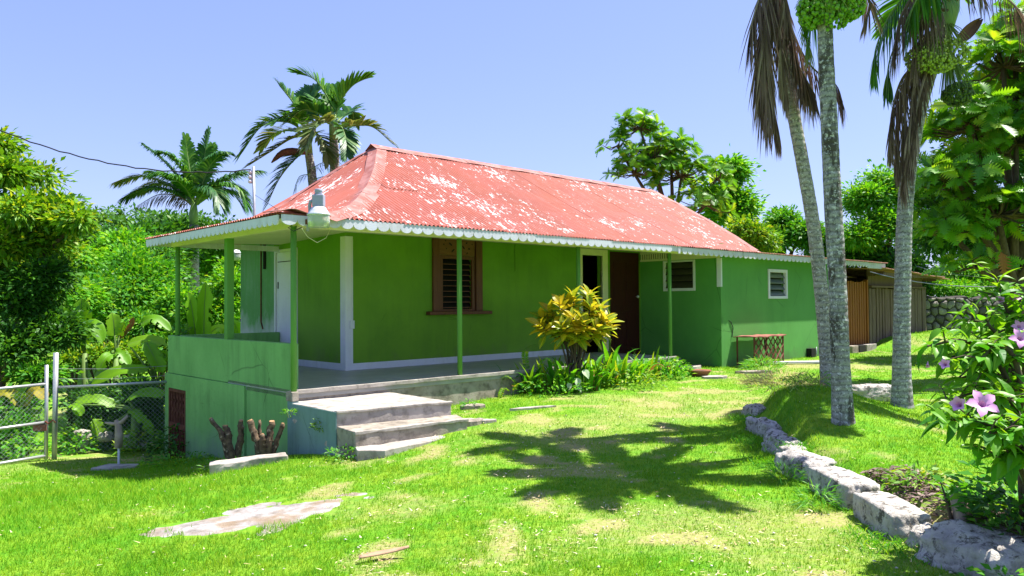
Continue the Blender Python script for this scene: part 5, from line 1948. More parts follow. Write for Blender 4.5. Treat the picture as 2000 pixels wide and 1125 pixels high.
leafy_tree('broadleaf_tree', 'bright bushy tree behind the stone wall', 'tree', [px_lobe(1870, 540, 31, 60, 40, 1), px_lobe(1940, 530, 31, 60, 56, 1), px_lobe(1850, 470, 32, 70, 60, 1.2)], 560, 36, .17, .075, .32, 'leaf_bright', 46, trunk_r=.18, group=RT)
leafy_tree('broadleaf_tree', 'tree behind the stone wall at the right edge of the photo', 'tree', [px_lobe(2030, 520, 31, 90, 90, 1.2), px_lobe(2080, 420, 31, 110, 90, 1.5)], 420, 36, .19, .085, .36, 'leaf_mid', 47, trunk_r=.2, group=RT)


bush('bright hedge-like growth just behind the top of the stone wall', [px_lobe(1850, 570, 29.5, 60, 24, .8), px_lobe(1930, 572, 30, 60, 26, .8), px_lobe(2010, 570, 30.5, 70, 30, .8)], 260, 36, .16, .07, .32, 'leaf_bright', 48)
bush('dark shady growth behind the shed and the wall corner', [px_lobe(1800, 560, 30, 50, 26, .8), px_lobe(1760, 560, 31, 50, 30, .8)], 170, 36, .17, .07, .32, 'leaf_dark', 49)


leafy_tree('broadleaf_tree', 'mid-green tree on the lawn far outside the right edge', 'tree', [(np.array([19.5, 22, 4.2]), np.array([2.2, 2.0, 1.8])), (np.array([21.5, 23, 3.4]), np.array([1.8, 1.8, 1.5]))], 300, 34, .2, .09, .4, 'leaf_mid', 61, trunk_r=.18, group=RT)
bush('bright bush beyond the gate, outside the left edge', [(np.array([-14.5, 16.5, .2]), np.array([1.6, 1.2, 1.3])), (np.array([-17, 18, .3]), np.array([1.8, 1.4, 1.5]))], 300, 36, .16, .07, .32, 'leaf_bright', 62, LB)
bush('dark bush further left of the pipe gate, outside the photo', [(np.array([-12.6, 13.2, -.1]), np.array([1.2, 1.0, 1.0])), (np.array([-19, 15, .3]), np.array([1.8, 1.4, 1.6]))], 260, 36, .15, .07, .3, 'leaf_mid', 63, LB)


leafy_tree('broadleaf_tree', 'dark dense tree filling the gaps behind the large breadfruit tree', 'tree', [px_lobe(1960, 210, 19, 80, 100, 1.2), px_lobe(1910, 330, 19, 80, 70, 1.1), px_lobe(1960, 430, 19, 110, 80, 1.2), px_lobe(2060, 320, 19.5, 110, 150, 1.4), px_lobe(1850, 400, 19, 50, 60, .8), px_lobe(1835, 470, 19, 50, 50, .8), px_lobe(1900, 490, 19, 70, 40, .9)], 600, 40, .19, .085, .36, 'leaf_dark', 64, trunk=(13.6, 19.6), trunk_r=.18, group=RT)


# --- lobed breadfruit leaves
def lobed_leaf(n=7, curl=0.18):
    """length 1 along y, lobes cut deep towards the midrib"""
    ys, ws = [0.0], [0.015]
    for k in range(n):
        t0 = 0.06 + 0.80 * k / n
        t1 = 0.06 + 0.80 * (k + 0.55) / n
        wm = 0.36 * math.sin(math.pi * (0.15 + 0.72 * (k + .5) / n)) ** 0.8
        ys += [t0, t1 + 0.05]
        ws += [wm * 0.24, wm]
    ys += [0.90, 1.0]
    ws += [0.07, 0.004]
    vs, fs = [], []
    for y, w in zip(ys, ws):
        z = -curl * y * y
        vs += [(-w, y + w * 0.25, z + w * 0.22), (0, y, z), (w, y + w * 0.25, z + w * 0.22)]
    for i in range(len(ys) - 1):
        a = 3 * i
        fs += [(a, a + 1, a + 4, a + 3), (a + 1, a + 2, a + 5, a + 4)]
    m = MB()
    m.add(vs, fs)
    return m


def simple_leaf(wid=0.36, curl=0.25, fold=0.25, n=6, pw=0.9):
    vs, fs = [], []
    for i in range(n + 1):
        t = i / n
        w = 0.5 * wid * math.sin(math.pi * min(1, 0.04 + 0.96 * t ** pw)) if i < n else 0.002
        z = -curl * t * t
        vs += [(-w, t, z + w * fold), (0, t, z), (w, t, z + w * fold)]
    for i in range(n):
        a = 3 * i
        fs += [(a, a + 1, a + 4, a + 3), (a + 1, a + 2, a + 5, a + 4)]
    m = MB()
    m.add(vs, fs)
    return m


def leaf_matrix(pos, d, n, s):
    d = Vector(d).normalized()
    n = Vector(n)
    x = d.cross(n)
    if x.length < 1e-4: x = d.cross(Vector((1, 0, .3)))
    x.normalize()
    n = x.cross(d)
    m = Matrix((x, d, n)).transposed().to_4x4()
    return Matrix.Translation(Vector(pos)) @ m @ Matrix.Scale(s, 4)


def put_leaves(root, base, mats_meshes, specs, limit, name='leaf'):
    """specs: (world pos, dir, normal, scale). Nearest 'limit' as parts, the rest joined as one"""
    base = Vector(base)
    specs = sorted(specs, key=lambda s: (Vector(s[0]) - Vector((0, 0, CAM_H))).length / s[3])
    for i, (p, d, n, s) in enumerate(specs[:limit]):
        link(name, mats_meshes[i % len(mats_meshes)], root, leaf_matrix(Vector(p) - base, d, n, s))
    rest = specs[limit:]
    if rest:
        vs, fs = [], []
        tmpl = mats_meshes[0]
        tv = np.array([v.co[:] for v in tmpl.vertices])
        tf = np.array([list(p.vertices) for p in tmpl.polygons])
        for q, (p, d, n, s) in enumerate(rest):
            M_ = np.array(leaf_matrix(Vector(p) - base, d, n, s))
            vs.append(tv @ M_[:3, :3].T + M_[:3, 3])
            fs.append(tf + q * len(tv))
        o = link('inner_leaves', np_mesh('inner_leaves', np.concatenate(vs), np.concatenate(fs), list(tmpl.materials)), root)
        o['kind'] = 'stuff'


def rosettes(lobes, n, per, size, seed, droop=0.28):
    rng = np.random.default_rng(seed)
    C = np.array([l[0] for l in lobes], float)
    R = np.array([l[1] for l in lobes], float)
    wgt = R[:, 0] * R[:, 2]
    idx = rng.choice(len(lobes), n, p=wgt / wgt.sum())
    d = rot_np(n, rng)
    d[:, 2] = np.where(d[:, 2] < -0.4, -d[:, 2] * .5, d[:, 2])
    pos = C[idx] + d * R[idx] * (0.4 + 0.6 * rng.random((n, 1)) ** .6)
    specs = []
    for p, o in zip(pos, d):
        ax = Vector(o * 0.7 + np.array([0, 0, 0.7])).normalized()
        s0 = ax.cross(Vector((0.3, 0.5, 0.2))).normalized()
        s1 = ax.cross(s0)
        ph = rng.uniform(0, 6.28)
        for k in range(per):
            a = ph + 2.4 * k
            el = rng.uniform(-0.1, 0.9)
            dd = (s0 * math.cos(a) + s1 * math.sin(a)) * math.cos(el) + ax * math.sin(el)
            dd = dd + Vector((0, 0, -droop * rng.random()))
            specs.append((Vector(p) + dd * 0.04, dd, ax + Vector(rng.normal(size=3) * .45), size * rng.uniform(.6, 1.15)))
    return specs, pos, idx


def breadfruit(label, lobes, n, per, size, seed, trunk, trunk_r, limit, bark='bark'):
    specs, pos, idx = rosettes(lobes, n, per, size, seed)
    gz_ = gz1(*trunk)
    base = Vector((trunk[0], trunk[1], gz_))
    t = thing('breadfruit_tree', label, 'tree', base)
    ms = [lobed_leaf(7, .18).mesh('lobed_leaf', MT['breadfruit_leaf']), lobed_leaf(6, .32).mesh('lobed_leaf', MT['breadfruit_leaf']), lobed_leaf(7, .05).mesh('lobed_leaf', MT['breadfruit_leaf'])]
    put_leaves(t, base, ms, specs, limit)
    rng = random.Random(seed)
    c0 = Vector(np.mean([l[0] for l in lobes], 0)) - base
    low = min(l[0][2] - l[1][2] * .6 for l in lobes) - gz_
    fork = Vector((c0.x * .25, c0.y * .25, max(1.2, low)))
    MB().tube([(0, 0, -.3), fork * .4 + Vector((.05, 0, 0)), fork * .75, fork], [trunk_r * 1.3, trunk_r, trunk_r * .92, trunk_r * .85], 11, wob=.06).build('trunk', MT['bark'], t, True)
    b = MB()
    for lc, lr in lobes:
        e = Vector(lc) - base
        b.tube([fork - Vector((0, 0, .15)), fork.lerp(e, .5) + Vector((0, 0, -.2)), e], [trunk_r * .55, trunk_r * .36, trunk_r * .2], 7)
    for q in range(len(pos)):
        s = Vector(lobes[idx[q]][0]) - base
        e = Vector(pos[q]) - base
        b.tube([s, s.lerp(e, .55) + Vector((0, 0, -.1)), e], [trunk_r * .14, trunk_r * .10, trunk_r * .06], 5, cap=False)
    b.build('limb', MT[bark], t, True)
    return t


breadfruit('breadfruit tree with big lobed leaves rising behind the red roof ridge', [px_lobe(1250, 250, 24, 46, 38, .8), px_lobe(1205, 285, 24, 34, 24, .6), px_lobe(1275, 310, 24, 76, 50, .9), px_lobe(1330, 345, 24, 60, 54, .9), px_lobe(1380, 400, 23.5, 70, 52, .9), px_lobe(1240, 340, 24, 50, 30, .7), px_lobe(1310, 290, 24, 50, 26, .6), px_lobe(1400, 350, 24, 30, 36, .7)],
           185, 7, .35, 51, (5.3, 24.6), .16, 280)
breadfruit('large breadfruit tree with big lobed leaves filling the upper right corner', [px_lobe(1960, 130, 14.5, 70, 70, 1.0), px_lobe(1900, 250, 14.3, 80, 70, 1.0), px_lobe(1985, 280, 14.2, 90, 90, 1.1), px_lobe(1870, 350, 14, 84, 64, .9), px_lobe(1950, 420, 13.9, 100, 70, 1.0), px_lobe(1850, 450, 14.1, 70, 44, .8),
            px_lobe(2060, 200, 14.5, 90, 120, 1.2), px_lobe(2060, 420, 14.2, 80, 100, 1.0), px_lobe(1905, 520, 14.2, 60, 30, .7), px_lobe(1985, 60, 14.8, 40, 50, .7)],
           340, 7, .37, 52, (9.9, 15.0), .19, 290)


# ------------------------------------------------------------------ palms
def resample(pts, n):
    pts = [Vector(p) for p in pts]
    # Catmull-Rom through the points
    P = [pts[0] * 2 - pts[1]] + pts + [pts[-1] * 2 - pts[-2]]
    out = []
    seg = len(pts) - 1
    for i in range(n):
        t = i / (n - 1) * seg
        k = min(int(t), seg - 1)
        f = t - k
        a, b, c, d = P[k], P[k + 1], P[k + 2], P[k + 3]
        out.append(0.5 * ((2 * b) + (c - a) * f + (2 * a - 5 * b + 4 * c - d) * f * f + (3 * b - a - 3 * c + d) * f * f * f))
    return out


def frond(parent, base, pts, L, mat, n=34, w=0.04, lift=0.5, droop=0.25, r=0.018, start=0.10, ang0=65, ang1=22, rmat='stem_green', name='frond', hang=0.0, jag=0.12, face=None):
    base = Vector(base)
    C = resample(pts, 26)
    m = MB()
    m.tube([p - base for p in C], [r * (1 - .8 * i / 25) for i in range(26)], 5, 1)
    for i in range(n):
        t = start + (1 - start) * (i + 0.5) / n
        f = t * 25
        k = min(int(f), 24)
        p = C[k].lerp(C[k + 1], f - k)
        T = (C[k + 1] - C[k]).normalized()
        S = T.cross(Vector((0, 0, 1))) if face is None else T.cross(Vector(face))
        if S.length < 0.15: S = T.cross(Vector((0.2, -1, 0.1)))
        S.normalize()
        N = S.cross(T)
        prof = 0.30 + 0.70 * math.sin(math.pi * min(1.0, 0.12 + 0.80 * t)) ** 0.8
        ln = L * prof * random.uniform(1 - jag, 1 + jag)
        a = math.radians(ang0 + (ang1 - ang0) * t + random.uniform(-6, 6))
        for sd in (-1, 1):
            lf = lift + random.uniform(-.18, .18)
            d = T * math.cos(a) + (S * sd * math.cos(lf) + N * math.sin(lf)) * math.sin(a)
            if hang: d = d.lerp(Vector((random.uniform(-.12, .12), random.uniform(-.12, .12), -1)), hang * random.uniform(.75, 1.1))
            d.normalize()
            wv = d.cross(N)
            if wv.length < 0.2: wv = d.cross(S)
            wv.normalize()
            wv = wv * w * random.uniform(.8, 1.15)
            q0 = p - base
            q1 = q0 + d * ln * .38 - Vector((0, 0, droop * ln * .08))
            q2 = q0 + d * ln * .72 - Vector((0, 0, droop * ln * .34))
            q3 = q0 + d * ln - Vector((0, 0, droop * ln * .80))
            m.add([q0 - wv * .25, q0 + wv * .25, q1 - wv * .5, q1 + wv * .5, q2 - wv * .42, q2 + wv * .42, q3], [(0, 1, 3, 2), (2, 3, 5, 4), (4, 5, 6)], 0)
    return m.build(name, [MT[mat], MT[rmat] if rmat in MT else rmat], parent)


def gen_pts(c, az, el, L, bend, n=6):
    p = Vector(c)
    out = [p.copy()]
    for i in range(n):
        p = p + Vector((math.cos(az) * math.cos(el), math.sin(az) * math.cos(el), math.sin(el))) * (L / n)
        el -= bend / n
        out.append(p.copy())
    return out


def trunk_mat(name, c1, c2, dark, dark_amt, ring=14.0):
    m = NT(name)
    v = m.coord('Object')
    col = m.mix(m.ramp(m.noise(v, 5, 5, .65), [(.35, 0), (.65, 1)]), c1, c2)
    z = m.sep(m.coord('Object'), 2)
    wob = m.math('ADD', z, m.math('MULTIPLY', m.noise(v, 4, 3), 0.10))
    s = m.math('SINE', m.math('MULTIPLY', wob, 6.283 * ring))
    ringf = m.ramp(s, [(0.45, 0), (1.0, 0.55)])
    col = m.mix(ringf, col, tuple(c * .42 for c in c2))
    bl = m.noise(m.coord('Object', (2.5, 2.5, 0.9)), 2.2, 6, .72)
    col = m.mix(m.ramp(bl, [(0.60 - dark_amt, 0), (0.68 - dark_amt, 0.9)]), col, dark)
    sp_ = m.noise(v, 30, 4, .7)
    col = m.mix(m.ramp(sp_, [(0.52, 0), (0.60, 0.8)]), col, (0.10, 0.10, 0.095))
    sp2 = m.noise(m.coord('Object', loc=(3, 1, 2)), 26, 4, .7)
    col = m.mix(m.ramp(sp2, [(0.56, 0), (0.64, 0.8)]), col, (0.66, 0.66, 0.64))
    h = m.math('ADD', m.math('MULTIPLY', s, -0.25), m.noise(v, 30, 5, .7))
    m.bump(h, 0.7, 0.014)
    return m.done(col, 0.9, 0.15)


MT['trunk_mid'] = trunk_mat('palm_trunk_lichen', (0.35, 0.35, 0.34), (0.22, 0.215, 0.20), (0.05, 0.042, 0.033), 0.10)
MT['trunk_left'] = trunk_mat('palm_trunk_tan', (0.40, 0.37, 0.335), (0.27, 0.245, 0.215), (0.10, 0.08, 0.06), 0.0, 12)
MT['trunk_right'] = trunk_mat('palm_trunk_grey', (0.37, 0.365, 0.36), (0.245, 0.24, 0.235), (0.075, 0.062, 0.052), 0.03, 13)
MT['trunk_royal'] = trunk_mat('royal_palm_trunk', (0.32, 0.29, 0.28), (0.25, 0.22, 0.21), (0.25, 0.21, 0.2), -0.05, 4)
MT['crownshaft'] = mottled('crownshaft', (0.16, 0.30, 0.07), (0.22, 0.30, 0.12), 3, 0.5, 0.1, 20, (3, 3, .5))
MT['fruit_green'] = leaf_mat('green_fruit', (0.09, 0.24, 0.015), (0.17, 0.36, 0.03), 0.05, .4, .4)
MT['fruit_olive'] = leaf_mat('olive_fruit', (0.22, 0.32, 0.05), (0.36, 0.44, 0.09), 0.05, .5, .3)
MT['fruit_dark'] = leaf_mat('dark_fruit', (0.03, 0.07, 0.015), (0.07, 0.12, 0.03), 0.05, .45, .35)
MT['spathe'] = mottled('spathe_brown', (0.16, 0.075, 0.05), (0.09, 0.04, 0.03), 6, .7, .3, 20, (1, 6, 1))
MT['spathe_pink'] = mottled('spathe_red_brown', (0.20, 0.07, 0.06), (0.12, 0.045, 0.045), 6, .7, .3, 20)


def palm_trunk(t, base, pts, radii, mat, step=0.055, flare=0.0):
    """trunk through world points with leaf-scar rings"""
    base = Vector(base)
    C = [Vector(p) - base for p in pts]
    L = sum((b - a).length for a, b in zip(C[:-1], C[1:]))
    n = max(8, int(L / step))
    R = resample(C, n)
    rad = []
    for i in range(n):
        f = i / (n - 1)
        r = float(np.interp(f, np.linspace(0, 1, len(radii)), radii))
        r *= 1 + 0.022 * (i % 2) + 0.012 * math.sin(i * 1.3)
        r += flare * math.exp(-f * L / 0.16)
        rad.append(r)
    return MB().tube(R, rad, 18).build('trunk', MT[mat], t, True)


ICO_V, ICO_F = None, None


def ico():
    global ICO_V, ICO_F
    if ICO_V is None:
        import bmesh
        bm = bmesh.new()
        bmesh.ops.create_icosphere(bm, subdivisions=1, radius=1)
        bm.verts.ensure_lookup_table()
        ICO_V = np.array([v.co[:] for v in bm.verts])
        ICO_F = np.array([[v.index for v in f.verts] for f in bm.faces])
        bm.free()
    return ICO_V, ICO_F


def fruits(t, base, centres, n, r, mat, seed, stalk_from=None):
    """bunch of small round fruits, packed in ellipsoids"""
    rng = np.random.default_rng(seed)
    iv, if_ = ico()
    V, F = [], []
    q = 0
    strands = MB()
    for c, rad in centres:
        d = rot_np(n, rng)
        d[:, 2] = d[:, 2] * 0.9 - 0.1
        P = np.array(c) + d * np.array(rad) * (0.55 + 0.45 * rng.random((n, 1)) ** .5)
        for p in P:
            V.append(iv * r * rng.uniform(.75, 1.15) * np.array([1, 1, 1.2]) + p - np.array(base))
            F.append(if_ + q * len(iv))
            q += 1
        top = Vector(stalk_from) - Vector(base) if stalk_from is not None else Vector(c) + Vector((0, 0, rad[2])) - Vector(base)
        for p in P[:70]:
            e = Vector(p) - Vector(base)
            e2 = e + (e - (Vector(c) - Vector(base))) * random.uniform(0, .35)
            strands.tube([top, top.lerp(e2, .6) + Vector((0, 0, .04)), e2], [.006, .005, .003], 4, cap=False)
    o = link('fruit_bunch', np_mesh('fruit_bunch', np.concatenate(V), np.concatenate(F), MT[mat], True), t)
    o['kind'] = 'stuff'
    s = strands.build('fruit_stalk', MT['fruit_olive'] if mat != 'fruit_dark' else MT['stem_green'], t)
    s['kind'] = 'stuff'


def A(pts, Y, dy=0.0):
    return [at(p[0], p[1], Y + (p[2] if len(p) > 2 else 0) + dy) for p in pts]


# middle palm of the clump: dark lichened trunk and a big green fruit bunch
Ym = 8.2
b0 = at(1648, 815, Ym)
b0.z = gz1(b0.x, b0.y)
pm = thing('palm_tree', 'palm with dark lichen-stained trunk and bright green fruit bunch, nearest of the three', 'palm', b0)
top = at(1612, 30, Ym)
palm_trunk(pm, b0, [b0 - Vector((0, 0, .2))] + A([(1641, 700), (1636, 560), (1627, 400), (1619, 230), (1613, 110), (1611, 30)], Ym), [.108, .096, .091, .090, .086, .080, .078], 'trunk_mid', flare=.05)
cm = top + Vector((-.03, .02, .95))
MB().tube([top - b0, top - b0 + Vector((-.01, 0, .35)), cm - b0], [.10, .115, .06], 12).build('crownshaft', MT['crownshaft'], pm, True)
fruits(pm, b0, [(at(1618, 14, Ym - .06), (.30, .26, .25)), (at(1588, 18, Ym - .05), (.17, .17, .19)), (at(1655, 10, Ym), (.18, .18, .18)), (at(1625, -30, Ym), (.34, .28, .25))], 300, .021, 'fruit_green', 3, top + Vector((0, 0, .35)))
for k in range(9):
    frond(pm, b0, gen_pts(cm + Vector((.36, 0, .12)), k * 0.698 + .3, 0.85 - .3 * (k % 3), 1.30 + .15 * (k % 2), 1.15 - .15 * (k % 3)), .42, 'palm_green', 40, .06, .35, .2)
frond(pm, b0, A([(1605, -20, .3), (1590, 20, .5), (1580, 70, .55)], Ym), .34, 'palm_green', 30, .018, .3, .5, hang=.6, jag=.3)
frond(pm, b0, A([(1680, -30, .2), (1700, 10, .3), (1690, 40, .3)], Ym), .30, 'dead_frond', 16, .02, .1, .5, hang=.5, rmat='dead_frond')
frond(pm, b0, A([(1560, 40, .6), (1575, 70, .6), (1580, 110, .6)], Ym), .24, 'palm_olive', 16, .014, .2, .5, hang=.6, jag=.3)

# left palm: leaning pale trunk and hanging dead fronds
Yl = 9.9
b1 = at(1618, 762, Yl)
b1.z = gz1(b1.x, b1.y)
pl_ = thing('palm_tree', 'leaning pale palm hung with long dead brown fronds, leftmost of the three', 'palm', b1)
palm_trunk(pl_, b1, [b1 - Vector((0, 0, .2))] + A([(1614, 690), (1603, 560), (1587, 430), (1566, 310), (1548, 210), (1534, 100), (1522, 0), (1520, -230)], Yl), [.098, .090, .086, .084, .082, .080, .08, .078, .076], 'trunk_left', flare=.015)
cl_ = at(1520, -260, Yl)
for k in range(5):
    frond(pl_, b1, gen_pts(cl_ + Vector((.25, 0, .1)), k * 1.257 + 2.4, .9 - .2 * (k % 3), 0.95, .9), .36, 'palm_green', 34, .06, .35, .2)
for pts, L, hang, nn in [([(1514, -70, -.1), (1496, 10, -.2), (1482, 90, -.25), (1484, 170, -.25), (1500, 240, -.2)], .62, .88, 44),
                         ([(1516, -70, -.15), (1508, 20, -.25), (1500, 110, -.3), (1510, 200, -.28), (1522, 262, -.25)], .50, .92, 44),
                         ([(1520, -60, -.1), (1528, 30, -.2), (1546, 100, -.25), (1572, 150, -.25), (1592, 185, -.2)], .52, .86, 44),
                         ([(1522, -60, .05), (1536, 20, .1), (1560, 90, .15), (1590, 135, .2), (1632, 165, .2), (1646, 200, .2)], .50, .84, 40),
                         ([(1512, -80, -.1), (1488, -20, -.25), (1470, 40, -.35), (1462, 80, -.35)], .55, .80, 30),
                         ([(1518, -60, -.2), (1520, 40, -.3), (1528, 120, -.3), (1536, 190, -.28)], .45, .92, 34),
                         ([(1512, -60, -.25), (1494, 40, -.35), (1494, 130, -.38), (1504, 210, -.35)], .60, .93, 46),
                         ([(1524, -60, -.3), (1540, 40, -.35), (1556, 110, -.35), (1570, 160, -.32)], .50, .92, 40)]:
    frond(pl_, b1, A(pts, Yl), L, 'dead_frond', int(nn * 1.8), .020, .15, .25, .022, .12, rmat='dead_frond', name='dead_frond', hang=hang, jag=.3)

# right palm: grey trunk, green and dead fronds, olive fruit
Yr = 10.06
b2 = at(1761, 786, Yr)
b2.z = gz1(b2.x, b2.y)
pr = thing('palm_tree', 'palm with grey flared trunk, olive fruit and a skirt of dead fronds, rightmost', 'palm', b2)
palm_trunk(pr, b2, [b2 - Vector((0, 0, .2))] + A([(1761, 690), (1763, 560), (1767, 420), (1778, 310), (1797, 210), (1820, 130), (1845, 60)], Yr), [.122, .108, .100, .095, .092, .090, .088, .086], 'trunk_right', flare=.075)
c2 = at(1862, 5, Yr)
MB().tube([at(1843, 66, Yr) - b2, at(1856, 20, Yr) - b2, c2 + Vector((.05, 0, .5)) - b2], [.10, .11, .06], 12).build('crownshaft', MT['crownshaft'], pr, True)
c2 = c2 + Vector((.03, 0, .3))
for k in range(8):
    frond(pr, b2, gen_pts(c2 + Vector((0, 0, .2)), k * 0.785 + .2, 0.85 - .3 * (k % 3), 1.5, 1.2), .48, 'palm_green', 36, .05, .35, .2)
for pts, L, hang, mat in [([(1858, -10, -.1), (1800, -30, -.3), (1745, 20, -.4), (1712, 90, -.4), (1706, 140, -.4)], .55, .70, 'palm_green'),
                          ([(1860, -10, -.2), (1830, -40, -.5), (1790, 0, -.7), (1770, 60, -.7)], .58, .70, 'palm_green'),
                          ([(1850, 10, .2), (1780, 40, .4), (1740, 110, .5), (1730, 180, .5)], .50, .65, 'palm_blue')]:
    frond(pr, b2, A(pts, Yr), L * .8, mat, 48, .028, .2, .35, .022, hang=hang, jag=.25)
for pts, L, hang, mat in [([(1856, 0, -.15), (1800, -20, -.5), (1760, 30, -.6), (1745, 100, -.6)], .55, .85, 'dead_frond'),
                          ([(1835, 60, -.15), (1795, 90, -.3), (1772, 160, -.3), (1766, 240, -.26), (1762, 320, -.2)], .46, .93, 'dead_frond'),
                          ([(1830, 75, -.1), (1785, 120, -.2), (1758, 190, -.22), (1752, 260, -.2), (1752, 330, -.16)], .42, .93, 'dead_frond'),
                          ([(1835, 65, .05), (1800, 120, .1), (1785, 200, .12), (1780, 260, .1)], .45, .93, 'dead_frond'),
                          ([(1868, 0, -.1), (1915, -30, -.2), (1970, 0, -.3), (2010, 50, -.3), (2030, 120, -.3)], .42, .80, 'dead_frond'),
                          ([(1820, 100, -.2), (1790, 150, -.34), (1778, 230, -.34), (1770, 310, -.28), (1764, 370, -.2)], .40, .94, 'dead_frond'),
                          ([(1815, 110, -.2), (1765, 150, -.3), (1742, 220, -.3), (1738, 290, -.25)], .46, .93, 'dead_frond'),
                          ([(1825, 100, -.25), (1800, 170, -.38), (1786, 250, -.36), (1778, 330, -.3)], .38, .94, 'dead_frond'),
                          ([(1850, 20, -.3), (1815, 20, -.5), (1790, 60, -.5), (1782, 120, -.5)], .5, .9, 'dead_frond')]:
    frond(pr, b2, A(pts, Yr), L, mat, 70, .017, .15, .25, .022, .1, rmat='dead_frond', name='dead_frond', hang=hang, jag=.3)
fruits(pr, b2, [(at(1798, 112, Yr - .42), (.20, .16, .19)), (at(1856, 100, Yr - .36), (.26, .18, .21)), (at(1828, 122, Yr - .42), (.2, .16, .15))], 300, .017, 'fruit_olive', 5, at(1848, 40, Yr))
fruits(pr, b2, [(at(1871, 182, Yr), (.20, .18, .17))], 330, .019, 'fruit_dark', 6, at(1850, 90, Yr))
m = MB()
vs = []
a_, c_ = at(1868, 84, Yr - .25), at(1918, 36, Yr - .25)
for i in range(9):
    t = i / 8
    p = a_.lerp(c_, t)
    w = .085 * math.sin(math.pi * (0.12 + .85 * t)) ** .8
    vs += [p + Vector((-.6 * w, -.02, .75 * w)) - b2, p + Vector((0, .05, 0)) - b2, p + Vector((.6 * w, -.02, -.75 * w)) - b2]
m.add(vs, [(3 * i + k, 3 * i + 3 + k, 3 * i + 4 + k, 3 * i + 1 + k) for i in range(8) for k in range(2)])
m.build('spathe', MT['spathe'], pr, True)

# royal palm on the slope
Yo = 40.0
bo = at(381, 760, Yo)
bo.z = gz1(bo.x, bo.y) - .5
ro = thing('royal_palm', 'royal palm with a smooth pale trunk and green crownshaft, behind the left veranda', 'palm', bo)
tp_ = at(379, 440, Yo)
palm_trunk(ro, bo, [bo, at(379, 600, Yo), at(378, 520, Yo), tp_], [.34, .30, .27, .24], 'trunk_royal', step=.25)
ctop = at(379, 396, Yo)
MB().tube([tp_ - bo, at(378, 420, Yo) - bo, ctop - bo], [.21, .24, .13], 12).build('crownshaft', MT['crownshaft'], ro, True)
for pts, mat in [([(380, 398), (350, 350, -.3), (315, 310, -.5), (284, 284, -.6)], 'palm_blue'), ([(381, 396), (372, 340, .3), (366, 300, .5), (362, 268, .6)], 'palm_green'), ([(382, 396), (395, 340), (402, 290), (409, 256)], 'palm_blue'),
                 ([(384, 396), (400, 350, .6), (410, 310, .9), (414, 285, 1.2)], 'palm_green'), ([(378, 398), (330, 362, -.2), (280, 345, -.3), (234, 354, -.4)], 'palm_olive'), ([(378, 400), (335, 375, -.6), (290, 368, -.9), (248, 384, -1.0)], 'palm_blue'),
                 ([(386, 398), (420, 362), (460, 342), (505, 334)], 'palm_blue'), ([(386, 400), (425, 366, -.5), (460, 366, -.8), (478, 392, -.9)], 'palm_green'), ([(378, 398), (352, 360, .8), (320, 340, 1.2), (296, 335, 1.5)], 'palm_green'),
                 ([(384, 400), (410, 375, .8), (440, 360, 1.2), (470, 368, 1.5)], 'palm_green'), ([(380, 400), (360, 365, -1), (330, 345, -1.6), (300, 340, -2)], 'palm_green'), ([(383, 400), (402, 370, -1.0), (420, 372, -1.6), (428, 395, -1.9)], 'palm_blue'), ([(380, 398), (362, 345, -.5), (340, 312, -.8), (318, 298, -1)], 'palm_green'), ([(384, 396), (404, 335, -.5), (424, 308, -.9), (440, 300, -1)], 'palm_blue'), ([(379, 399), (345, 368, .4), (310, 358, .6), (275, 372, .8)], 'palm_olive'), ([(386, 399), (420, 378, .3), (450, 376, .5), (470, 398, .6)], 'palm_green')]:
    frond(ro, bo, A(pts, Yo), 1.05, mat, 95, .095, .45, .7, .05, .12, jag=.15)
frond(ro, bo, A([(376, 402), (350, 384, -.5), (310, 380, -.9), (268, 402, -1.1)], Yo), .7, 'dead_frond', 40, .05, .1, .5, .05, .12, rmat='dead_frond', name='dead_frond', hang=.5)

# pair of feathery palms right behind the roof
Yp = 19.0
bp = at(652, 640, Yp)
bp.z = gz1(bp.x, bp.y)
pa = thing('palm_tree', 'bright broad-leafleted palm with upright fronds behind the roof, right of the pair', 'palm', bp)
palm_trunk(pa, bp, [bp, at(655, 460, Yp), at(654, 340, Yp), at(652, 275, Yp)], [.13, .125, .12, .11], 'trunk_mid', step=.08)
MB().tube([at(652, 278, Yp) - bp, at(652, 245, Yp) - bp, at(651, 222, Yp) - bp], [.11, .12, .07], 10).build('crownshaft', MT['crownshaft'], pa, True)
for pts, mat, L in [([(651, 235), (642, 195), (614, 155), (578, 143)], 'palm_green', .62), ([(653, 235), (664, 200), (688, 168), (719, 151)], 'palm_green', .58), ([(655, 250), (690, 246, -.2), (728, 248, -.3), (768, 282, -.4)], 'palm_olive', .5),
                    ([(652, 235), (650, 205, .4), (655, 185, .7), (665, 170, .9)], 'palm_green', .55), ([(654, 240), (675, 225, .5), (688, 218, .8), (690, 235, 1)], 'palm_blue', .5), ([(648, 240), (620, 220, -.4), (590, 215, -.7), (560, 240, -.9)], 'palm_blue', .55),
                    ([(650, 245), (630, 235, -.7), (612, 250, -1.1), (600, 285, -1.3)], 'palm_olive', .5), ([(654, 245), (668, 250, -.8), (676, 275, -1.1), (678, 300, -1.2)], 'palm_blue', .45), ([(650, 240), (632, 210, .7), (610, 200, 1.1), (590, 215, 1.4)], 'palm_green', .55)]:
    frond(pa, bp, A(pts, Yp), L, mat, 34, .10, .55, .25, .03, .14, 62, 26)
frond(pa, bp, A([(655, 300, -.1), (680, 305, -.2), (686, 320, -.2)], Yp), .22, 'palm_olive', 16, .012, .2, .5, .012, hang=.5, name='fruit_stalk')
frond(pa, bp, A([(652, 320, -.15), (665, 300, -.3), (680, 318, -.35)], Yp), .25, 'palm_olive', 16, .012, .2, .5, .012, hang=.4, name='fruit_stalk')
Yq = 19.6
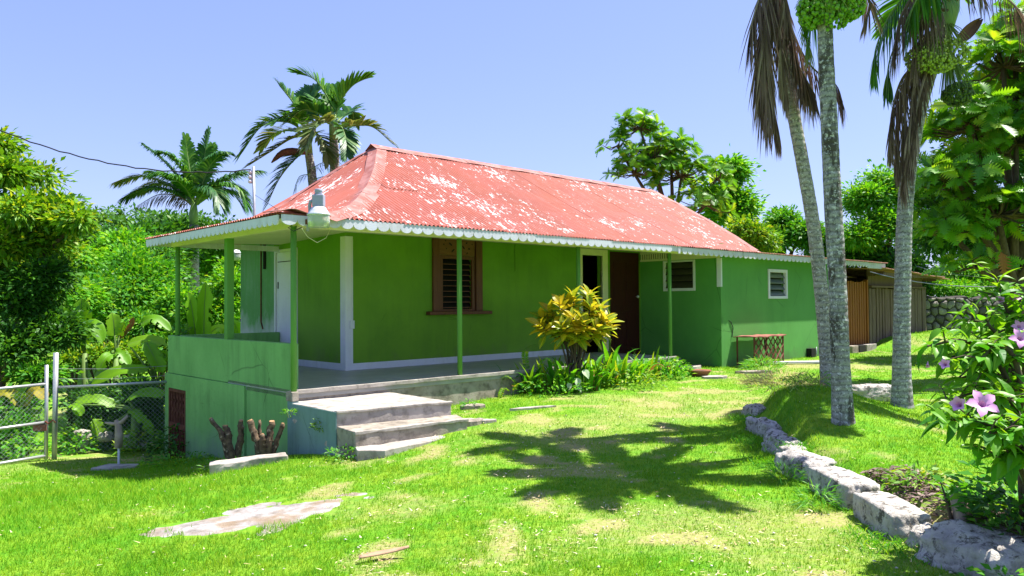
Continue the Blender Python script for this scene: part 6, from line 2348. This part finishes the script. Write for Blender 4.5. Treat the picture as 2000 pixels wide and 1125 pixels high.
bq = at(606, 640, Yq)
bq.z = gz1(bq.x, bq.y)
pb_ = thing('palm_tree', 'darker palm with wide drooping fronds behind the roof, left of the pair', 'palm', bq)
palm_trunk(pb_, bq, [bq, at(616, 440, Yq), at(610, 350, Yq), at(603, 300, Yq)], [.13, .125, .115, .10], 'trunk_mid', step=.08)
MB().tube([at(603, 302, Yq) - bq, at(600, 270, Yq) - bq, at(599, 250, Yq) - bq], [.105, .11, .06], 10).build('crownshaft', MT['crownshaft'], pb_, True)
for pts, mat, L in [([(599, 255), (575, 205), (558, 182), (546, 168)], 'palm_blue', .6), ([(598, 258), (560, 238, -.2), (512, 246, -.4), (470, 302, -.5)], 'palm_blue', .52), ([(600, 265), (570, 270, -.5), (530, 295, -.8), (488, 322, -1)], 'palm_olive', .48),
                    ([(602, 290), (575, 312, -.3), (545, 350, -.5), (521, 402, -.6)], 'palm_blue', .55), ([(600, 258), (600, 220, .3), (606, 190, .5), (614, 175, .6)], 'palm_blue', .6), ([(603, 260), (630, 240, .4), (650, 245, .7), (668, 270, .8)], 'palm_blue', .5),
                    ([(598, 262), (565, 255, .6), (535, 262, .9), (512, 290, 1)], 'palm_olive', .5), ([(602, 262), (620, 262, -.7), (634, 285, -1), (640, 315, -1.1)], 'palm_olive', .45), ([(600, 258), (580, 230, -.6), (560, 225, -1), (535, 240, -1.3)], 'palm_green', .5)]:
    frond(pb_, bq, A(pts, Yq), L, mat, 36, .09, .5, .3, .03, .14, 62, 26)
m = MB().tube([p - bq for p in resample(A([(602, 300, -.2), (575, 296, -.3), (550, 300, -.4), (530, 318, -.45)], Yq), 9)], [.02, .06, .09, .10, .10, .09, .07, .05, .015], 8)
m.build('spathe', MT['spathe_pink'], pb_, True)
for pts in ([(608, 330, -.2), (632, 318, -.3), (646, 335, -.3)], [(606, 340, -.2), (585, 345, -.3), (575, 370, -.3)], [(612, 350, -.2), (640, 345, -.3), (650, 365, -.3)]):
    frond(pb_, bq, A(pts, Yq), .28, 'palm_blue', 18, .012, .2, .5, .012, hang=.5, name='fruit_stalk')

# ------------------------------------------------------------------ banana plants
def banana_leaf(t, base, pts, w, mat='banana', face=(0.35, -0.6, 0.72), tear=True):
    base = Vector(base)
    n = 15
    C = resample(pts, n)
    vs, fs = [], []
    m = MB()
    for i, p in enumerate(C):
        f = i / (n - 1)
        T = (C[min(i + 1, n - 1)] - C[max(i - 1, 0)]).normalized()
        S = T.cross(Vector(face))
        S.normalize()
        N = S.cross(T)
        ww = w * .5 * min(1, (f + .03) * 6) ** .6 * (1 - max(0, (f - .72) / .28) ** 2.2) + .004
        j1, j2 = (random.uniform(.82, 1.05) if tear else 1), (random.uniform(.82, 1.05) if tear else 1)
        q = p - base
        vs += [q - S * ww * j1 + N * ww * .38 - Vector((0, 0, .25 * ww)), q - S * ww * .5 + N * ww * .26, q, q + S * ww * .5 + N * ww * .26, q + S * ww * j2 + N * ww * .38 - Vector((0, 0, .25 * ww))]
    for i in range(n - 1):
        for k in range(4):
            if tear and k in (0, 3) and random.random() < .10: continue
            a = i * 5 + k
            fs.append((a, a + 1, a + 6, a + 5))
    m.add(vs, fs, 0)
    m.tube([p - base - Vector((0, 0, .008)) for p in C], [.014 * (1 - .8 * i / n) for i in range(n)], 5, 1)
    return m.build('leaf', [MT[mat], MT['stem_green']], t, True)


def banana(label, stem_px, Y, leaves, group='banana plants beyond the fence'):
    p = at(*stem_px, Y)
    b = Vector((p.x, p.y, gz1(p.x, p.y)))
    t = thing('banana_plant', label, 'plant', b, 0, group)
    top = Vector((0, 0, p.z - b.z))
    MB().tube([(0, 0, -.2), top * .5 + Vector((.02, 0, 0)), top], [.09, .075, .05], 9).build('stem', MT['stem_green'], t, True)
    for pts, w, *r in leaves:
        mat = r[0] if r else 'banana'
        # petiole from the stem top
        L0 = at(pts[0][0], pts[0][1], Y + (pts[0][2] if len(pts[0]) > 2 else 0)) - b
        banana_leaf(t, b, A(pts, Y), w, mat)
        MB().tube([top, top.lerp(L0, .5) + Vector((0, 0, .03)), L0], [.03, .02, .015], 5).build('leaf_stalk', MT['stem_green'], t, True)
    return t


banana('banana plant with one tall upright leaf, leftmost behind the fence', (165, 690), 16.0,
       [([(158, 655), (158, 620), (160, 582)], .40), ([(166, 645, -.1), (184, 632, -.1), (200, 668, -.2)], .28), ([(165, 670), (168, 650), (172, 632)], .22), ([(160, 680, .2), (148, 650, .2), (140, 628, .2)], .25)])
banana('banana plant with a short rounded upright leaf in the middle behind the fence', (226, 700), 16.2,
       [([(224, 655), (222, 630), (219, 610)], .30), ([(232, 655, .1), (238, 640, .1), (243, 628, .1)], .2), ([(225, 690, -.1), (236, 690, -.1), (252, 716, -.2)], .26), ([(220, 690), (205, 700, -.2), (192, 725, -.3)], .24), ([(235, 660, .2), (252, 640, .2), (262, 618, .2)], .12, 'brown_leaf')])
banana('banana plant with long arching leaves beside the end of the parapet', (300, 740), 15.4,
       [([(276, 632, .3), (302, 622, .3), (336, 650, .3)], .26), ([(250, 672), (292, 662), (328, 676)], .26), ([(286, 668, -.2), (300, 695, -.3), (318, 728, -.4)], .30), ([(290, 722, -.1), (235, 722, -.2), (178, 750, -.3)], .26), ([(310, 700, -.1), (320, 690), (330, 705)], .2)])
banana('low banana plant with broad leaves lying along the fence rail', (262, 800), 14.4,
       [([(248, 782), (284, 766, -.2), (324, 772, -.3)], .28), ([(225, 792), (188, 778, -.1), (146, 784, -.2)], .22), ([(255, 800), (275, 815, -.3), (300, 850, -.4)], .2), ([(140, 790), (150, 796, -.1), (160, 812, -.1)], .2), ([(195, 850), (188, 830), (182, 818)], .24)])
banana('pair of pale upright banana leaves seen between the left veranda posts', (395, 690), 17.5,
       [([(382, 655), (376, 610), (368, 570)], .30), ([(398, 668), (399, 610), (402, 550)], .34), ([(385, 660, .1), (372, 640, .1), (362, 632, .1)], .22), ([(405, 655, .2), (430, 640, .3), (460, 668, .3)], .26), ([(440, 660, .2), (455, 630, .2), (468, 655, .2)], .24)])
banana('banana plant with yellowing leaves behind the pipe gate', (30, 830), 14.0,
       [([(40, 790), (20, 765), (-10, 770)], .24, 'banana_old'), ([(45, 790), (70, 762), (92, 780)], .22, 'banana_old'), ([(35, 790), (45, 760), (60, 748)], .2), ([(40, 800), (70, 800), (90, 820)], .2), ([(25, 800), (10, 790), (-15, 810)], .2), ([(60, 860, -.3), (75, 850, -.4), (88, 868, -.5)], .16)])

# ------------------------------------------------------------------ croton
CROT = []
for nm, c1, c2, c3 in (('a', (0.58, 0.44, 0.012), (0.42, 0.42, 0.012), (0.66, 0.52, 0.02)), ('b', (0.12, 0.30, 0.012), (0.34, 0.42, 0.015), (0.52, 0.50, 0.02)), ('c', (0.62, 0.44, 0.015), (0.50, 0.42, 0.012), (0.66, 0.54, 0.03))):
    m = NT('croton_leaf')
    v = m.coord('Object')
    x = m.math('ABSOLUTE', m.sep(v, 0))
    y = m.sep(v, 1)
    r = m.n.new('ShaderNodeObjectInfo').outputs['Random']
    w = m.math('SINE', m.math('MULTIPLY', m.math('ADD', y, m.math('MULTIPLY', x, -1.1)), 52))
    veins = m.ramp(w, [(0.35, 0), (0.8, 1)])
    mid = m.ramp(x, [(0.015, 1), (0.05, 0)])
    k = m.math('MAXIMUM', m.math('MULTIPLY', veins, 0.75), mid)
    body = m.ramp(r, [(0, c1), (1, c2)])
    col = m.mix(k, body, c3)
    m.done(col, .3, .5)
    tr = m.n.new('ShaderNodeBsdfTranslucent')
    m.l.new(col, tr.inputs[0])
    mx = m.n.new('ShaderNodeMixShader')
    mx.inputs[0].default_value = .5
    m.l.new(m.p.outputs[0], mx.inputs[1])
    m.l.new(tr.outputs[0], mx.inputs[2])
    m.l.new(mx.outputs[0], m.out.inputs[0])
    CROT.append(simple_leaf(.46, .30, .25, 7, 1.12).mesh('croton_leaf', m.mat))
Yc = 13.2
bc = at(1122, 765, Yc)
bc.z = gz1(bc.x, bc.y)
cr = thing('croton_shrub', 'croton shrub with big yellow and green leaves in front of the front doors', 'shrub', bc)
rng = random.Random(4)
tips = [(1070, 628, .1), (1056, 636, -.2), (1095, 595, -.1), (1120, 582, .1), (1150, 576, 0), (1172, 602, .1), (1190, 628, 0), (1140, 630, -.35), (1100, 638, -.35), (1165, 640, -.3), (1120, 620, -.3), (1075, 610, 0), (1155, 600, -.2), (1185, 642, -.1), (1060, 622, 0), (1130, 645, -.3), (1092, 645, -.15), (1110, 592, .1), (1180, 622, -.15)]
mb = MB()
specs = []
cc_ = at(1122, 690, Yc)
for px, py, dy in tips:
    p = at(px, py, Yc + dy)
    mb.tube([Vector((rng.uniform(-.06, .06), rng.uniform(-.05, .05), -.1)), (cc_ - bc) * .55 + Vector((rng.uniform(-.1, .1), rng.uniform(-.1, .1), 0)), (cc_ - bc).lerp(p - bc, .4), p - bc], [.024, .020, .015, .009], 6)
    out = (p - at(1122, 660, Yc)).normalized()
    ax = (out * .6 + Vector((0, 0, .8))).normalized()
    s0 = ax.cross(Vector((.2, 1, .1))).normalized()
    s1 = ax.cross(s0)
    for k in range(18):
        a = 2.4 * k + rng.uniform(-.3, .3)
        el = 1.15 - k * .075 + rng.uniform(-.15, .15)
        d = (s0 * math.cos(a) + s1 * math.sin(a)) * math.cos(el) + ax * math.sin(el)
        specs.append((p - ax * .012 * k, d, ax + Vector((rng.uniform(-.2, .2), rng.uniform(-.5, 0), 0)), rng.uniform(.18, .29)))
mb.build('stem', MT['bark'], cr, True)
put_leaves(cr, bc, [CROT[0], CROT[1], CROT[2], CROT[1]], specs, 300)

# ------------------------------------------------------------------ strap-leaved bed under the croton
def strap_leaf(L=1.0, w=.07, bend=1.2, n=7, el=1.35):
    m = MB()
    vs = []
    y = z = 0.0
    for i in range(n + 1):
        t = i / n
        ww = w * .5 * math.sin(math.pi * (0.18 + .80 * t)) if i < n else .002
        vs += [(-ww, y, z + ww * .3), (0, y, z), (ww, y, z + ww * .3)]
        y += math.cos(el) / n
        z += math.sin(el) / n
        el -= bend / n * (0.4 + 1.2 * t)
    m.add(vs, [(3 * i + k, 3 * i + 1 + k, 3 * i + 4 + k, 3 * i + 3 + k) for i in range(n) for k in range(2)])
    return m


STRAP = [strap_leaf(1, .11, 1.0).mesh('strap_leaf', MT['leaf_bright']), strap_leaf(1, .13, 1.9).mesh('strap_leaf', MT['leaf_bright']), strap_leaf(1, .10, .5).mesh('strap_leaf', MT['leaf_yellow']), strap_leaf(1, .12, 1.4).mesh('strap_leaf', MT['leaf_mid'])]
STRAP_DRY = strap_leaf(1, .09, 2.4).mesh('strap_leaf', MT['brown_leaf'])
rng = random.Random(8)
clumps = [(1005, 772, 12.9, .42), (1040, 776, 12.8, .46), (1078, 775, 12.9, .50), (1118, 778, 12.9, .46), (1155, 768, 13.2, .52), (1185, 758, 13.6, .50), (1212, 750, 13.9, .55), (1238, 745, 14.3, .50), (1262, 742, 14.6, .46), (1288, 738, 14.9, .38), (1310, 736, 15.3, .34), (1090, 752, 13.5, .55), (1150, 748, 13.8, .55), (1200, 738, 14.4, .6)]
where = ['at the left end of the bed beside the veranda base', 'second from the left end of the bed', 'in front of the croton stem', 'right below the croton in front', 'just right of the croton stem at the front', 'in the middle of the bed front', 'in front of the maroon door, left half', 'in front of the maroon door, right half',
         'below the corner of wing and door', 'near the right end of the bed', 'at the far right end of the bed', 'half hidden behind the croton stem', 'behind the front row right of the croton', 'tall and half hidden in front of the maroon door']
for (px, py, Y, h), wh in zip(clumps, where):
    p = at(px, py, Y)
    b = Vector((p.x, p.y, gz1(p.x, p.y)))
    t = thing('lily_clump', 'bright strap-leaved lily clump ' + wh, 'plant', b, 0, 'lily clumps in the bed before the veranda')
    for k in range(21):
        a = rng.uniform(0, 6.283)
        s = h * rng.uniform(.85, 1.5)
        me = STRAP[rng.randrange(4)] if rng.random() > .1 else STRAP_DRY
        M_ = Matrix.Translation((rng.uniform(-.16, .16), rng.uniform(-.12, .12), -.02)) @ Matrix.Rotation(a, 4, 'Z') @ Matrix.Rotation(rng.uniform(-.35, .15), 4, 'X') @ Matrix.Scale(s, 4)
        link('leaf', me, t, M_)
fy = at(1030, 775, 13.0)
fb = Vector((fy.x, fy.y, gz1(fy.x, fy.y)))
fe = thing('fern', 'pale upright fern with a curled tip at the left of the flower bed', 'fern', fb)
frond(fe, fb, A([(1032, 775), (1028, 720), (1026, 685), (1045, 672)], 13.0), .075, 'leaf_yellow', 40, .02, .2, .2, .006, .15, 80, 60)
frond(fe, fb, A([(1030, 775), (1050, 720, -.2), (1068, 700, -.3), (1080, 712, -.35)], 13.0), .07, 'leaf_bright', 30, .02, .2, .2, .006, .15, 80, 60)
frond(fe, fb, A([(1026, 775), (1005, 745, -.2), (985, 738, -.3), (975, 755, -.35)], 13.0), .07, 'leaf_bright', 30, .02, .2, .2, .006, .15, 80, 60)
fy = at(1000, 772, 12.6)
fb = Vector((fy.x, fy.y, gz1(fy.x, fy.y)))
fe = thing('fern', 'low fern drooping over the corner of the veranda base', 'fern', fb)
for q in ([(1000, 772), (1010, 752, -.1), (1028, 745, -.2), (1045, 752, -.25)], [(1000, 772), (985, 758, -.1), (978, 770, -.2), (975, 782, -.25)], [(1000, 772), (1004, 748), (990, 735), (978, 738)]):
    frond(fe, fb, A(q, 12.6), .06, 'leaf_yellow', 26, .018, .2, .2, .005, .15, 80, 60)
cb_ = simple_leaf(.72, .2, .2, 6, .7).mesh('heart_leaf', leaf_mat('pale_heart_leaf', (0.30, 0.45, 0.20), (0.5, 0.6, 0.4), .3))
fy = at(1140, 770, 12.7)
fb = Vector((fy.x, fy.y, gz1(fy.x, fy.y)))
ca = thing('caladium', 'pale heart-leaved caladium in front of the croton stem', 'plant', fb)
for px, py, s in [(1128, 738, .17), (1140, 722, .18), (1128, 752, .14), (1112, 748, .13)]:
    q = at(px, py, 12.65)
    MB().tube([(0, 0, 0), (q - fb) * .5 + Vector((0, 0, .04)), q - fb], .005, 4).build('leaf_stalk', MT['stem_green'], ca)
    link('leaf', cb_, ca, leaf_matrix(q - fb, (rng.uniform(-.3, .5), -.5, -.6), (.2, -.7, .6), s))

# ------------------------------------------------------------------ pink-flowered shrub
Ys = 4.6
bs = Vector((3.25, 4.75, gz1(3.25, 4.75)))
ps = thing('flowering_shrub', 'shrub with glossy pointed leaves and pink trumpet flowers at the right edge', 'shrub', bs)
PL = [simple_leaf(.42, .35, .35, 6, .82).mesh('pointed_leaf', leaf_mat('glossy_leaf', (0.08, 0.25, 0.010), (0.15, 0.38, 0.014), .42, .4, .35, c3=(0.24, 0.45, 0.02))),
      simple_leaf(.40, .15, .25, 6, .82).mesh('pointed_leaf', MT['leaf_bright']), simple_leaf(.46, .55, .4, 6, .8).mesh('pointed_leaf', MT['leaf_mid'])]
rng = random.Random(12)
branches = [[(2030, 900, .1), (1965, 740, .1), (1890, 668, .1), (1812, 676, 0)], [(2030, 900, .2), (1980, 720, .3), (1935, 640, .3), (1880, 622, .3)], [(2030, 900, .3), (1995, 680, .4), (1965, 600, .4), (1948, 548, .4)],
            [(2030, 900, 0), (1980, 800, -.1), (1910, 770, -.1), (1850, 782, -.1)], [(2035, 950, -.3), (1965, 860, -.4), (1890, 822, -.45), (1842, 822, -.5)], 
            [(2030, 900, .2), (1960, 720, .3), (1900, 690, .3), (1850, 700, .3)], [(2030, 900, .4), (1985, 740, .5), (1940, 690, .5), (1900, 650, .5)], [(2040, 900, 0), (1990, 730, 0), (1950, 680, 0), (1915, 700, -.1)],
            [(2040, 900, .3), (2010, 700, .4), (1990, 640, .4), (1985, 590, .4)], [(2040, 950, -.4), (2000, 860, -.5), (1970, 840, -.55), (1930, 850, -.6)], [(2040, 900, .1), (1990, 780, .1), (1930, 730, .1), (1870, 740, .1)],
            [(2060, 900, .2), (2030, 720, .2), (2010, 640, .2), (2000, 560, .2)], [(2060, 900, .4), (2060, 720, .4), (2060, 600, .4), (2050, 520, .4)],
            [(2060, 900, .0), (2100, 760, .0), (2130, 680, .0), (2150, 640, .0)], [(2060, 950, -.4), (2110, 860, -.5), (2150, 820, -.5), (2190, 830, -.5)], [(2060, 900, .3), (2090, 700, .3), (2110, 600, .3), (2120, 540, .3)],
            [(2040, 930, -.3), (1990, 820, -.35), (1960, 780, -.4), (1940, 800, -.4)], [(2040, 930, -.4), (2010, 900, -.5), (1990, 880, -.5), (1960, 900, -.5)]]
mb = MB()
specs = []
for br in branches:
    P = resample([bs + Vector((rng.uniform(-.08, .08), rng.uniform(-.08, .08), -.1))] + A(br[1:], Ys) if True else [], 22)
    mb.tube([p - bs for p in P], [.022 * (1 - .85 * i / 21) + .002 for i in range(22)], 5)
    for i in range(6, 22):
        T = (P[min(i + 1, 21)] - P[i - 1]).normalized()
        S = T.cross(Vector((0, 0, 1)))
        if S.length < .2: S = Vector((1, .2, 0))
        S.normalize()
        twist = i * 1.57
        S2 = S * math.cos(twist * .5) + T.cross(S) * math.sin(twist * .5)
        for sd in (-1, 1):
            d = S2 * sd * .8 + T * .7 + Vector((rng.uniform(-.2, .2), rng.uniform(-.2, .2), rng.uniform(-.6, .15)))
            specs.append((P[i] + S2 * sd * .012, d, Vector((rng.uniform(-.1, .5), rng.uniform(-.4, .3), 1)), rng.uniform(.085, .155)))
        if i % 3 == 0:
            e = P[i] + Vector((rng.uniform(-.16, .16), rng.uniform(-.14, .14), rng.uniform(-.02, .12)))
            mb.tube([P[i] - bs, P[i].lerp(e, .5) - bs + Vector((0, 0, .02)), e - bs], [.006, .004, .003], 4, cap=False)
            for k in range(6):
                a = k * 2.4
                d = Vector((math.cos(a), math.sin(a), rng.uniform(-.7, .4)))
                specs.append((P[i].lerp(e, .5 + k * .1), d, Vector((rng.uniform(-.3, .3), -.3, 1)), rng.uniform(.06, .125)))
mb.build('branch', MT['bark'], ps, True)
put_leaves(ps, bs, PL, specs, 300)
pk = NT('pink_petal')
pv_ = pk.coord('Object')
colp = pk.mix(pk.ramp(pk.sep(pv_, 1), [(0.1, 0), (0.75, 1)]), (0.66, 0.32, 0.58), (0.76, 0.46, 0.71))
MT['pink'] = pk.done(colp, .6, .2)


def flower(c, d, s, closed=0.0):
    """five pointed petals flaring from a short tube"""
    c, d = Vector(c), Vector(d).normalized()
    s0 = d.cross(Vector((0, 0, 1))).normalized()
    s1 = d.cross(s0)
    f = None
    tube = MB()
    ctr = c - d * s * .9
    prof = [(0.06, 0), (.10, .35), (.20, .75), (.30, .95)]
    vs = []
    for r, z in prof:
        for k in range(10):
            a = 2 * math.pi * k / 10
            vs.append(ctr - bs + d * z * s + (s0 * math.cos(a) + s1 * math.sin(a)) * r * s)
    tube.add(vs, [(i * 10 + k, i * 10 + (k + 1) % 10, (i + 1) * 10 + (k + 1) % 10, (i + 1) * 10 + k) for i in range(3) for k in range(10)])
    fl = tube.build('flower', MT['pink'], ps, True)
    for k in range(5):
        a0 = 2 * math.pi * k / 5
        vs = []
        for j, (r, wd, z) in enumerate([(.27, .44, .92), (.52, .68, 1.05 + .25 * closed), (.82, .56, 1.10 + .5 * closed), (1.10, .03, .98 + .75 * closed)]):
            r = r * (1 - .55 * closed * (j > 0))
            for q in (-1, 0, 1):
                a = a0 + q * wd / max(r, .3) * .55
                vs.append(ctr - bs + d * (z + .06 * abs(q)) * s + (s0 * math.cos(a) + s1 * math.sin(a)) * r * s)
        m = MB()
        m.add(vs, [(3 * j + q, 3 * j + q + 1, 3 * j + q + 4, 3 * j + q + 3) for j in range(3) for q in range(2)])
        m.build('petal', MT['pink'], fl, True)


flower(at(1918, 790, Ys - .62), (-.15, -.75, .55), 0.076)
flower(at(1874, 791, Ys - .55), (-.6, -.5, .3), 0.054, .5)
flower(at(1846, 712, Ys - .1), (-.5, -.6, .3), 0.040, .4)
flower(at(1812, 711, Ys - .02), (-.3, -.5, -.6), 0.025, .9)
flower(at(1992, 662, Ys - .1), (-.1, -.8, .4), 0.061)
flower(at(1954, 587, Ys + .35), (-.4, -.7, .3), 0.036, .6)
flower(at(1984, 582, Ys + .35), (.1, -.8, .5), 0.036, .5)
flower(at(1990, 638, Ys + .2), (-.2, -.8, .4), 0.043)

# leafy undergrowth beside the corner boulder
def weed(label, px, py, Y, h, n, mat, seed, ll=.07, lw=.03, spread=.5, name='weed', dz=0.0):
    p = at(px, py, Y)
    b = np.array([p.x, p.y, gz1(p.x, p.y) + dz])
    rng = np.random.default_rng(seed)
    P = np.zeros((n, 3))
    a = rng.uniform(0, 6.283, n)
    r = spread * np.sqrt(rng.random(n))
    P[:, 0], P[:, 1] = np.cos(a) * r, np.sin(a) * r
    P[:, 2] = h * rng.random(n) ** .8 * (1 - .5 * (r / spread) ** 2)
    D = nrm(np.stack([np.cos(a), np.sin(a), rng.uniform(-.3, .9, n)], -1) + rot_np(n, rng) * .5)
    N = nrm(np.array([0, -.2, .8]) + rot_np(n, rng) * .6)
    V, F = leaf_quads(P, D, N, ll * (.6 + .8 * rng.random(n)), lw * (.6 + .8 * rng.random(n)))
    t = thing(name, label, 'weed', b)
    link('foliage', np_mesh('foliage', V, F, MT[mat]), t)
    m = MB()
    for k in range(5):
        e = Vector(P[k * (n // 5)])
        m.tube([Vector((e.x * .3, e.y * .3, -.03)), e * .6, e], [.005, .004, .002], 4, cap=False)
    m.build('stem', MT['stem_green'], t)
    return t


weed('leafy dark weeds crowding the foot of the rusty basement grille', 340, 880, 12.9, .55, 420, 'leaf_dark', 1, .09, .045, .40)
weed('low sprawling weeds on the lawn below the basement grille', 350, 900, 11.6, .14, 300, 'leaf_bright', 2, .06, .03, .55)
weed('small fern clump growing on the side wall of the steps', 628, 832, 9.42, .16, 150, 'leaf_yellow', 3, .05, .014, .10, dz=.28)
weed('tiny green weed sprouting in the corner under the veranda post', 566, 792, 9.7, .10, 60, 'leaf_bright', 4, .05, .014, .09, dz=.52)
weed('little weed growing in the riser under the veranda edge', 606, 776, 10.02, .10, 60, 'leaf_yellow', 5, .05, .014, .06, dz=.40)
weed('weeds at the foot of the steps in the shade', 675, 885, 8.7, .16, 160, 'leaf_mid', 6, .06, .02, .22)
weed('green tuft growing from the veranda base right of the steps', 916, 768, 11.2, .12, 90, 'leaf_mid', 7, .06, .016, .10, dz=.02)
weed('dense grassy tuft growing out of the lattice stand', 1492, 716, 16.2, .30, 520, 'leaf_bright', 8, .16, .016, .42)
MT['blond'] = leaf_mat('blond_grass', (0.42, 0.36, 0.14), (0.60, 0.50, 0.26), .3, .7, .1, c3=(0.30, 0.40, 0.06))
weed('dry blond grass tuft on the crest of the palm mound', 1530, 775, 10.1, .20, 900, 'blond', 9, .15, .009, .50)
weed('bright low plants at the right end of the flower bed, by the corner step', 1300, 728, 15.0, .42, 420, 'leaf_bright', 41, .10, .045, .50)
weed('yellow-green low plants filling the front of the flower bed', 1235, 752, 13.7, .30, 420, 'leaf_yellow', 42, .10, .03, .60)
weed('leafy low plants at the foot of the croton', 1080, 772, 12.8, .32, 420, 'leaf_mid', 43, .10, .035, .60)
weed('tall grass tuft in front of the left palm base', 1600, 768, 9.6, .16, 420, 'leaf_bright', 10, .12, .009, .40)
weed('shaded leafy undergrowth under the pink-flowered shrub', 1985, 940, 5.0, .40, 420, 'leaf_mid', 12, .09, .042, .42)
weed('dark leafy plant beside the big pitted boulder at bottom right', 1990, 1010, 4.75, .26, 240, 'leaf_dark', 13, .08, .04, .30)
weed('bright weeds behind the fence panel, left of the rubble', 150, 850, 14.2, .45, 260, 'leaf_bright', 51, .12, .05, .30)
weed('yellow-green weeds behind the fence, right of the white stake', 275, 850, 14.0, .50, 320, 'leaf_yellow', 52, .12, .045, .40)
weed('bright broad weeds behind the bars of the pipe gate', 55, 860, 13.3, .40, 260, 'leaf_bright', 53, .12, .05, .40)
weed('bright weeds spilling over the corner boulder', 1965, 1085, 4.25, .12, 90, 'leaf_bright', 14, .06, .03, .2)
weed('small leafy sapling in the litter behind the near border block', 1905, 955, 5.2, .18, 90, 'leaf_mid', 15, .08, .045, .14)
weed('small green weeds along the foot of the stumps', 470, 890, 9.6, .12, 200, 'leaf_bright', 16, .07, .012, .5)
weed('grass tuft at the left foot of the middle border boulder', 1530, 930, 6.95, .16, 220, 'leaf_bright', 17, .12, .008, .16)
weed('grass tuft between the two long border blocks', 1600, 985, 6.1, .15, 260, 'leaf_bright', 18, .12, .008, .16)
weed('leafy yellow weed on the bed behind the border blocks', 1800, 930, 5.9, .14, 160, 'leaf_yellow', 19, .07, .025, .22)

for k_, (bx, by, hh, lab) in enumerate([(2.52, 7.55, .15, 'grass tuft overhanging the middle of the stone border'), (2.95, 7.7, .17, 'long grass spilling over the far border stones'), (2.72, 8.55, .16, 'grass tuft between the two tilted far border stones'),
                                (2.95, 9.6, .16, 'grass tuft between the farthest border stones'), (2.45, 5.1, .13, 'grass tuft at the near end of the squared block')]):
    t = thing('grass_tuft', lab, 'grass', (bx, by, gz1(bx, by)))
    rr = np.random.default_rng(100 + k_)
    n_ = 420
    aa = rr.uniform(0, 6.283, n_)
    P_ = np.stack([rr.normal(0, .11, n_), rr.normal(0, .20, n_), np.zeros(n_) - .01], -1)
    D_ = nrm(np.stack([np.cos(aa) * .6, np.sin(aa) * .6, rr.uniform(.5, 1.4, n_)], -1))
    V_, F_ = leaf_quads(P_, D_, rot_np(n_, rr), hh * rr.uniform(.5, 1.1, n_), rr.uniform(.005, .010, n_), .1, .35)
    link('blades', np_mesh('blades', V_, F_, MT['leaf_bright']), t)['kind'] = 'stuff'

# leaf litter and dry sticks behind the near border blocks
rng = np.random.default_rng(31)
n = 1200
t_ = rng.random(n)
y = 4.4 + 2.0 * t_
x = 2.84 + 0.42 * rng.random(n) + np.interp(y, [4.4, 5.4, 6.4], [.1, .0, .05])
z = gz(x, y) + .008 + .02 * rng.random(n)
P = np.stack([x, y, z], -1)
a = rng.uniform(0, 6.283, n)
D = nrm(np.stack([np.cos(a), np.sin(a), rng.uniform(-.1, .3, n)], -1))
V, F = leaf_quads(P, D, nrm(np.array([0, 0, 1.]) + rot_np(n, rng) * .4), .05 + .04 * rng.random(n), .018 + .015 * rng.random(n), .2, 0)
tag(link('leaf_litter', np_mesh('leaf_litter', V, F, MT['dead_frond'])), 'dry brown leaf litter behind the near border blocks', 'leaf litter', kind='stuff')
p = at(1875, 985, 5.05)
db_ = thing('dead_stump', 'split dry stump with a thin dark spike in the leaf litter behind the border', 'stump', (p.x, p.y, gz1(p.x, p.y)))
MB().tube([(0.02, 0, -.05), (0.0, 0, .10), (-.04, 0, .20)], [.05, .045, .03], 8, wob=.25).build('stub', drift, db_, True)
MB().tube([(0.06, .03, -.05), (.07, .03, .08), (.05, .04, .16)], [.04, .04, .03], 8, wob=.25).build('stub', drift, db_, True)
MB().tube([(-.05, 0, 0), (-.08, 0, .15), (-.125, 0, .29)], [.016, .011, .003], 6).build('spike', MT['bark'], db_, True)
p = at(1560, 905, 7.6)
o = link('fallen_leaf', simple_leaf(.5, .3, .4).mesh('fallen_leaf', MT['brown_leaf']), None, leaf_matrix((p.x, p.y, gz1(p.x, p.y) + .03), (1, .3, 0), (0, 0, 1), .12))
tag(o, 'single brown fallen leaf on the grass by the middle border boulder', 'leaf')
p = at(1962, 520, 13.3)
o = link('dead_leaf', lobed_leaf(6, .2).mesh('dead_leaf', MT['brown_leaf']), None, leaf_matrix(at(1955, 492, 13.3), (.1, -.2, -1), (0, -1, .1), .40))
tag(o, 'orange-brown dead breadfruit leaf hanging among the green ones at the right', 'leaf')
